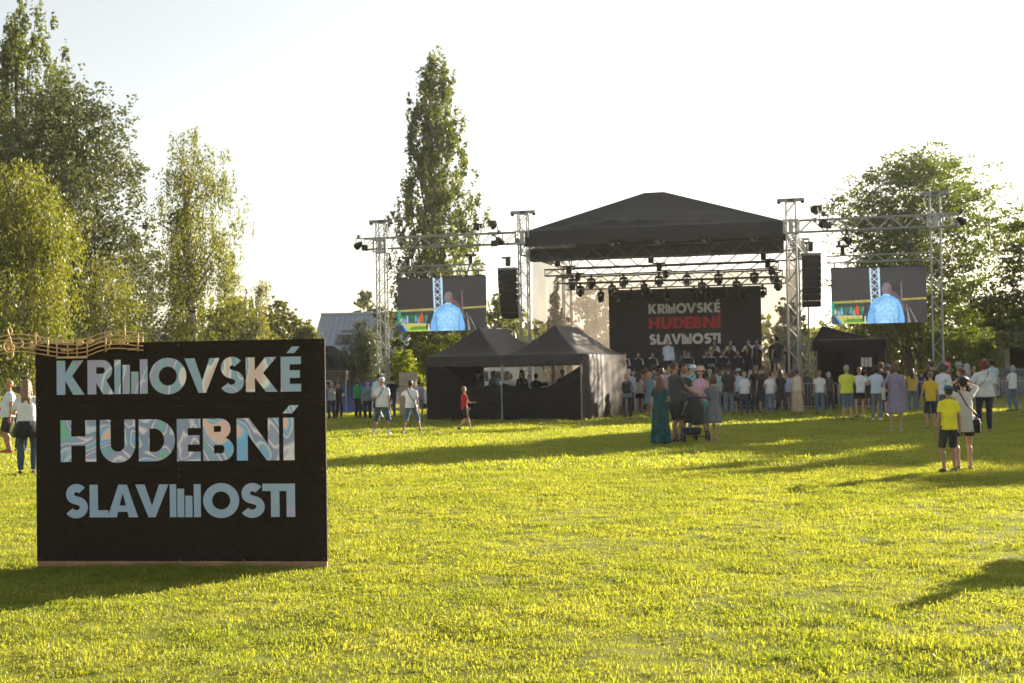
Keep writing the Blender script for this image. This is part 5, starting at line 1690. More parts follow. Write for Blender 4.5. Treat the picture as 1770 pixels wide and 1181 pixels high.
# ------------------------------------------------------------------ screens
def screen(cx, side, pxl, label):
    """LED wall; picture built as flat print in the panel plane"""
    inv = SM.inverted(); y = -.15
    def on(px, py):
        o = inv @ Vector((0, 0, EYE)); d = inv.to_3x3() @ ray(px, py)
        return o + d * ((y - o.y) / d.y)
    (xl, xr, yt, yb) = pxl
    a = on(xl, (yt + yb) / 2).x; b_ = on(xr, (yt + yb) / 2).x; mx = (xl + xr) / 2
    zt = on(mx, yt).z; zb = on(mx, yb).z
    W = b_ - a; H = zt - zb
    r = empty('video_screen', sw_((a + b_) / 2, y, zb), SYAW, label, 'video screen')
    MB().box(-W / 2, W / 2, 0, .09, 0, H).build('cabinet', M['black_box'], r)
    sh = MB()
    def c(col, s=.75): 
        key = ('e', col, s)
        if key not in MCACHE: MCACHE[key] = emit('screen_glow_%d' % len(MCACHE), col, s * .42)
        return MCACHE[key]
    layer = [0]
    def poly(name, pts, col, s=.75):
        layer[0] += 1
        yy = -.002 - .0015 * layer[0]
        loop = [(-W / 2 + u * W, (1 - v) * H) for u, v in pts]
        m = MB(); m.prism([loop], yy - .001, yy); m.build(name, c(col, s), r)
    poly('picture', [(0, 1), (1, 1), (1, 0), (0, 0)], (.040, .036, .041), .5)
    poly('picture_meadow', [(0, 1), (.52, 1), (.52, .62), (0, .62)], (.02, .16, .035))
    poly('picture_sunlit_grass', [(.08, 1), (.50, 1), (.48, .86), (.04, .84)], (.42, .48, .05))
    poly('picture_shade', [(.12, .97), (.45, .97), (.42, .90), (.16, .91)], (.10, .25, .03))
    poly('picture_far_strip', [(0, .625), (.41, .615), (.41, .565), (0, .59)], (.36, .28, .07))
    poly('picture_far_strip', [(.74, .60), (1, .585), (1, .55), (.74, .565)], (.34, .27, .06))
    poly('picture_dusk_trees', [(0, .7), (.41, .70), (.41, .625), (0, .63)], (.02, .04, .03))
    poly('picture_banner', [(0, .83), (.035, .83), (.03, .60), (0, .59)], (.01, .30, .2))
    poly('picture_table_edge', [(0, 1), (.11, 1), (.05, .87), (0, .86)], (.015, .035, .09))
    poly('picture_table_trim', [(.085, 1), (.115, 1), (.06, .87), (.045, .87)], (.05, .3, .75))
    rr = random.Random(4)
    for k in range(13):
        u = .04 + .033 * k; v = .80 + rr.uniform(-.03, .05); w = .012; hh = rr.uniform(.05, .12)
        cc = rr.choice([(.25, .35, .7), (.5, .2, .25), (.05, .07, .09), (.5, .42, .38), (.04, .06, .05), (.1, .3, .5)])
        if k == 7: cc = (.75, .03, .03); hh = .14; w = .016
        poly('picture_onlooker', [(u - w, v + .03), (u + w, v + .03), (u + w * .8, v - hh * .6), (u, v - hh), (u - w * .8, v - hh * .6)], cc)
    poly('picture_tables', [(.03, .87), (.36, .88), (.35, .855), (.04, .85)], (.55, .36, .30))
    poly('picture_dark_gear', [(.32, .95), (.36, .96), (.45, .62), (.34, .70)], (.03, .03, .035))
    poly('picture_stand', [(.345, 1), (.362, 1), (.360, .86), (.347, .86)], (.5, .6, .62))
    # truss in the picture
    poly('picture_truss_back', [(.415, .62), (.505, .62), (.515, .0), (.405, .0)], (.06, .07, .09), .6)
    for u0, u1 in ((.405, .425), (.49, .515)):
        poly('picture_truss_chord', [(u0 + .01, .66), (u1 + .005, .66), (u1, 0), (u0, 0)], (.42, .62, .75))
    for k in range(5):
        v0 = .02 + k * .125
        poly('picture_truss_brace', [(.425, v0 + .02), (.49, v0 + .12), (.49, v0 + .095), (.425, v0)], (.5, .55, .6))
        poly('picture_truss_brace', [(.425, v0 + .12), (.425, v0 + .10), (.49, v0), (.49, v0 + .018)], (.5, .55, .6))
    # microphone stand and player
    poly('picture_microphone', [(.735, .9), (.75, .9), (.745, .3), (.735, .22), (.73, .3)], (.16, .12, .12))
    poly('picture_stand_leg', [(.80, 1), (.83, 1), (.79, .66), (.785, .66)], (.22, .22, .2))
    poly('picture_stand_leg', [(.885, 1), (.9, 1), (.82, .72), (.815, .74)], (.2, .2, .19))
    poly('picture_arm', [(.62, .46), (.66, .42), (.75, .62), (.78, .78), (.70, .74)], (.11, .075, .085))
    # man in the light blue shirt
    hd = arc(.585, .385, .052, .115, 0, 360, 20)[:-1]
    poly('picture_neck', [(.55, .5), (.635, .52), (.63, .42), (.55, .42)], (.14, .065, .055))
    poly('picture_head', hd, (.17, .14, .165))
    poly('picture_head_shade', [(.60, .49), (.63, .44), (.637, .38), (.62, .31), (.60, .36)], (.17, .07, .065))
    poly('picture_shirt', [(.375, 1), (.38, .86), (.415, .66), (.47, .56), (.545, .49), (.62, .50), (.70, .58), (.735, .68), (.765, .9), (.765, 1)], (.14, .36, .66), .85)
    poly('picture_shirt_back', [(.455, 1), (.45, .70), (.55, .56), (.64, .57), (.69, .66), (.68, 1)], (.24, .48, .72), .85)
    for q in range(6):
        u0 = .455 + q * .038; t_ = q / 5; vt = .70 - .13 * min(1, (q + .6) / 2.5) if q < 3 else .575 + .03 * (q - 3)
        f_ = .78 + .30 * math.sin(2.6 * t_ + .3)
        poly('picture_shirt_fold', [(u0, 1), (u0 + .03, 1), (u0 + .033, vt + .05), (u0 + .004, vt + .05)], (.24 * f_, .48 * f_, .72 * f_), .85)
    poly('picture_collar', [(.545, .50), (.62, .51), (.615, .485), (.55, .475)], (.35, .6, .8))
    poly('picture_sleeve_fold', [(.44, 1), (.458, 1), (.455, .72), (.438, .70)], (.08, .26, .52))
    poly('picture_sleeve_fold', [(.70, 1), (.71, 1), (.705, .70), (.70, .70)], (.08, .26, .52))
    # module rows with the toothed top edge
    md = MB().box(-.23, .23, .0, .05, 0, .07).mesh('module_edge', M['black_metal'])
    for k in range(8):
        o = link('module_edge', md, r); o.location = (-W / 2 + (k + .5) * W / 8, .02, H + .002)
    # hanging truss above
    t = beam(((a + b_) / 2 - W / 2 - .15, y + .1, zt + .42), ((a + b_) / 2 + W / 2 - .05, y + .1, zt + .42), 'small truss from which the %s hangs' % ('left screen' if side < 0 else 'right screen'), w=.29, h=.29, bay=.4, name='hanging_truss', rc=.022, rb=.011)
    for x in (.65, W - .55):
        MB().tube([(x, 0, .15), (x, 0, 7.5 - zt - .42)], .012, 5).build('chain', M['black_metal'], t)
        MB().bevbox(x - .09, x + .09, -.09, .09, .16, .5, .02).build('chain_hoist', M['black_metal'], t)
        MB().box(x - .28, x + .28, -.07, .07, .5, .6).build('hoist_body', M['black_metal'], t)
    for k in range(7):
        x = .3 + k * (W - .5) / 6
        MB().box(x - .03, x + .03, -.02, .02, -.42, -.15).build('drop_bracket', M['black_metal'], t)
screen(0, -1, (688, 840, 480, 572), 'left hanging video screen showing a man in a light blue shirt')
screen(0, 1, (1437, 1602, 463, 559), 'right hanging video screen showing a man in a light blue shirt')

# floodlights clamped to the wing beams
def flood(x, z, label, yaw=0.0, y=-.3, sc=1.0, up=False):
    r = empty('floodlight', sw_(x, y, z), SYAW + yaw, label, 'floodlight')
    r.scale = (sc, sc, sc)
    if up: r.rotation_euler = (math.pi, 0, SYAW + yaw)
    m = MB(); m.rings([(-.2, .16, .16, 0, 0), (-.14, .17, .17, 0, 0), (.1, .12, .12, 0, 0), (.2, .07, .07, 0, 0)], n=12)
    rot = Matrix.Rotation(1.1, 3, 'X'); m.v = [tuple(rot @ Vector(v)) for v in m.v]
    m.build('housing', M['black_box'], r, True)
    MB().tube([(-.19, 0, 0), (-.2, 0, .28), (.2, 0, .28), (.19, 0, 0)], .022, 5).build('yoke', M['black_metal'], r)
    MB().box(-.06, .06, -.06, .06, .28, .46).build('clamp', M['black_metal'], r)
    MB().box(-.19, .19, -.36, -.34, -.3, -.02).build('barn_door', M['black_metal'], r)
flood(XA - 1.0, 7.75, 'black floodlight on the outer end of the left wing beam', 1.2)
flood(-7.25, 8.38, 'black floodlight clamped on top of the left wing beam', .4, y=0, up=True)
flood(-6.9, 7.7, 'black floodlight on the face of the left wing beam next to the tower', -.4)
flood(-8.0, 8.32, 'small floodlight standing on the left wing beam further out', 0, y=0, sc=.8, up=True)
flood(7.0, 8.42, 'black floodlight on top of the right wing beam by the tower', -.3, y=0, up=True)
flood(7.35, 7.9, 'floodlight on the face of the right wing beam by the tower', .5)
flood(8.3, 7.12, 'floodlight hanging below the right wing beam', -1.2)
flood(XD + 1.0, 7.75, 'black floodlight on the outer end of the right wing beam', -1.2)

# ------------------------------------------------------------------ tents
def canopy_mesh(x0, x1, y0, y1, ze, zp, rx, ry0, ry1, n=14, k=12, sag=1.35):
    per = []
    for i in range(n): per.append((x0 + (x1 - x0) * i / n, y0))
    for i in range(n): per.append((x1, y0 + (y1 - y0) * i / n))
    for i in range(n): per.append((x1 - (x1 - x0) * i / n, y1))
    for i in range(n): per.append((x0, y1 - (y1 - y0) * i / n))
    vs = []
    for j in range(k + 1):
        t = j / k
        for idx, (x, y) in enumerate(per):
            qx = rx; qy = min(max(y0 + (y - y0) / (y1 - y0) * (y1 - y0), ry0), ry1) if idx % n else (ry0 if y <= (y0 + y1) / 2 else ry1)
            sidey = (idx // n) % 2 == 1
            qy = ry0 + (ry1 - ry0) * (y - y0) / (y1 - y0) if sidey else (ry0 if y < (y0 + y1) / 2 else ry1)
            px = x * (1 - t) + qx * t; py = y * (1 - t) + qy * t
            z = ze + (zp - ze) * t ** sag
            z += .035 * noise.noise(Vector((px * 1.8, py * 1.8, z * 2))) * (1 if 0 < j < k else 0)
            vs.append((px, py, z))
    N = len(per)
    fs = [(j * N + i, j * N + (i + 1) % N, (j + 1) * N + (i + 1) % N, (j + 1) * N + i) for j in range(k) for i in range(N)]
    return vs, fs

def tent_frame(r, x0, x1, y0, y1, ze, poles, zg=0):
    for x, y in poles:
        MB().bevbox(x - .022, x + .022, y - .022, y + .022, zg, ze, .005).build('leg', M['white_pole'], r)
        MB().box(x - .06, x + .06, y - .06, y + .06, zg, zg + .012).build('foot_plate', M['alu_dull'], r)
    for a, b_ in (((x0, y0), (x1, y0)), ((x1, y0), (x1, y1)), ((x1, y1), (x0, y1)), ((x0, y1), (x0, y0))):
        MB().tube([(a[0], a[1], ze - .05), (b_[0], b_[1], ze - .05)], .014, 4).build('frame_bar', M['alu_dull'], r)

def tents():
    FL = G(737, 728); FR = G(1007, 727)
    yaw = math.atan2(FR.y - FL.y, FR.x - FL.x); W = (FR - FL).length; D = 5.6
    ze, zv, zp = 2.34, 1.98, 3.42
    for i in range(2):
        o = FL.lerp(FR, i / 2)
        w = W / 2
        r = empty('gazebo_tent', (o.x, o.y, 0), yaw, ['left half of the black double gazebo tent with a half-height curtain', 'right half of the black double gazebo tent with sunlit side wall'][i], 'gazebo tent')
        g = .012
        vs, fs = canopy_mesh(g, w - g, 0, D, ze, zp, w / 2, D * .27, D * .73)
        mb = MB(); mb.add(vs, fs); mb.build('canopy', M['canopy'], r, True)
        for a, b_, nn in (((g, 0), (w - g, 0), 0), ((w - g, .005), (w - g, D - .005), 1), ((w - g, D), (g, D), 2), ((g, D - .005), (g, .005), 3)):
            if (i == 0 and nn == 1) or (i == 1 and nn == 3): continue
            curtain('valance', (a[0], a[1], 0), (b_[0], b_[1], 0), zv, ze, M['canopy'], r, 30, .015, 9, 3, seed=nn)
        poles = [(.03, .04), (w - .04, .04), (.03, D - .04), (w - .04, D - .04)]
        tent_frame(r, .03, w - .03, .04, D - .04, ze, poles)
        if i == 0:
            def prof(u):
                if u < .46: return 1.98
                if u < .60: return 1.98 - (u - .46) / .14 * .55
                return 1.43 - .16 * math.sin(min(1, (u - .6) / .4) * math.pi * .5)
            def prof(u):
                return 1.25 + .75 * (1 / (1 + math.exp((u - .42) * 14)))
            curtain('curtain', (.03, -.015, 0), (w - .06, -.015, 0), .04, 2, M['black_fabric'], r, 70, .10, 7, 24, 2, prof)
            curtain('side_wall', (-.0, D, 0), (-.0, .03, 0), .05, 2.0, M['black_fabric'], r, 40, .05, 12, 6)
        else:
            def prof(u):
                return 1.36 - .22 * math.sin(math.pi * min(1, u / .8)) + max(0, (u - .55) / .45) ** 1.6 * .56
            curtain('curtain', (.02, -.015, 0), (w - .05, -.015, 0), .02, 2, M['black_fabric'], r, 70, .10, 7, 24, 5, prof)
            curtain('side_wall', (w + .005, .06, 0), (w + .005, D, 0), .03, 2.05, M['canopy'], r, 60, .05, 10, 6, 3)
    # panel leaning at the sunny side
    a = G(1031, 724); b_ = G(1070, 716)
    r = empty('barrier', a, math.atan2(b_.y - a.y, b_.x - a.x), 'crowd barrier covered with a black sheet beside the double tent', 'barrier')
    L = (b_ - a).length
    MB().tube([(0, 0, 0.03), (0, 0, 1.1), (L, 0, 1.1), (L, 0, .03), (0, 0, .03)], .022, 6).build('frame', M['alu'], r)
    curtain('cover', (.03, -.02, 0), (L - .03, -.02, 0), .06, 1.06, M['black_fabric'], r, 20, .02, 6)
    # small tent behind the sign
    d = 82; p0 = A(520, 650, d); zg = gz(-9, 82)
    xr_ = A(598, 650, d).x
    r = empty('gazebo_tent', (xr_, d, zg), math.radians(-17), 'black gazebo tent with blue tarpaulin wall just right of the sign', 'gazebo tent')
    W2 = 4.6; D2 = 5.0; ze2 = 2.5; zv2 = 1.93; zp2 = 4.0
    vs, fs = canopy_mesh(-W2, 0, 0, D2, ze2, zp2, -W2 / 2, D2 * .3, D2 * .7)
    mb = MB(); mb.add(vs, fs); mb.build('canopy', M['black_fabric'], r, True)
    for a, b_ in (((-W2, 0), (0, 0)), ((0, .005), (0, D2)), ((0, D2), (-W2, D2)), ((-W2, D2), (-W2, .005))):
        curtain('valance', (a[0], a[1], 0), (b_[0], b_[1], 0), zv2, ze2, M['canopy'], r, 30, .02, 8, 3)
    tent_frame(r, -W2, 0, 0, D2, ze2, [(-W2, .04), (-.03, .04), (-W2, D2), (-.03, D2)])
    t = empty('tarpaulin_wall', (xr_, d, zg), math.radians(-17), 'bright blue tarpaulin wall under the small tent by the sign', 'tarpaulin')
    curtain('tarpaulin_sheet', (-W2 + .2, 1.3, 0), (1.9, 1.3, 0), .02, 1.85, M['blue_tarp'], t, 50, .05, 14)
    for x in (-W2 + .2, -1.2, 1.9): MB().tube([(x, 1.33, 0), (x, 1.33, 1.9)], .02, 6).build('pole', M['white_pole'], t)
    # black work tent right of the stage
    y0 = 1.2
    r = empty('gazebo_tent', sw_(6.7, y0, 0), SYAW, 'low black work tent just right of the stage', 'gazebo tent')
    w3, d3 = 3.1, 3.6
    vs, fs = canopy_mesh(0, w3, 0, d3, 2.95, 3.6, w3 * .12, d3 * .4, d3 * .6)
    mb = MB(); mb.add(vs, fs); mb.build('canopy', M['black_fabric'], r, True)
    for a, b_ in (((0, 0), (w3, 0)), ((w3, .005), (w3, d3)), ((w3, d3), (0, d3)), ((0, d3), (0, .005))):
        curtain('valance', (a[0], a[1], 0), (b_[0], b_[1], 0), 2.5, 3.0, M['black_fabric'], r, 30, .03, 8, 3)
    curtain('side_wall', (w3 + .01, .02, 0), (w3 + .01, d3, 0), .03, 2.55, M['black_fabric'], r, 40, .06, 12)
    curtain('curtain', (1.5, -.01, 0), (w3 - .02, -.01, 0), .03, 2.55, M['black_fabric'], r, 40, .08, 8)
    curtain('rear_wall', (0, d3 - .02, 0), (w3, d3 - .02, 0), .03, 2.55, M['black_fabric'], r, 40, .08, 8)
    tent_frame(r, 0, w3, 0, d3, 3.0, [(.03, .03), (w3 - .03, .03), (.03, d3 - .03), (w3 - .03, d3 - .03)])
    wdw = MB().box(2.05, 2.5, -.09, -.08, 1.75, 2.15).build('window', mat('tent_window', (.5, .47, .38), .6, .3, 12), r)
    for k in range(2): MB().box(2.05 + .15 * (k + 1) - .01, 2.05 + .15 * (k + 1) + .01, -.10, -.091, 1.75, 2.15).build('window_bar', M['black_fabric'], wdw)
tents()

# ------------------------------------------------------------------ barriers
def make_barrier():
    r = empty('crowd_barrier')
    L = 2.3
    MB().tube([(0, 0, .2), (0, 0, 1.06), (.06, 0, 1.12), (L - .06, 0, 1.12), (L, 0, 1.06), (L, 0, .2), (0, 0, .2)], .021, 6).build('frame', M['alu'], r)
    bar = MB().tube([(0, 0, .2), (0, 0, 1.1)], .008, 5).mesh('upright_bar', M['alu'])
    for k in range(17):
        o = link('upright_bar', bar, r); o.location = (.13 + k * (L - .26) / 16, 0, 0)
    for x in (.25, L - .25): MB().tube([(x, 0, .2), (x, 0, .06), (x, -.32, .01)], .018, 5).build('foot', M['alu'], r); 
    for x in (.25, L - .25): MB().tube([(x, 0, .06), (x, .32, .01)], .018, 5).build('foot', M['alu'], r)
    return r
B0 = make_barrier(); first = [True]
def barrier(a, yaw, label):
    o = B0 if first[0] else copy_tree(B0)
    first[0] = False
    o.location = a; o.rotation_euler = (0, 0, yaw)
    tag(o, label, 'barrier', 'steel crowd barriers round the stage')
pa = G(1357, 701.5); 
for i, lab in enumerate(['barrier section behind the woman in the long beige skirt', 'barrier section left of the man in the yellow-green shirt', 'barrier section behind the man in the yellow-green shirt', 'barrier section behind the woman in the purple dress', 'barrier section behind the boy in the yellow shirt', 'barrier section behind the woman with the white printed shirt']):
    q = SM @ Vector((5.6 + i * 2.36, -4.3, 0))
    barrier((q.x, q.y, gz(q.x, q.y)), SYAW, lab)
a = G(1728, 690); barrier(a, math.radians(-6), 'sunlit barrier section at the right edge right of the red-haired woman')
barrier(Vector((a.x + 2.36 * math.cos(math.radians(-6)), a.y - 2.36 * math.sin(math.radians(6)), 0)), math.radians(-6), 'barrier section cut by the right edge of the view')
for i, lab in enumerate(['barrier section in the crowd beside the double tent', 'barrier section in the crowd left of centre stage', 'barrier section in the crowd at centre stage', 'barrier section in the crowd right of centre stage']):
    q = SM @ Vector((-4.6 + i * 2.36, -2.4, 0))
    barrier((q.x, q.y, 0), SYAW, lab)

# ------------------------------------------------------------------ vehicles and small things beyond
def vehicle(name, pos, yaw, label, cat, L, W, H, prof, col, wheels, wins):
    r = empty(name, pos, yaw, label, cat)
    paint = mat(name + '_paint', col, .25, .03, spec=.6)
    m = MB()
    # side profile (x, z) swept across the width with tucked-in roof
    n = len(prof)
    def tuck(z): return W / 2 - (.0 if z < H * .55 else (z - H * .55) / (H * .45) * .14)
    vs = [(x, -tuck(z), z) for x, z in prof] + [(x, tuck(z), z) for x, z in prof]
    fs = [(i, (i + 1) % n, (i + 1) % n + n, i + n) for i in range(n)]
    tr = tessellate_polygon([[Vector((x, z, 0)) for x, z in prof]])
    fs += [t for t in tr] + [tuple(reversed([i + n for i in t])) for t in tr]
    m.add(vs, fs); m.build('body', paint, r)
    for s in (-1, 1):
        for w in wins:
            y = s * (tuck((w[0][1] + w[2][1]) / 2) + .004)
            k = MB(); k.add([(x, s * (tuck(z) + .006), z) for x, z in w], [tuple(range(len(w))) if s < 0 else tuple(reversed(range(len(w))))]); k.build('window', M['glass'], r)
        for x in wheels:
            k = MB(); k.tube([(x, s * (W / 2 - .18), .32), (x, s * (W / 2 + .01), .32)], .32, 18); wo = k.build('wheel', M['tyre'], r)
            k = MB(); k.tube([(x, s * (W / 2 + .011), .32), (x, s * (W / 2 + .02), .32)], .19, 12); k.build('rim', M['alu'], wo)
    return r, paint
def vehicles():
    # white van beyond the double tent
    p = A(838, 660, 74)
    vehicle('van', (p.x - 2.2, 74, 0), math.radians(8), 'white van parked behind the double tent', 'van', 5.2, 1.9, 2.0,
            [(0, .35), (0, 1.0), (.15, 1.15), (1.1, 1.3), (1.9, 1.9), (2.4, 2.05), (5.1, 2.05), (5.2, 1.8), (5.2, .35)], (.72, .73, .75), (.95, 4.2),
            [[(1.35, 1.35), (2.3, 1.35), (2.3, 1.85), (1.95, 1.85)], [(2.4, 1.35), (3.4, 1.35), (3.4, 1.85), (2.4, 1.85)]])
    # white box van by the left tower
    p = A(652, 650, 92); zg = gz(p.x, 92)
    r, pm = vehicle('van', (p.x - .2, 92, zg), math.radians(-8), 'white van with blue-tinted window beside the left truss tower', 'van', 3.9, 1.9, 2.3,
            [(0, .35), (0, 2.2), (.2, 2.3), (2.2, 2.3), (2.9, 1.5), (3.8, 1.25), (3.9, .9), (3.9, .35)], (.72, .75, .78), (.7, 3.1),
            [[(1.4, 1.4), (2.6, 1.4), (2.15, 2.1), (1.4, 2.1)]])
    p = A(596, 640, 98); zg = gz(p.x, 98)
    r = empty('white_cabin', (p.x, 98, zg), math.radians(-10), 'plain white cabin peeping over the small tent by the sign', 'cabin')
    zt = A(600, 624, 98).z - zg
    MB().bevbox(0, 1.9, 0, 2.4, 0, zt, .03).build('wall', M['white_paint'], r); MB().box(-.08, 1.98, -.08, 2.48, zt + .001, zt + .1).build('roof', M['white_paint'], r)
    MB().box(.5, 1.2, -.012, -.001, .05, 2.0).build('door', M['alu_dull'], r)
    # silver car seen at the right
    p = A(1706, 660, 76)
    vehicle('parked_car', (p.x + 3.7, 76, 0), math.radians(178), 'dark grey car with a rounded roof parked behind the barriers at the right', 'car', 4.2, 1.75, 1.5,
            [(0, .3), (0, .75), (.2, .95), (1.0, 1.05), (1.6, 1.45), (2.0, 1.58), (3.1, 1.6), (3.7, 1.45), (4.1, .95), (4.2, .6), (4.2, .3)], (.13, .15, .17), (.8, 3.4),
            [[(1.2, 1.05), (2.35, 1.05), (2.35, 1.5), (1.75, 1.42)], [(2.42, 1.05), (3.7, 1.05), (3.45, 1.45), (2.42, 1.5)]])
    # beige stacked crates by the left of the double tent
    for k, (px, py, z, lab) in enumerate([(690, 716, 0, 'lower pale crate behind the man in the white shirt and jeans shorts'), (690, 716, .62, 'middle pale crate of the stack left of the double tent'), (690, 716, 1.24, 'top pale crate of the stack left of the double tent')]):
        p = A(px, 690, 60)
        r = empty('crate', (p.x, 60, gz(p.x, 60) + z), math.radians(-15), lab, 'crate', 'pale crates stacked left of the double tent')
        cm = mat('crate_wood', (.45, .39, .30), .7, .15, 6)
        MB().bevbox(0, .62, 0, .6, 0, .6, .01).build('box', cm, r)
        for q in range(3): MB().box(.02, .60, -.02, -.001, .05 + q * .19, .19 + q * .19).build('slat', cm, r)
    # street lamp beyond the tents
    p = A(893, 600, 88)
    r = empty('street_lamp', (p.x, 88, 0), 0, 'curved street lamp beyond the double tent left of the stage', 'street lamp')
    z = A(875, 569, 88).z
    MB().tube([(0, 0, 0), (0, 0, z * .8), (-.1, 0, z * .95), (-.4, 0, z + .02), (-.9, 0, z)], [.07, .05, .04, .035, .03], 8).build('pole', M['alu_dull'], r, True)
    MB().ell((-1.1, 0, z - .02), (.26, .12, .08), 10, 6).build('lamp_head', M['white_paint'], r, True)
    # floor cable ramp and flight case on the right of the stage
    for i, (x, y, w, h, lab) in enumerate([(8.2, -1.4, 1.1, .85, 'black flight case on the grass behind the right barriers'), (9.7, -1.0, .8, 1.05, 'taller black flight case beneath the right screen')]):
        r = empty('flight_case', sw_(x, y), SYAW, lab, 'flight case')
        MB().bevbox(0, w, 0, .6, .1, h, .01).build('box', M['black_box'], r)
        for e in ((.0, 'l'), (w, 'r')):
            MB().box(e[0] - .012, e[0] + .012, -.012, -.001, .1, h).build('edge_trim', M['alu'], r)
        MB().box(-.01, w + .01, -.012, -.001, h * .68, h * .7).build('lid_seam', M['alu'], r)
        for cx in (.1, w - .1): MB().ell((cx, .1, .05), (.05, .03, .05), 8, 6).build('castor', M['tyre'], r)
vehicles()
# ------------------------------------------------------------------ the crowd
def D_(a): return math.radians(a)
def put(x, head, label, feet=None, d=None, yaw=0, z=None, hat_px=0, **k):
    """stand a person where head top and feet are seen"""
    if feet is not None:
        p = G(x, feet)
        p.z = gz(p.x, p.y)
    else:
        p = A(x, 645, d); p.z = gz(p.x, d) if z is None else z
    h = A(x, head, p.y).z - p.z
    if k.get('sit'): h = 1.72
    h = min(1.95, max(1.1, h)) 
    v = .013 if p.y < 26 else (.016 if p.y < 40 else .022)
    if 'feet_' in k: k['feet'] = k.pop('feet_')
    return person(p, h, D_(yaw), label, vox=k.pop('vox', v), **k)
W_ = (.62, .64, .68); BLK = (.018, .017, .018); DRK = (.03, .032, .038); DENIM = (.09, .14, .22); NAVY = (.018, .022, .05); LDEN = (.20, .28, .38)
WALK1 = ((-.10, .27, 0), (.10, -.26, .05)); WALK2 = ((-.10, -.28, .05), (.10, .26, 0)); WIDE = ((-.2, .05, 0), (.22, -.02, 0))
STEP = ((-.24, -.12, .02), (.26, .16, 0)); STEP2 = ((-.30, .10, 0), (.20, -.05, 0))

# left of the sign
put(17, 657, 'bald heavy man in white t-shirt and black shorts at the left edge', feet=784, yaw=118, top=('tee', W_), bottom=('shorts', BLK), hair=('bald', 'none'), arms=('down', 'down'), b=1.18, belly=1.0, face=True, shoes=(.35, .08, .07), skin='tan')
w = put(47, 657, 'woman in white top and rolled jeans partly hidden by the left edge of the sign', feet=822, yaw=15, female=True, top=('tee', W_, None, .75), bottom=('jeans', (.045, .07, .11)), hair=('long', 'light'), arms=('chest', 'chest'), shoes=BLK)
i = INFO[w.name]; r = empty('jacket', w.location, w.rotation_euler.z, 'black jacket knotted round the hips of the woman beside the sign', 'jacket')
m = MB(); m.rings([(.70 * i['k'], .225, .18, 0, -.01, .06), (.85 * i['k'], .215, .17, 0, -.01, .04), (1.0 * i['k'], .165, .14, 0, 0, .02)], n=24); m.build('fabric', cloth(BLK), r, True)
m = MB(); m.tube([(-.1, .14, .98), (0, .18, .95), (.06, .19, .75)], [.03, .035, .025], 8); m.build('sleeve', cloth(BLK), r, True)
put(35, 668, 'person in dark clothes between the bald man and the woman in jeans', feet=782, yaw=-20, top=('shirt', DRK), bottom=('trousers', BLK), hair=('short', 'black'))

# between the sign and the double tent
put(574, 661, 'woman in grey tank top raising both arms by the small tent', feet=727, yaw=175, female=True, top=('tank', (.30, .31, .32)), bottom=('trousers', BLK), hair=('bob', 'blond'), arms=('up', 'up'), skin='tan')
put(586, 661, 'person in black t-shirt behind the woman with raised arms', feet=724, yaw=-160, top=('tee', BLK), bottom=('trousers', BLK), hair=('short', 'black'), arms=('talk', 'down'))
put(618, 655, 'woman in bright green top and black trousers by the blue tarpaulin', feet=723.5, yaw=-40, female=True, top=('tee', (.01, .23, .08), None, .8), bottom=('trousers', BLK), hair=('bob', 'brown'), arms=('down', 'talk'))
put(636, 658, 'man in grey-blue open vest holding still by the blue tarpaulin', feet=725.5, yaw=170, top=('shirt', (.16, .22, .24)), bottom=('trousers', BLK), hair=('crop', 'auburn'), arms=('down', 'down'), b=1.08)
put(655, 646, 'tall man in white shirt standing behind the man with the white cap', feet=727, yaw=0, top=('shirt', W_), bottom=('trousers', NAVY), hair=('short', 'brown'))
put(678, 651, 'man in navy t-shirt and jeans looking down left of the stacked crates', feet=725, yaw=20, top=('tee', NAVY), bottom=('jeans', (.05, .08, .14)), hair=('short', 'black'), hat=('cap', (.03, .05, .06)), arms=('down', 'talk'))
w = put(661, 652, 'man in white t-shirt and white cap with denim shorts walking away', feet=752.5, yaw=-12, top=('tee', W_), bottom=('long_shorts', (.05, .085, .14)), hair=('crop', 'grey'), hat=('cap', (.6, .6, .62)), arms=('down', 'down'), b=1.12, feet_=STEP2, shoes=(.65, .65, .65), skin='tan', sock=(.7, .7, .7))
bag(w, 'slim strap bag of the man with the white cap', (-.24, 0, .92), (.2, .07, .16), DRK, side=-1)
r = empty('towel', w.location, w.rotation_euler.z, 'pale blue cloth hanging from the hand of the man with the white cap', 'towel')
m = MB(); m.rings([(.50, .13, .03, -.12, .06, .15), (.75, .10, .03, -.20, .06, .1), (.92, .04, .03, -.27, .05, 0)], n=16); m.build('fabric', cloth((.40, .48, .58)), r, True)
w = put(711, 657, 'man in white t-shirt and jeans shorts with a diagonal strap striding right', feet=751, yaw=-12, top=('tee', W_), bottom=('long_shorts', (.07, .12, .2)), hair=('short', 'black'), arms=('out', 'down'), b=1.02, feet_=STEP, skin='tan', shoes=(.3, .3, .32))
bag(w, 'dark crossbody bag of the man in jeans shorts', (.20, -.08, .86), (.2, .08, .2), DRK, side=1)
put(724, 658, 'person in lilac shirt half hidden at the left corner of the double tent', d=56, yaw=-15, top=('tee', (.40, .38, .52)), bottom=('shorts', (.2, .25, .35)), hair=('short', 'brown'))
put(803, 667, 'boy in red t-shirt and black shorts walking right before the tent curtain', feet=744, yaw=-70, top=('tee', (.45, .02, .025)), bottom=('shorts', BLK), hair=('short', 'light'), arms=('swing', 'talk'), b=.9, feet_=WALK1, shoes=BLK, face=True)

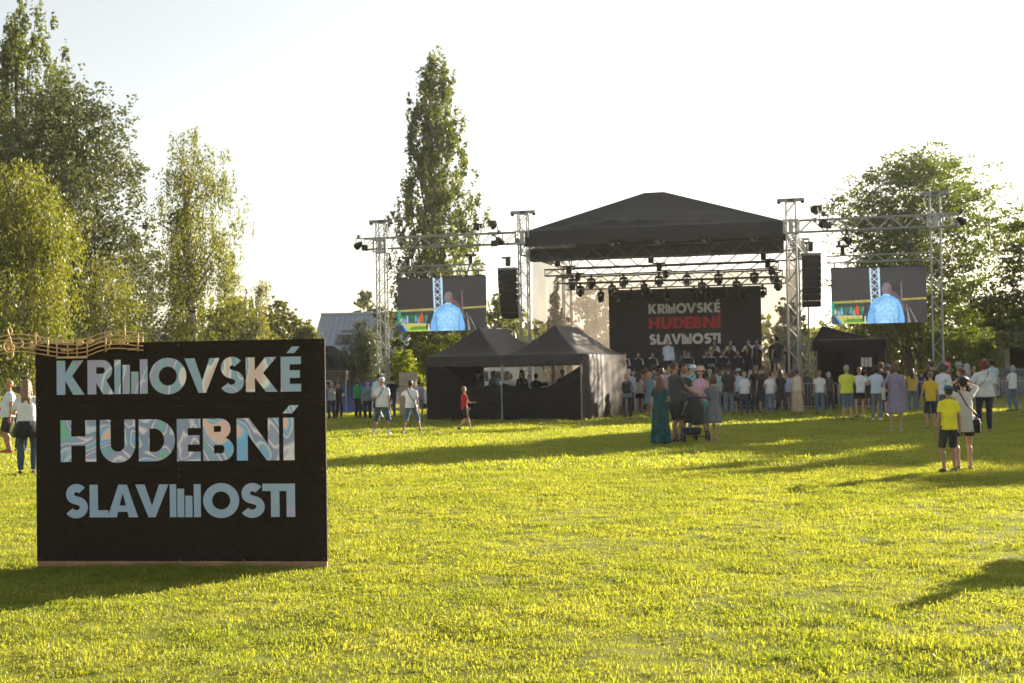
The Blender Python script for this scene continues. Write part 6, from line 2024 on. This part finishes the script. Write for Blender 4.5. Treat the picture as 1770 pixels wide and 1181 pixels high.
# seen inside the double tent
def inside(px, head, d, yaw, label, **k): put(px, head, label, d=d, yaw=yaw, vox=.024, **k)
inside(826, 642, 53.5, 180, 'dark figure behind the curtain under the left tent half', top=('tee', BLK), bottom=('trousers', BLK), hair=('short', 'black'))
inside(854, 641, 57, -150, 'man in pale blue shirt seen over the tent curtain', top=('shirt', (.35, .45, .62)), bottom=('trousers', DRK), hair=('short', 'light'))
inside(882, 645, 58, 160, 'blond person in white seen just right of the middle tent pole', top=('tee', W_), bottom=('trousers', DRK), hair=('bob', 'blond'), female=True)
inside(902, 640, 53, 185, 'long-haired woman in black seen over the right tent curtain', top=('shirt', BLK), bottom=('trousers', BLK), hair=('long', 'black'), female=True)
inside(914, 648, 58, 170, 'person in light blue holding papers behind the tent curtain', top=('shirt', (.38, .48, .66)), bottom=('trousers', DRK), hair=('crop', 'brown'))
inside(926, 646, 55.5, 20, 'person in dark grey inside the right tent half', top=('tee', DRK), bottom=('trousers', BLK), hair=('short', 'brown'))
inside(957, 641, 59, 190, 'person in pinkish top far inside the right tent half', top=('tee', (.45, .33, .33)), bottom=('trousers', DRK), hair=('long', 'light'), female=True)
inside(972, 639, 53, 170, 'dark-haired figure leaning near the right end of the tent curtain', top=('tee', BLK), bottom=('trousers', BLK), hair=('bun', 'black'), female=True)

# crowd between tent and stage
w = put(1085, 646, 'blond person in denim shirt with black backpack beside the double tent', feet=725, yaw=-8, top=('shirt', (.13, .19, .25)), bottom=('trousers', BLK), hair=('bob', 'blond'), female=True, arms=('fold', 'fold'))
backpack(w, 'black backpack on the denim shirt beside the double tent', BLK)
put(1096, 642, 'grey-haired woman in a lavender striped long dress', feet=710, yaw=-20, female=True, top=('maxi', (.34, .33, .50), ('stripes', (.52, .52, .64))), hair=('short', 'grey'), arms=('down', 'down'), b=1.1)
put(1087, 638, 'white-haired person in a pale shirt behind the backpack wearer', d=58, yaw=-10, top=('shirt', (.5, .52, .6)), bottom=('trousers', DRK), hair=('short', 'white'))
put(1124, 643, 'blond woman in blue-grey knee-length dress near the double tent', feet=721.5, yaw=-35, female=True, top=('dress', (.14, .22, .28)), hair=('bob', 'blond'), arms=('talk', 'fold'), b=1.05)
put(1130, 629, 'man in dark flat hat at the stage front left', d=57.5, yaw=0, top=('tee', (.12, .14, .17)), bottom=('trousers', DRK), hair=('short', 'brown'), hat=('bucket', (.06, .07, .09)))
put(1143, 636, 'dark-haired woman with lilac top near the stage', d=55, yaw=25, female=True, top=('tee', (.35, .25, .38)), bottom=('jeans', DENIM), hair=('bob', 'auburn'))
put(1157, 634, 'short-haired blond woman in pink-beige top behind the bald man', d=54.5, yaw=15, female=True, top=('tee', (.45, .33, .32)), bottom=('trousers', DRK), hair=('short', 'blond'))
put(1110, 640, 'person in rose top between the lavender dress and the blond woman', d=60, yaw=0, top=('tee', (.42, .22, .24)), bottom=('trousers', (.12, .08, .09)), hair=('short', 'brown'), female=True)
# group with the pushchair
put(1142, 651, 'woman in long teal leaf-patterned dress with brown hair down her back', feet=769, yaw=-18, female=True, top=('maxi', (.008, .10, .10), ('leafy', (.012, .035, .035))), hair=('long', 'auburn'), arms=('down', 'talk'), shoes=BLK)
w = put(1168, 625.5, 'tall close-cropped man in dark grey t-shirt holding the pushchair handle', feet=765.5, yaw=-62, top=('tee', (.045, .048, .058)), bottom=('shorts', BLK), hair=('crop', 'brown'), arms=(((.12, .40, 1.05), (.4, -.8, -.6)), ((.12, .44, 1.05), (.4, -.8, -.6))), face=True, skin='tan', shoes=DRK)
put(1184, 634, 'man in black t-shirt with jeans turned right behind the pushchair', d=38, yaw=-55, top=('tee', (.02, .022, .024)), bottom=('jeans', DENIM), hair=('short', 'light'), arms=('down', 'down'), belly=.4, face=True)
w = put(1213, 635, 'woman in pink hat with pink top and teal skirt facing the pushchair', feet=759, yaw=160, female=True, top=('tank', (.55, .33, .48)), bottom=('skirt', (.02, .30, .27)), hair=('long', 'black'), hat=('brim', (.55, .36, .30)), arms=('talk', 'down'), face=True)
put(1234, 648.5, 'woman with short brown hair in grey patterned dress beside the pushchair', feet=765, yaw=38, female=True, top=('dress', (.10, .115, .14), ('speck', (.17, .18, .20))), hair=('bob', 'auburn'), arms=('phone', 'talk'), b=1.1, shoes=(.3, .22, .18))

def stroller():
    p = G(1196, 765)
    r = empty('pushchair', (p.x, p.y, gz(p.x, p.y)), D_(10), 'black hooded pushchair among the group in the middle of the meadow', 'pushchair')
    f = M['black_metal']; al = M['alu']; fab = cloth((.022, .022, .024), .6)
    for s in (-1, 1):
        for (x, y, rad, q) in ((s * .29, -.28, .145, 0), (s * .22, .42, .10, 1)):
            wm = MB()
            pts = [(x, y + rad * math.cos(a * math.pi / 9), rad + rad * .88 * math.sin(a * math.pi / 9)) for a in range(19)]
            wm.tube(pts, .02, 6, caps=False); wo = wm.build('wheel', M['tyre'], r, True)
            h = MB(); h.tube([(x - .02, y, rad), (x + .02, y, rad)], rad * .45, 12); h.build('hub', f, wo)
            for q2 in range(5):
                a = q2 * 1.2566; h = MB(); h.tube([(x, y, rad), (x, y + rad * .85 * math.cos(a), rad + rad * .85 * math.sin(a))], .008, 5); h.build('spoke', al, wo)
        MB().tube([(s * .26, .42, .16), (s * .26, .1, .48), (s * .27, -.40, .85), (s * .25, -.52, .98)], .016, 6).build('frame_tube', al, r, True)
        MB().tube([(s * .28, -.28, .15), (s * .27, .0, .42), (s * .27, .22, .55)], .016, 6).build('frame_tube', f, r, True)
    MB().tube([(-.25, -.52, .98), (-.24, -.6, 1.05), (.24, -.6, 1.05), (.25, -.52, .98)], .02, 8).build('handlebar', f, r, True)
    MB().tube([(-.29, -.28, .15), (.29, -.28, .15)], .012, 6).build('rear_axle', f, r)
    b = MB(); b.rings([(.18, .20, .26, 0, .05), (.22, .23, .30, 0, .05), (.34, .24, .32, 0, .05), (.35, .22, .30, 0, .05)], n=18); b.build('basket', fab, r, True)
    b = MB(); b.rings([(.46, .14, .26, 0, .02), (.50, .22, .38, 0, .02), (.62, .25, .43, 0, .02), (.74, .265, .45, 0, .02)], n=22); b.build('seat_tub', fab, r, True)
    # hood: quarter shells with ribs
    for k in range(4):
        a0 = math.radians(-8 + k * 33); a1 = math.radians(-8 + (k + 1) * 33)
        vs = []; n = 14
        for a in (a0, a1):
            for j in range(n + 1):
                t = math.pi * j / n
                x = .27 * math.cos(t); rr_ = .40 * math.sin(t) ** .6 * (1.03 if a in (a0,) else 1.0)
                vs.append((x, .02 - rr_ * math.cos(a) * 1.0, .74 + rr_ * math.sin(a)))
        fs = [(j, j + 1, j + n + 2, j + n + 1) for j in range(n)]
        MB().add(vs, fs).build('hood_panel', fab, r, True)
        MB().tube([v for v in vs[:n + 1]], .008, 5).build('hood_rib', f, r, True)
    b = MB(); b.bevbox(-.16, .16, -.52, -.44, .42, .72, .04); b.build('changing_pocket', fab, r)
stroller()
put(1197.5, 632, 'person in pale blue bucket hat and blue checked shirt', d=47, yaw=0, top=('shirt', (.30, .50, .60), ('check', (.05, .12, .18))), bottom=('trousers', DENIM), hair=('short', 'grey'), hat=('bucket', (.45, .62, .66)))
put(1227, 638.5, 'grey-haired person behind the woman in the grey dress', d=52, yaw=-15, top=('tee', (.12, .10, .10)), bottom=('trousers', DRK), hair=('short', 'grey'))
put(1239, 637, 'person in light turquoise t-shirt near the stage', d=54, yaw=0, top=('tee', (.28, .48, .50)), bottom=('jeans', DENIM), hair=('short', 'brown'))
w = put(1260, 634, 'broad man in black t-shirt and faded jeans in the crowd', feet=718, yaw=-8, top=('tee', BLK), bottom=('trousers', (.16, .22, .28)), hair=('crop', 'brown'), arms=('down', 'down'), b=1.15)
put(1276, 638, 'person in light blue hat beside the broad man in black', d=55, yaw=0, top=('tee', (.40, .50, .60)), bottom=('shorts', NAVY), hair=('short', 'brown'), hat=('bucket', (.30, .38, .42)))
w = put(1288, 643, 'blond woman in white tee and dark jeans walking toward the stage', feet=718.5, yaw=-5, female=True, top=('tee', W_, None, .8), bottom=('jeans', (.03, .045, .09)), hair=('pony', 'blond'), arms=('down', 'down'))
bag(w, 'beige shoulder bag of the blond woman in dark jeans', (.27, 0, .95), (.28, .1, .24), (.04, .035, .03), 'shoulder', 1)
put(1306, 632, 'man in black t-shirt with light brown hair close to the stage', d=56, yaw=10, top=('tee', BLK), bottom=('trousers', DRK), hair=('short', 'light'))
put(1320, 632.5, 'balding man in black t-shirt and dark denim shorts', feet=714, yaw=-5, top=('tee', BLK), bottom=('long_shorts', (.025, .035, .07)), hair=('crop', 'brown'), arms=('down', 'down'), b=1.1)
w = put(1336, 637, 'woman in peach top and white trousers holding a phone', feet=709.5, yaw=-25, female=True, top=('tank', (.50, .30, .22)), bottom=('trousers', (.55, .53, .50)), hair=('bun', 'auburn'), arms=('down', 'talk'))
bag(w, 'violet handbag of the woman in white trousers', (.25, 0, .95), (.26, .1, .2), (.10, .06, .10), 'shoulder', 1)
w = put(1379, 638, 'woman in cream top and long beige skirt stepping right', feet=717, yaw=-15, female=True, top=('tank', (.55, .50, .40)), bottom=('long_skirt', (.45, .34, .24)), hair=('curly', 'brown'), arms=('down', 'down'), shoes=BLK)
put(1396, 640, 'man in dark green t-shirt and black shorts holding a folder', feet=705.5, yaw=-40, top=('tee', (.015, .05, .03)), bottom=('shorts', BLK), hair=('crop', 'black'), arms=('down', 'talk'))
put(1345, 641, 'small child in pale top hidden before the barrier', d=56.5, yaw=-30, top=('tee', (.5, .55, .5)), bottom=('shorts', DRK), hair=('short', 'blond'), b=.9)

w = put(1465, 631.5, 'man in yellow-green t-shirt and denim shorts with a jacket over his arm', feet=727, yaw=-20, top=('tee', (.60, .62, .06)), bottom=('long_shorts', (.10, .16, .22)), hair=('short', 'grey'), arms=('down', 'chest'), b=1.12, shoes=BLK)
jacket_over_arm(w, 'black jacket over the arm of the man in the yellow-green shirt', 1, BLK)
put(1487, 635, 'woman in white t-shirt and black shorts with hair tied back', feet=722, yaw=-5, female=True, top=('tee', W_), bottom=('shorts', BLK), hair=('pony', 'light'), arms=('down', 'down'), shoes=BLK)
w = put(1516, 632, 'woman in white and blue top with grey jeans holding a dark jacket', feet=727.5, yaw=-20, female=True, top=('tee', (.52, .60, .70), ('bands', (.40, .50, .62)), .5), bottom=('jeans', (.12, .16, .18)), hair=('bob', 'black'), arms=('hip', 'down'), shoes=(.65, .66, .7))
jacket_over_arm(w, 'dark jacket held by the woman in grey jeans', -1, BLK)
put(1525, 627, 'man in black t-shirt and shorts right of the woman in grey jeans', feet=720, yaw=-25, top=('tee', BLK), bottom=('shorts', DRK), hair=('short', 'brown'), hat=('cap', (.25, .10, .05)), shoes=BLK)
put(1534, 631, 'man in blue-grey cap partly hidden by the purple dress', d=50, yaw=10, top=('tee', (.05, .06, .08)), bottom=('trousers', DRK), hair=('short', 'brown'), hat=('cap', (.08, .13, .18)))
w = put(1550, 627, 'woman in speckled purple dress walking with a cream bag', feet=747, yaw=-10, female=True, top=('dress', (.20, .17, .27), ('speck', (.27, .24, .34)), 1.5), hair=('bob', 'auburn'), arms=('hip', 'down'), b=1.08, shoes=(.4, .4, .4))
bag(w, 'cream cloth shoulder bag of the woman in the purple dress', (-.30, 0, .98), (.36, .1, .34), (.50, .46, .38), 'shoulder', -1)
put(1610, 642, 'boy in golden yellow t-shirt and navy shorts seen from behind', feet=743, yaw=0, top=('tee', (.66, .43, .02)), bottom=('shorts', NAVY), hair=('short', 'light'), arms=('swing', 'down'), b=.88, shoes=(.05, .08, .06))
put(1610, 624, 'dark-clothed man with curly hair behind the boy in golden yellow', d=47, yaw=0, top=('tee', BLK), bottom=('trousers', BLK), hair=('curly', 'brown'))
w = put(1630, 629, 'woman with shoulder-length black hair and printed white t-shirt', d=41, yaw=5, female=True, top=('tee', W_, None, .8), bottom=('jeans', DENIM), hair=('bob', 'black'), b=1.1)
i = INFO[w.name]; k = i['k']
m = MB(); m.prism([[(-.05, 1.13 * k), (.05, 1.13 * k), (.05, 1.155 * k), (-.05, 1.155 * k)]], -.172 * 1.1, -.168 * 1.1); m.build('shirt_print', cloth((.03, .14, .12)), w)
m = MB(); m.prism([arc(0, 1.27 * k, .045, .045, 0, 360, 16)[:-1]], -.172 * 1.1, -.166 * 1.1); m.build('shirt_print', cloth((.45, .40, .46)), w)
put(1638, 628, 'person with bright pink hair in a maroon top', d=46, yaw=-120, female=True, top=('tee', (.20, .03, .07)), bottom=('trousers', BLK), hair=('bob', 'red'), hat=('bucket', (.60, .12, .22)))
put(1660, 636, 'woman with long dark red hair in profile behind the woman taking a photo', d=36, yaw=80, female=True, top=('tee', BLK), bottom=('trousers', BLK), hair=('long', 'auburn'), face=True)
put(1657, 627, 'person in grey hat behind the woman in profile', d=44, yaw=-10, top=('shirt', DRK), bottom=('trousers', BLK), hair=('short', 'grey'), hat=('bucket', (.30, .29, .27)))
put(1671, 629, 'grey long-haired person in black left of the red-haired woman', d=42, yaw=0, female=True, top=('shirt', BLK), bottom=('trousers', BLK), hair=('long', 'grey'))
w = put(1703, 621.5, 'woman with dark red hair in white tee and navy jeans walking away', feet=749, yaw=-8, female=True, top=('tee', (.55, .56, .56), None, .8), bottom=('jeans', (.016, .018, .045)), hair=('bob', 'red'), arms=('hip', 'down'), b=1.22, shoes=(.35, .02, .05))
bag(w, 'dark red crossbody bag of the woman with red hair', (-.30, 0, 1.0), (.28, .12, .3), (.16, .015, .04), 'cross', -1)
put(1716, 622, 'man in light blue t-shirt and shorts beyond the red-haired woman', feet=704, yaw=-5, top=('tee', (.40, .52, .62)), bottom=('shorts', (.22, .34, .45)), hair=('short', 'black'), b=1.1)
w = put(1668, 651, 'dark-haired woman in white knit top raising a phone to take a photo', feet=813.5, yaw=-2, female=True, top=('tunic', (.52, .50, .48), None, 1.45), bottom=('shorts', BLK), hair=('curly', 'black'), arms=('camera', 'camera'), b=.98, shoes=(.12, .12, .13), tilt=.02)
bag(w, 'black leather shoulder bag hanging at the hip of the woman taking a photo', (.24, .02, .83), (.26, .13, .22), (.012, .012, .013), 'cross', 1)
i = INFO[w.name]; k = i['k']
r = empty('phone', w.location, w.rotation_euler.z, 'phone held up by the woman taking a photo', 'phone')
MB().bevbox(-.08 * k, .08 * k, .245 * k, .255 * k, 1.64 * k, 1.72 * k, .003).build('phone_body', M['black_metal'], r)
put(1642, 666.5, 'boy in bright yellow t-shirt and teal cap in the right foreground', feet=816.5, yaw=6, top=('tee', (.74, .66, .015)), bottom=('shorts', (.025, .03, .035)), hair=('short', 'black'), hat=('cap', (.02, .12, .16)), arms=('down', 'down'), b=.92, shoes=(.05, .05, .06), skin='tan', turn=.15)
# the bystander right of the view whose shadow lies on the grass
person(Vector((6.75, 13.9, gz(6.75, 13.9))), 1.8, D_(10), 'bystander with crossed arms right of the view, casting a long shadow on the foreground grass', top=('shirt', DRK), bottom=('trousers', BLK), hair=('short', 'brown'), arms=('fold', 'fold'), vox=.02, b=1.3)
person(Vector((7.02, 14.47, gz(7.02, 14.47))), 1.7, D_(-30), 'bystander with hand on hip right of the view next to the one with crossed arms', top=('tee', DRK), bottom=('trousers', BLK), hair=('bob', 'brown'), female=True, arms=('hip', 'chest'), vox=.02, b=1.2)  # added out of view to widen the shadow on the foreground grass

# ------------------------------------------------------------------ the band
def on_stage(px, y, yaw, label, z=1.3, sit=False, **k):
    p = ON_Y(px, y); p.z = z
    return person(p, k.pop('h', 1.74), SYAW + D_(yaw), label, vox=.024, sit=sit, **k)
def ON_Y(px, y):
    inv = SM.inverted(); o = inv @ Vector((0, 0, EYE)); d = inv.to_3x3() @ ray(px, 600)
    q = o + d * ((y - o.y) / d.y)
    return SM @ Vector((q.x, y, 0))
VEST = dict(top=('vest', BLK), bottom=('trousers', BLK), hair=('short', 'black'))
on_stage(1155, 1.6, 0, 'conductor in white shirt seen from behind on the stage', top=('shirt', (.55, .62, .75)), bottom=('trousers', BLK), hair=('crop', 'grey'), arms=('talk', 'down'), h=1.82, b=1.1)
on_stage(1235, 5.0, 180, 'standing player in black waistcoat left in the back row', z=1.4, arms=('horn', 'chest'), **VEST)
on_stage(1263, 5.0, 180, 'standing player in black waistcoat second in the back row', z=1.4, arms=('horn', 'horn'), **VEST)
on_stage(1294, 4.6, 175, 'standing player in white sleeves third in the back row', z=1.4, arms=('mouth', 'horn'), **VEST)
on_stage(1308, 4.6, 190, 'standing player at the right end of the back row', z=1.4, arms=('horn', 'down'), **VEST)
on_stage(1183, 5.0, 180, 'drummer in grey shirt behind the drum kit', z=1.4, sit=True, top=('tee', (.25, .24, .26)), bottom=('trousers', BLK), arms=('talk', 'talk'))
for i, (px, y, lab) in enumerate([(1080, 3.4, 'seated player half hidden by the tent roof edge'), (1103, 3.2, 'seated player behind the dark music stand on the left'), (1128, 3.2, 'seated woman player with long dark hair left of the conductor'),
                                  (1190, 3.0, 'seated player right of the conductor'), (1221, 3.2, 'seated player bent forward in the middle of the band'), (1229, 3.0, 'seated player with pale sleeves leaning over a stand'),
                                  (1250, 3.2, 'seated player below the standing pair'), (1275, 3.2, 'seated player at the right of the front row')]):
    v = dict(VEST)
    if i == 2: v['hair'] = ('long', 'black')
    if i in (3, 5): v['top'] = ('shirt', (.45, .5, .62))
    p = ON_Y(px, y)
    on_stage(px, y, 180, lab, z=1.3, sit=True, arms=('horn', 'horn') if i % 2 else ('chest', 'mouth'), female=(i == 2), **v)
    c = empty('chair', (p.x, p.y, 1.3), SYAW + math.pi, 'folding chair under the %s' % lab.replace('seated ', ''), 'chair', 'chairs of the seated band players')
    MB().bevbox(-.2, .2, -.22, .2, .40, .43, .01).build('seat', M['black_metal'], c); MB().box(-.19, .19, -.25, -.23, .55, .85).build('backrest', M['black_metal'], c)
    for sx in (-1, 1):
        for sy in (-1, 1): MB().tube([(sx * .18, sy * .2, 0), (sx * .18, sy * .2, .4)], .012, 5).build('leg', M['alu_dull'], c)
    # music stand in front
    q = (SM.inverted() @ Vector((p.x, p.y, 0)))
    s = empty('music_stand', sw_(q.x + .05, q.y - .75, 1.3), SYAW, 'black music stand before the %s' % lab.replace('seated ', ''), 'music stand', 'music stands of the band')
    MB().tube([(0, 0, .0), (0, 0, .8)], .012, 6).build('pole', M['black_metal'], s)
    for a in (0, 2.1, 4.2): MB().tube([(0, 0, .12), (.25 * math.cos(a), .25 * math.sin(a), .01)], .01, 5).build('foot', M['black_metal'], s)
    m = MB(); m.add([(-.26, -.02, .72), (.26, -.02, .72), (.26, -.12, .98), (-.26, -.12, .98), (-.26, -.0, .72), (.26, -.0, .72), (.26, -.10, .98), (-.26, -.10, .98)], [(0, 1, 2, 3), (7, 6, 5, 4), (0, 4, 5, 1), (1, 5, 6, 2), (2, 6, 7, 3), (3, 7, 4, 0)]); m.build('desk', M['black_box'], s)
# brass and reed instruments held by the players
br = mat('brass', (.55, .36, .12), .25, .1, metal=1)
for px, y, z, lab in ((1235, 5.0, 1.4, 'brass horn held by the left standing player'), (1263, 5.0, 1.4, 'brass horn held by the second standing player'), (1294, 4.6, 1.4, 'saxophone held by the third standing player'), (1250, 3.2, .95, 'brass horn of the seated player below the standing pair')):
    p = ON_Y(px, y); p.z = z
    r = empty('horn', p, SYAW + math.pi, lab, 'instrument')
    MB().tube([(0, .22, 1.48), (0, .34, 1.35), (.02, .40, 1.1), (.05, .36, .95), (.08, .30, 1.02)], [.01, .014, .022, .03, .04], 8).build('tube', br, r, True)
    m = MB(); m.tube([(.08, .30, 1.02), (.10, .34, 1.18), (.11, .38, 1.25)], [.04, .07, .12], 14, caps=False); m.build('bell', br, r, True)
q = ON_Y(1183, 5.0)
r = empty('drum_stool', (q.x, q.y, 1.4), SYAW, 'round black stool under the drummer', 'stool')
MB().tube([(0, 0, .42), (0, 0, .49)], .17, 16).build('seat', M['black_box'], r); MB().tube([(0, 0, .1), (0, 0, .42)], .02, 6).build('post', M['alu_dull'], r)
for a in (0, 2.1, 4.2): MB().tube([(0, 0, .2), (.2 * math.cos(a), .2 * math.sin(a), .01)], .012, 5).build('leg', M['alu_dull'], r)
def drums():
    p = ON_Y(1186, 4.2); p.z = 1.3
    r = empty('drum_kit', p, SYAW, 'drum kit with cymbals behind the conductor', 'drum kit')
    shell = mat('drum_shell', (.05, .02, .02), .3); skin = mat('drum_skin', (.6, .6, .58), .5)
    def drum(x, y, z, rad, h, ax='Z'):
        m = MB(); 
        if ax == 'Z': m.tube([(x, y, z), (x, y, z + h)], rad, 20)
        else: m.tube([(x, y, z), (x, y + h, z)], rad, 20)
        d = m.build('drum', shell, r)
        m = MB()
        if ax == 'Z': m.tube([(x, y, z + h + .001), (x, y, z + h + .008)], rad * .96, 20)
        else: m.tube([(x, y - .008, z), (x, y - .001, z)], rad * .96, 20)
        m.build('drum_head', skin, d)
    drum(0, -.1, .29, .28, .4, 'Y'); drum(-.22, -.15, .68, .14, .22); drum(.2, -.15, .68, .15, .24); drum(.62, .1, .25, .2, .4); drum(-.55, .1, .55, .17, .14)
    for x, y, z in ((-.75, -.05, 1.0), (.75, -.1, 1.12), (-.4, -.3, 1.25)):
        MB().tube([(x, y, 0), (x, y, z)], .012, 5).build('cymbal_stand', M['alu_dull'], r)
        m = MB(); m.rings([(z, .21, .21, x, y), (z + .012, .06, .06, x, y), (z + .035, .03, .03, x, y)], n=22); m.build('cymbal', br, r, True)
drums()
put(1345, 581, 'stagehand in dark t-shirt and denim shorts standing at the right of the stage', d=62.5, z=1.3, yaw=-10, female=True, top=('tee', BLK), bottom=('shorts', (.04, .07, .12)), hair=('bun', 'black'), arms=('down', 'hip'), vox=.024)
put(1336, 585, 'stagehand with bare arms beside the one in denim shorts', d=64, z=1.3, yaw=-60, top=('tank', BLK), bottom=('trousers', BLK), hair=('short', 'brown'), arms=('talk', 'down'), vox=.024)
put(1365, 592, 'dark-clad player at the right edge of the stage lit from behind', d=63.5, z=1.3, yaw=150, top=('shirt', BLK), bottom=('trousers', BLK), hair=('curly', 'brown'), arms=('horn', 'horn'), vox=.024)
# microphones on stands
for i, (px, y) in enumerate(((1120, .9), (1172, 1.2), (1268, .9), (1300, 1.0))):
    p = ON_Y(px, y); p.z = 1.3
    r = empty('microphone_stand', p, SYAW, 'microphone stand %s' % ['left of the conductor', 'right beside the conductor', 'before the right-hand players', 'at the right front of the stage'][i], 'microphone stand')
    MB().tube([(0, 0, 0), (0, 0, 1.2), (-.1, .15, 1.42)], .012, 5).build('boom', M['black_metal'], r)
    for a in (0, 2.1, 4.2): MB().tube([(0, 0, .06), (.28 * math.cos(a), .28 * math.sin(a), .01)], .012, 5).build('foot', M['black_metal'], r)
    MB().capsule((-.1, .15, 1.42), .02, (-.15, .22, 1.47), .028, 8).build('microphone', M['black_metal'], r, True)
# further heads in the crowd, close to the stage
rr = random.Random(21)
cols = [((.30, .32, .38), 'grey'), ((.5, .5, .52), 'white'), ((.05, .06, .10), 'navy'), ((.35, .12, .12), 'brick red'), ((.10, .16, .24), 'blue'), ((.02, .02, .02), 'black'), ((.38, .33, .26), 'beige'), ((.12, .2, .14), 'moss green')]
near = ['left of the lavender dress', 'behind the blond woman in the blue-grey dress', 'behind the dark flat hat', 'behind the lilac top', 'behind the checked shirt', 'behind the pink hat', 'behind the turquoise t-shirt',
        'behind the light blue hat', 'behind the blond woman in dark jeans', 'behind the balding man in shorts', 'before the stage right of the peach top', 'left of the long beige skirt']
for j, (px, hd) in enumerate([(1070, 641), (1116, 636), (1136, 637), (1150, 640), (1192, 641), (1206, 640), (1246, 641), (1270, 642), (1297, 640), (1313, 641), (1351, 645), (1366, 644)]):
    c, cn = cols[(j * 3) % 8]
    put(px, hd, 'onlooker in %s top %s' % (cn, near[j]), d=59.5 + rr.uniform(-.9, .9), yaw=rr.uniform(-25, 25), top=('tee', c), bottom=('trousers', DRK), female=j % 2 == 0,
        hair=(['short', 'bob', 'crop', 'pony', 'short'][j % 5], ['brown', 'grey', 'auburn', 'blond', 'black'][(j * 2) % 5]), arms=[('down', 'down'), ('fold', 'fold'), ('chest', 'down')][j % 3])
more = [(1077, 640, 'rust top', (.30, .10, .05), 'between the backpack wearer and the tent corner'), (1104, 645, 'cream top', (.50, .46, .38), 'just right of the lavender dress'), (1136, 645, 'charcoal top', (.04, .04, .05), 'just right of the blue-grey dress'),
        (1248, 641, 'olive top', (.12, .13, .05), 'left of the broad man in black'), (1296, 646, 'coral top', (.50, .16, .12), 'between the white tee and the balding man'), (1330, 643, 'white top', (.62, .62, .64), 'right of the balding man'),
        (1349, 640, 'black jacket', (.02, .02, .02), 'right of the peach top'), (1361, 645, 'sky blue top', (.25, .40, .58), 'left of the cream top and beige skirt'), (1416, 641, 'white cap-sleeve top', (.60, .60, .62), 'right of the man with the folder'),
        (1432, 643, 'dark grey top', (.05, .05, .06), 'left of the man in the yellow-green shirt'), (1496, 640, 'pale green top', (.30, .42, .32), 'between the white t-shirt and the grey jeans'), (1576, 637, 'mustard top', (.42, .28, .04), 'right of the purple dress'),
        (1592, 640, 'navy top', (.02, .03, .07), 'left of the boy in golden yellow'), (1684, 634, 'dark top with blond hair', (.03, .03, .035), 'left of the red-haired woman'), (1750, 632, 'white shirt', (.60, .61, .62), 'by the barrier at the right edge')]
for j, (px, hd, cn, c, wh) in enumerate(more):
    put(px, hd, 'onlooker in %s %s' % (cn, wh), d=55.5 + 3.2 * math.sin(j * 2.1), yaw=rr.uniform(-40, 40), top=('tee', c), bottom=(['trousers', 'shorts', 'jeans'][j % 3], [DRK, NAVY, DENIM][j % 3]), female=j % 2 == 1,
        hair=(['short', 'long', 'crop', 'pony', 'bob'][j % 5], 'blond' if 'blond' in cn else ['brown', 'auburn', 'grey', 'black', 'light'][(j * 3) % 5]), arms=[('down', 'down'), ('hip', 'down'), ('fold', 'fold'), ('phone', 'chest')][j % 4], feet_=[WIDE, None, ((-.09, .05, 0), (.14, -.06, 0))][j % 3])
fuse()

# ------------------------------------------------------------------ summer evening haze
def haze():
    m = bpy.data.materials.new('haze'); m.use_nodes = True
    nt = m.node_tree
    for n in list(nt.nodes):
        if n.type != 'OUTPUT_MATERIAL': nt.nodes.remove(n)
    pv = nt.nodes.new("ShaderNodeVolumePrincipled")
    pv.inputs["Color"].default_value = (.97, .97, .96, 1)
    pv.inputs["Density"].default_value = 0.00016
    pv.inputs["Anisotropy"].default_value = 0.35
    nt.links.new(pv.outputs[0], nt.nodes[0].inputs["Volume"])
    R = 3200
    tag(MB().box(-R, R, -R, R, -1.5, 27).build('haze', m), 'pale evening haze over the whole meadow', kind='stuff')
haze()
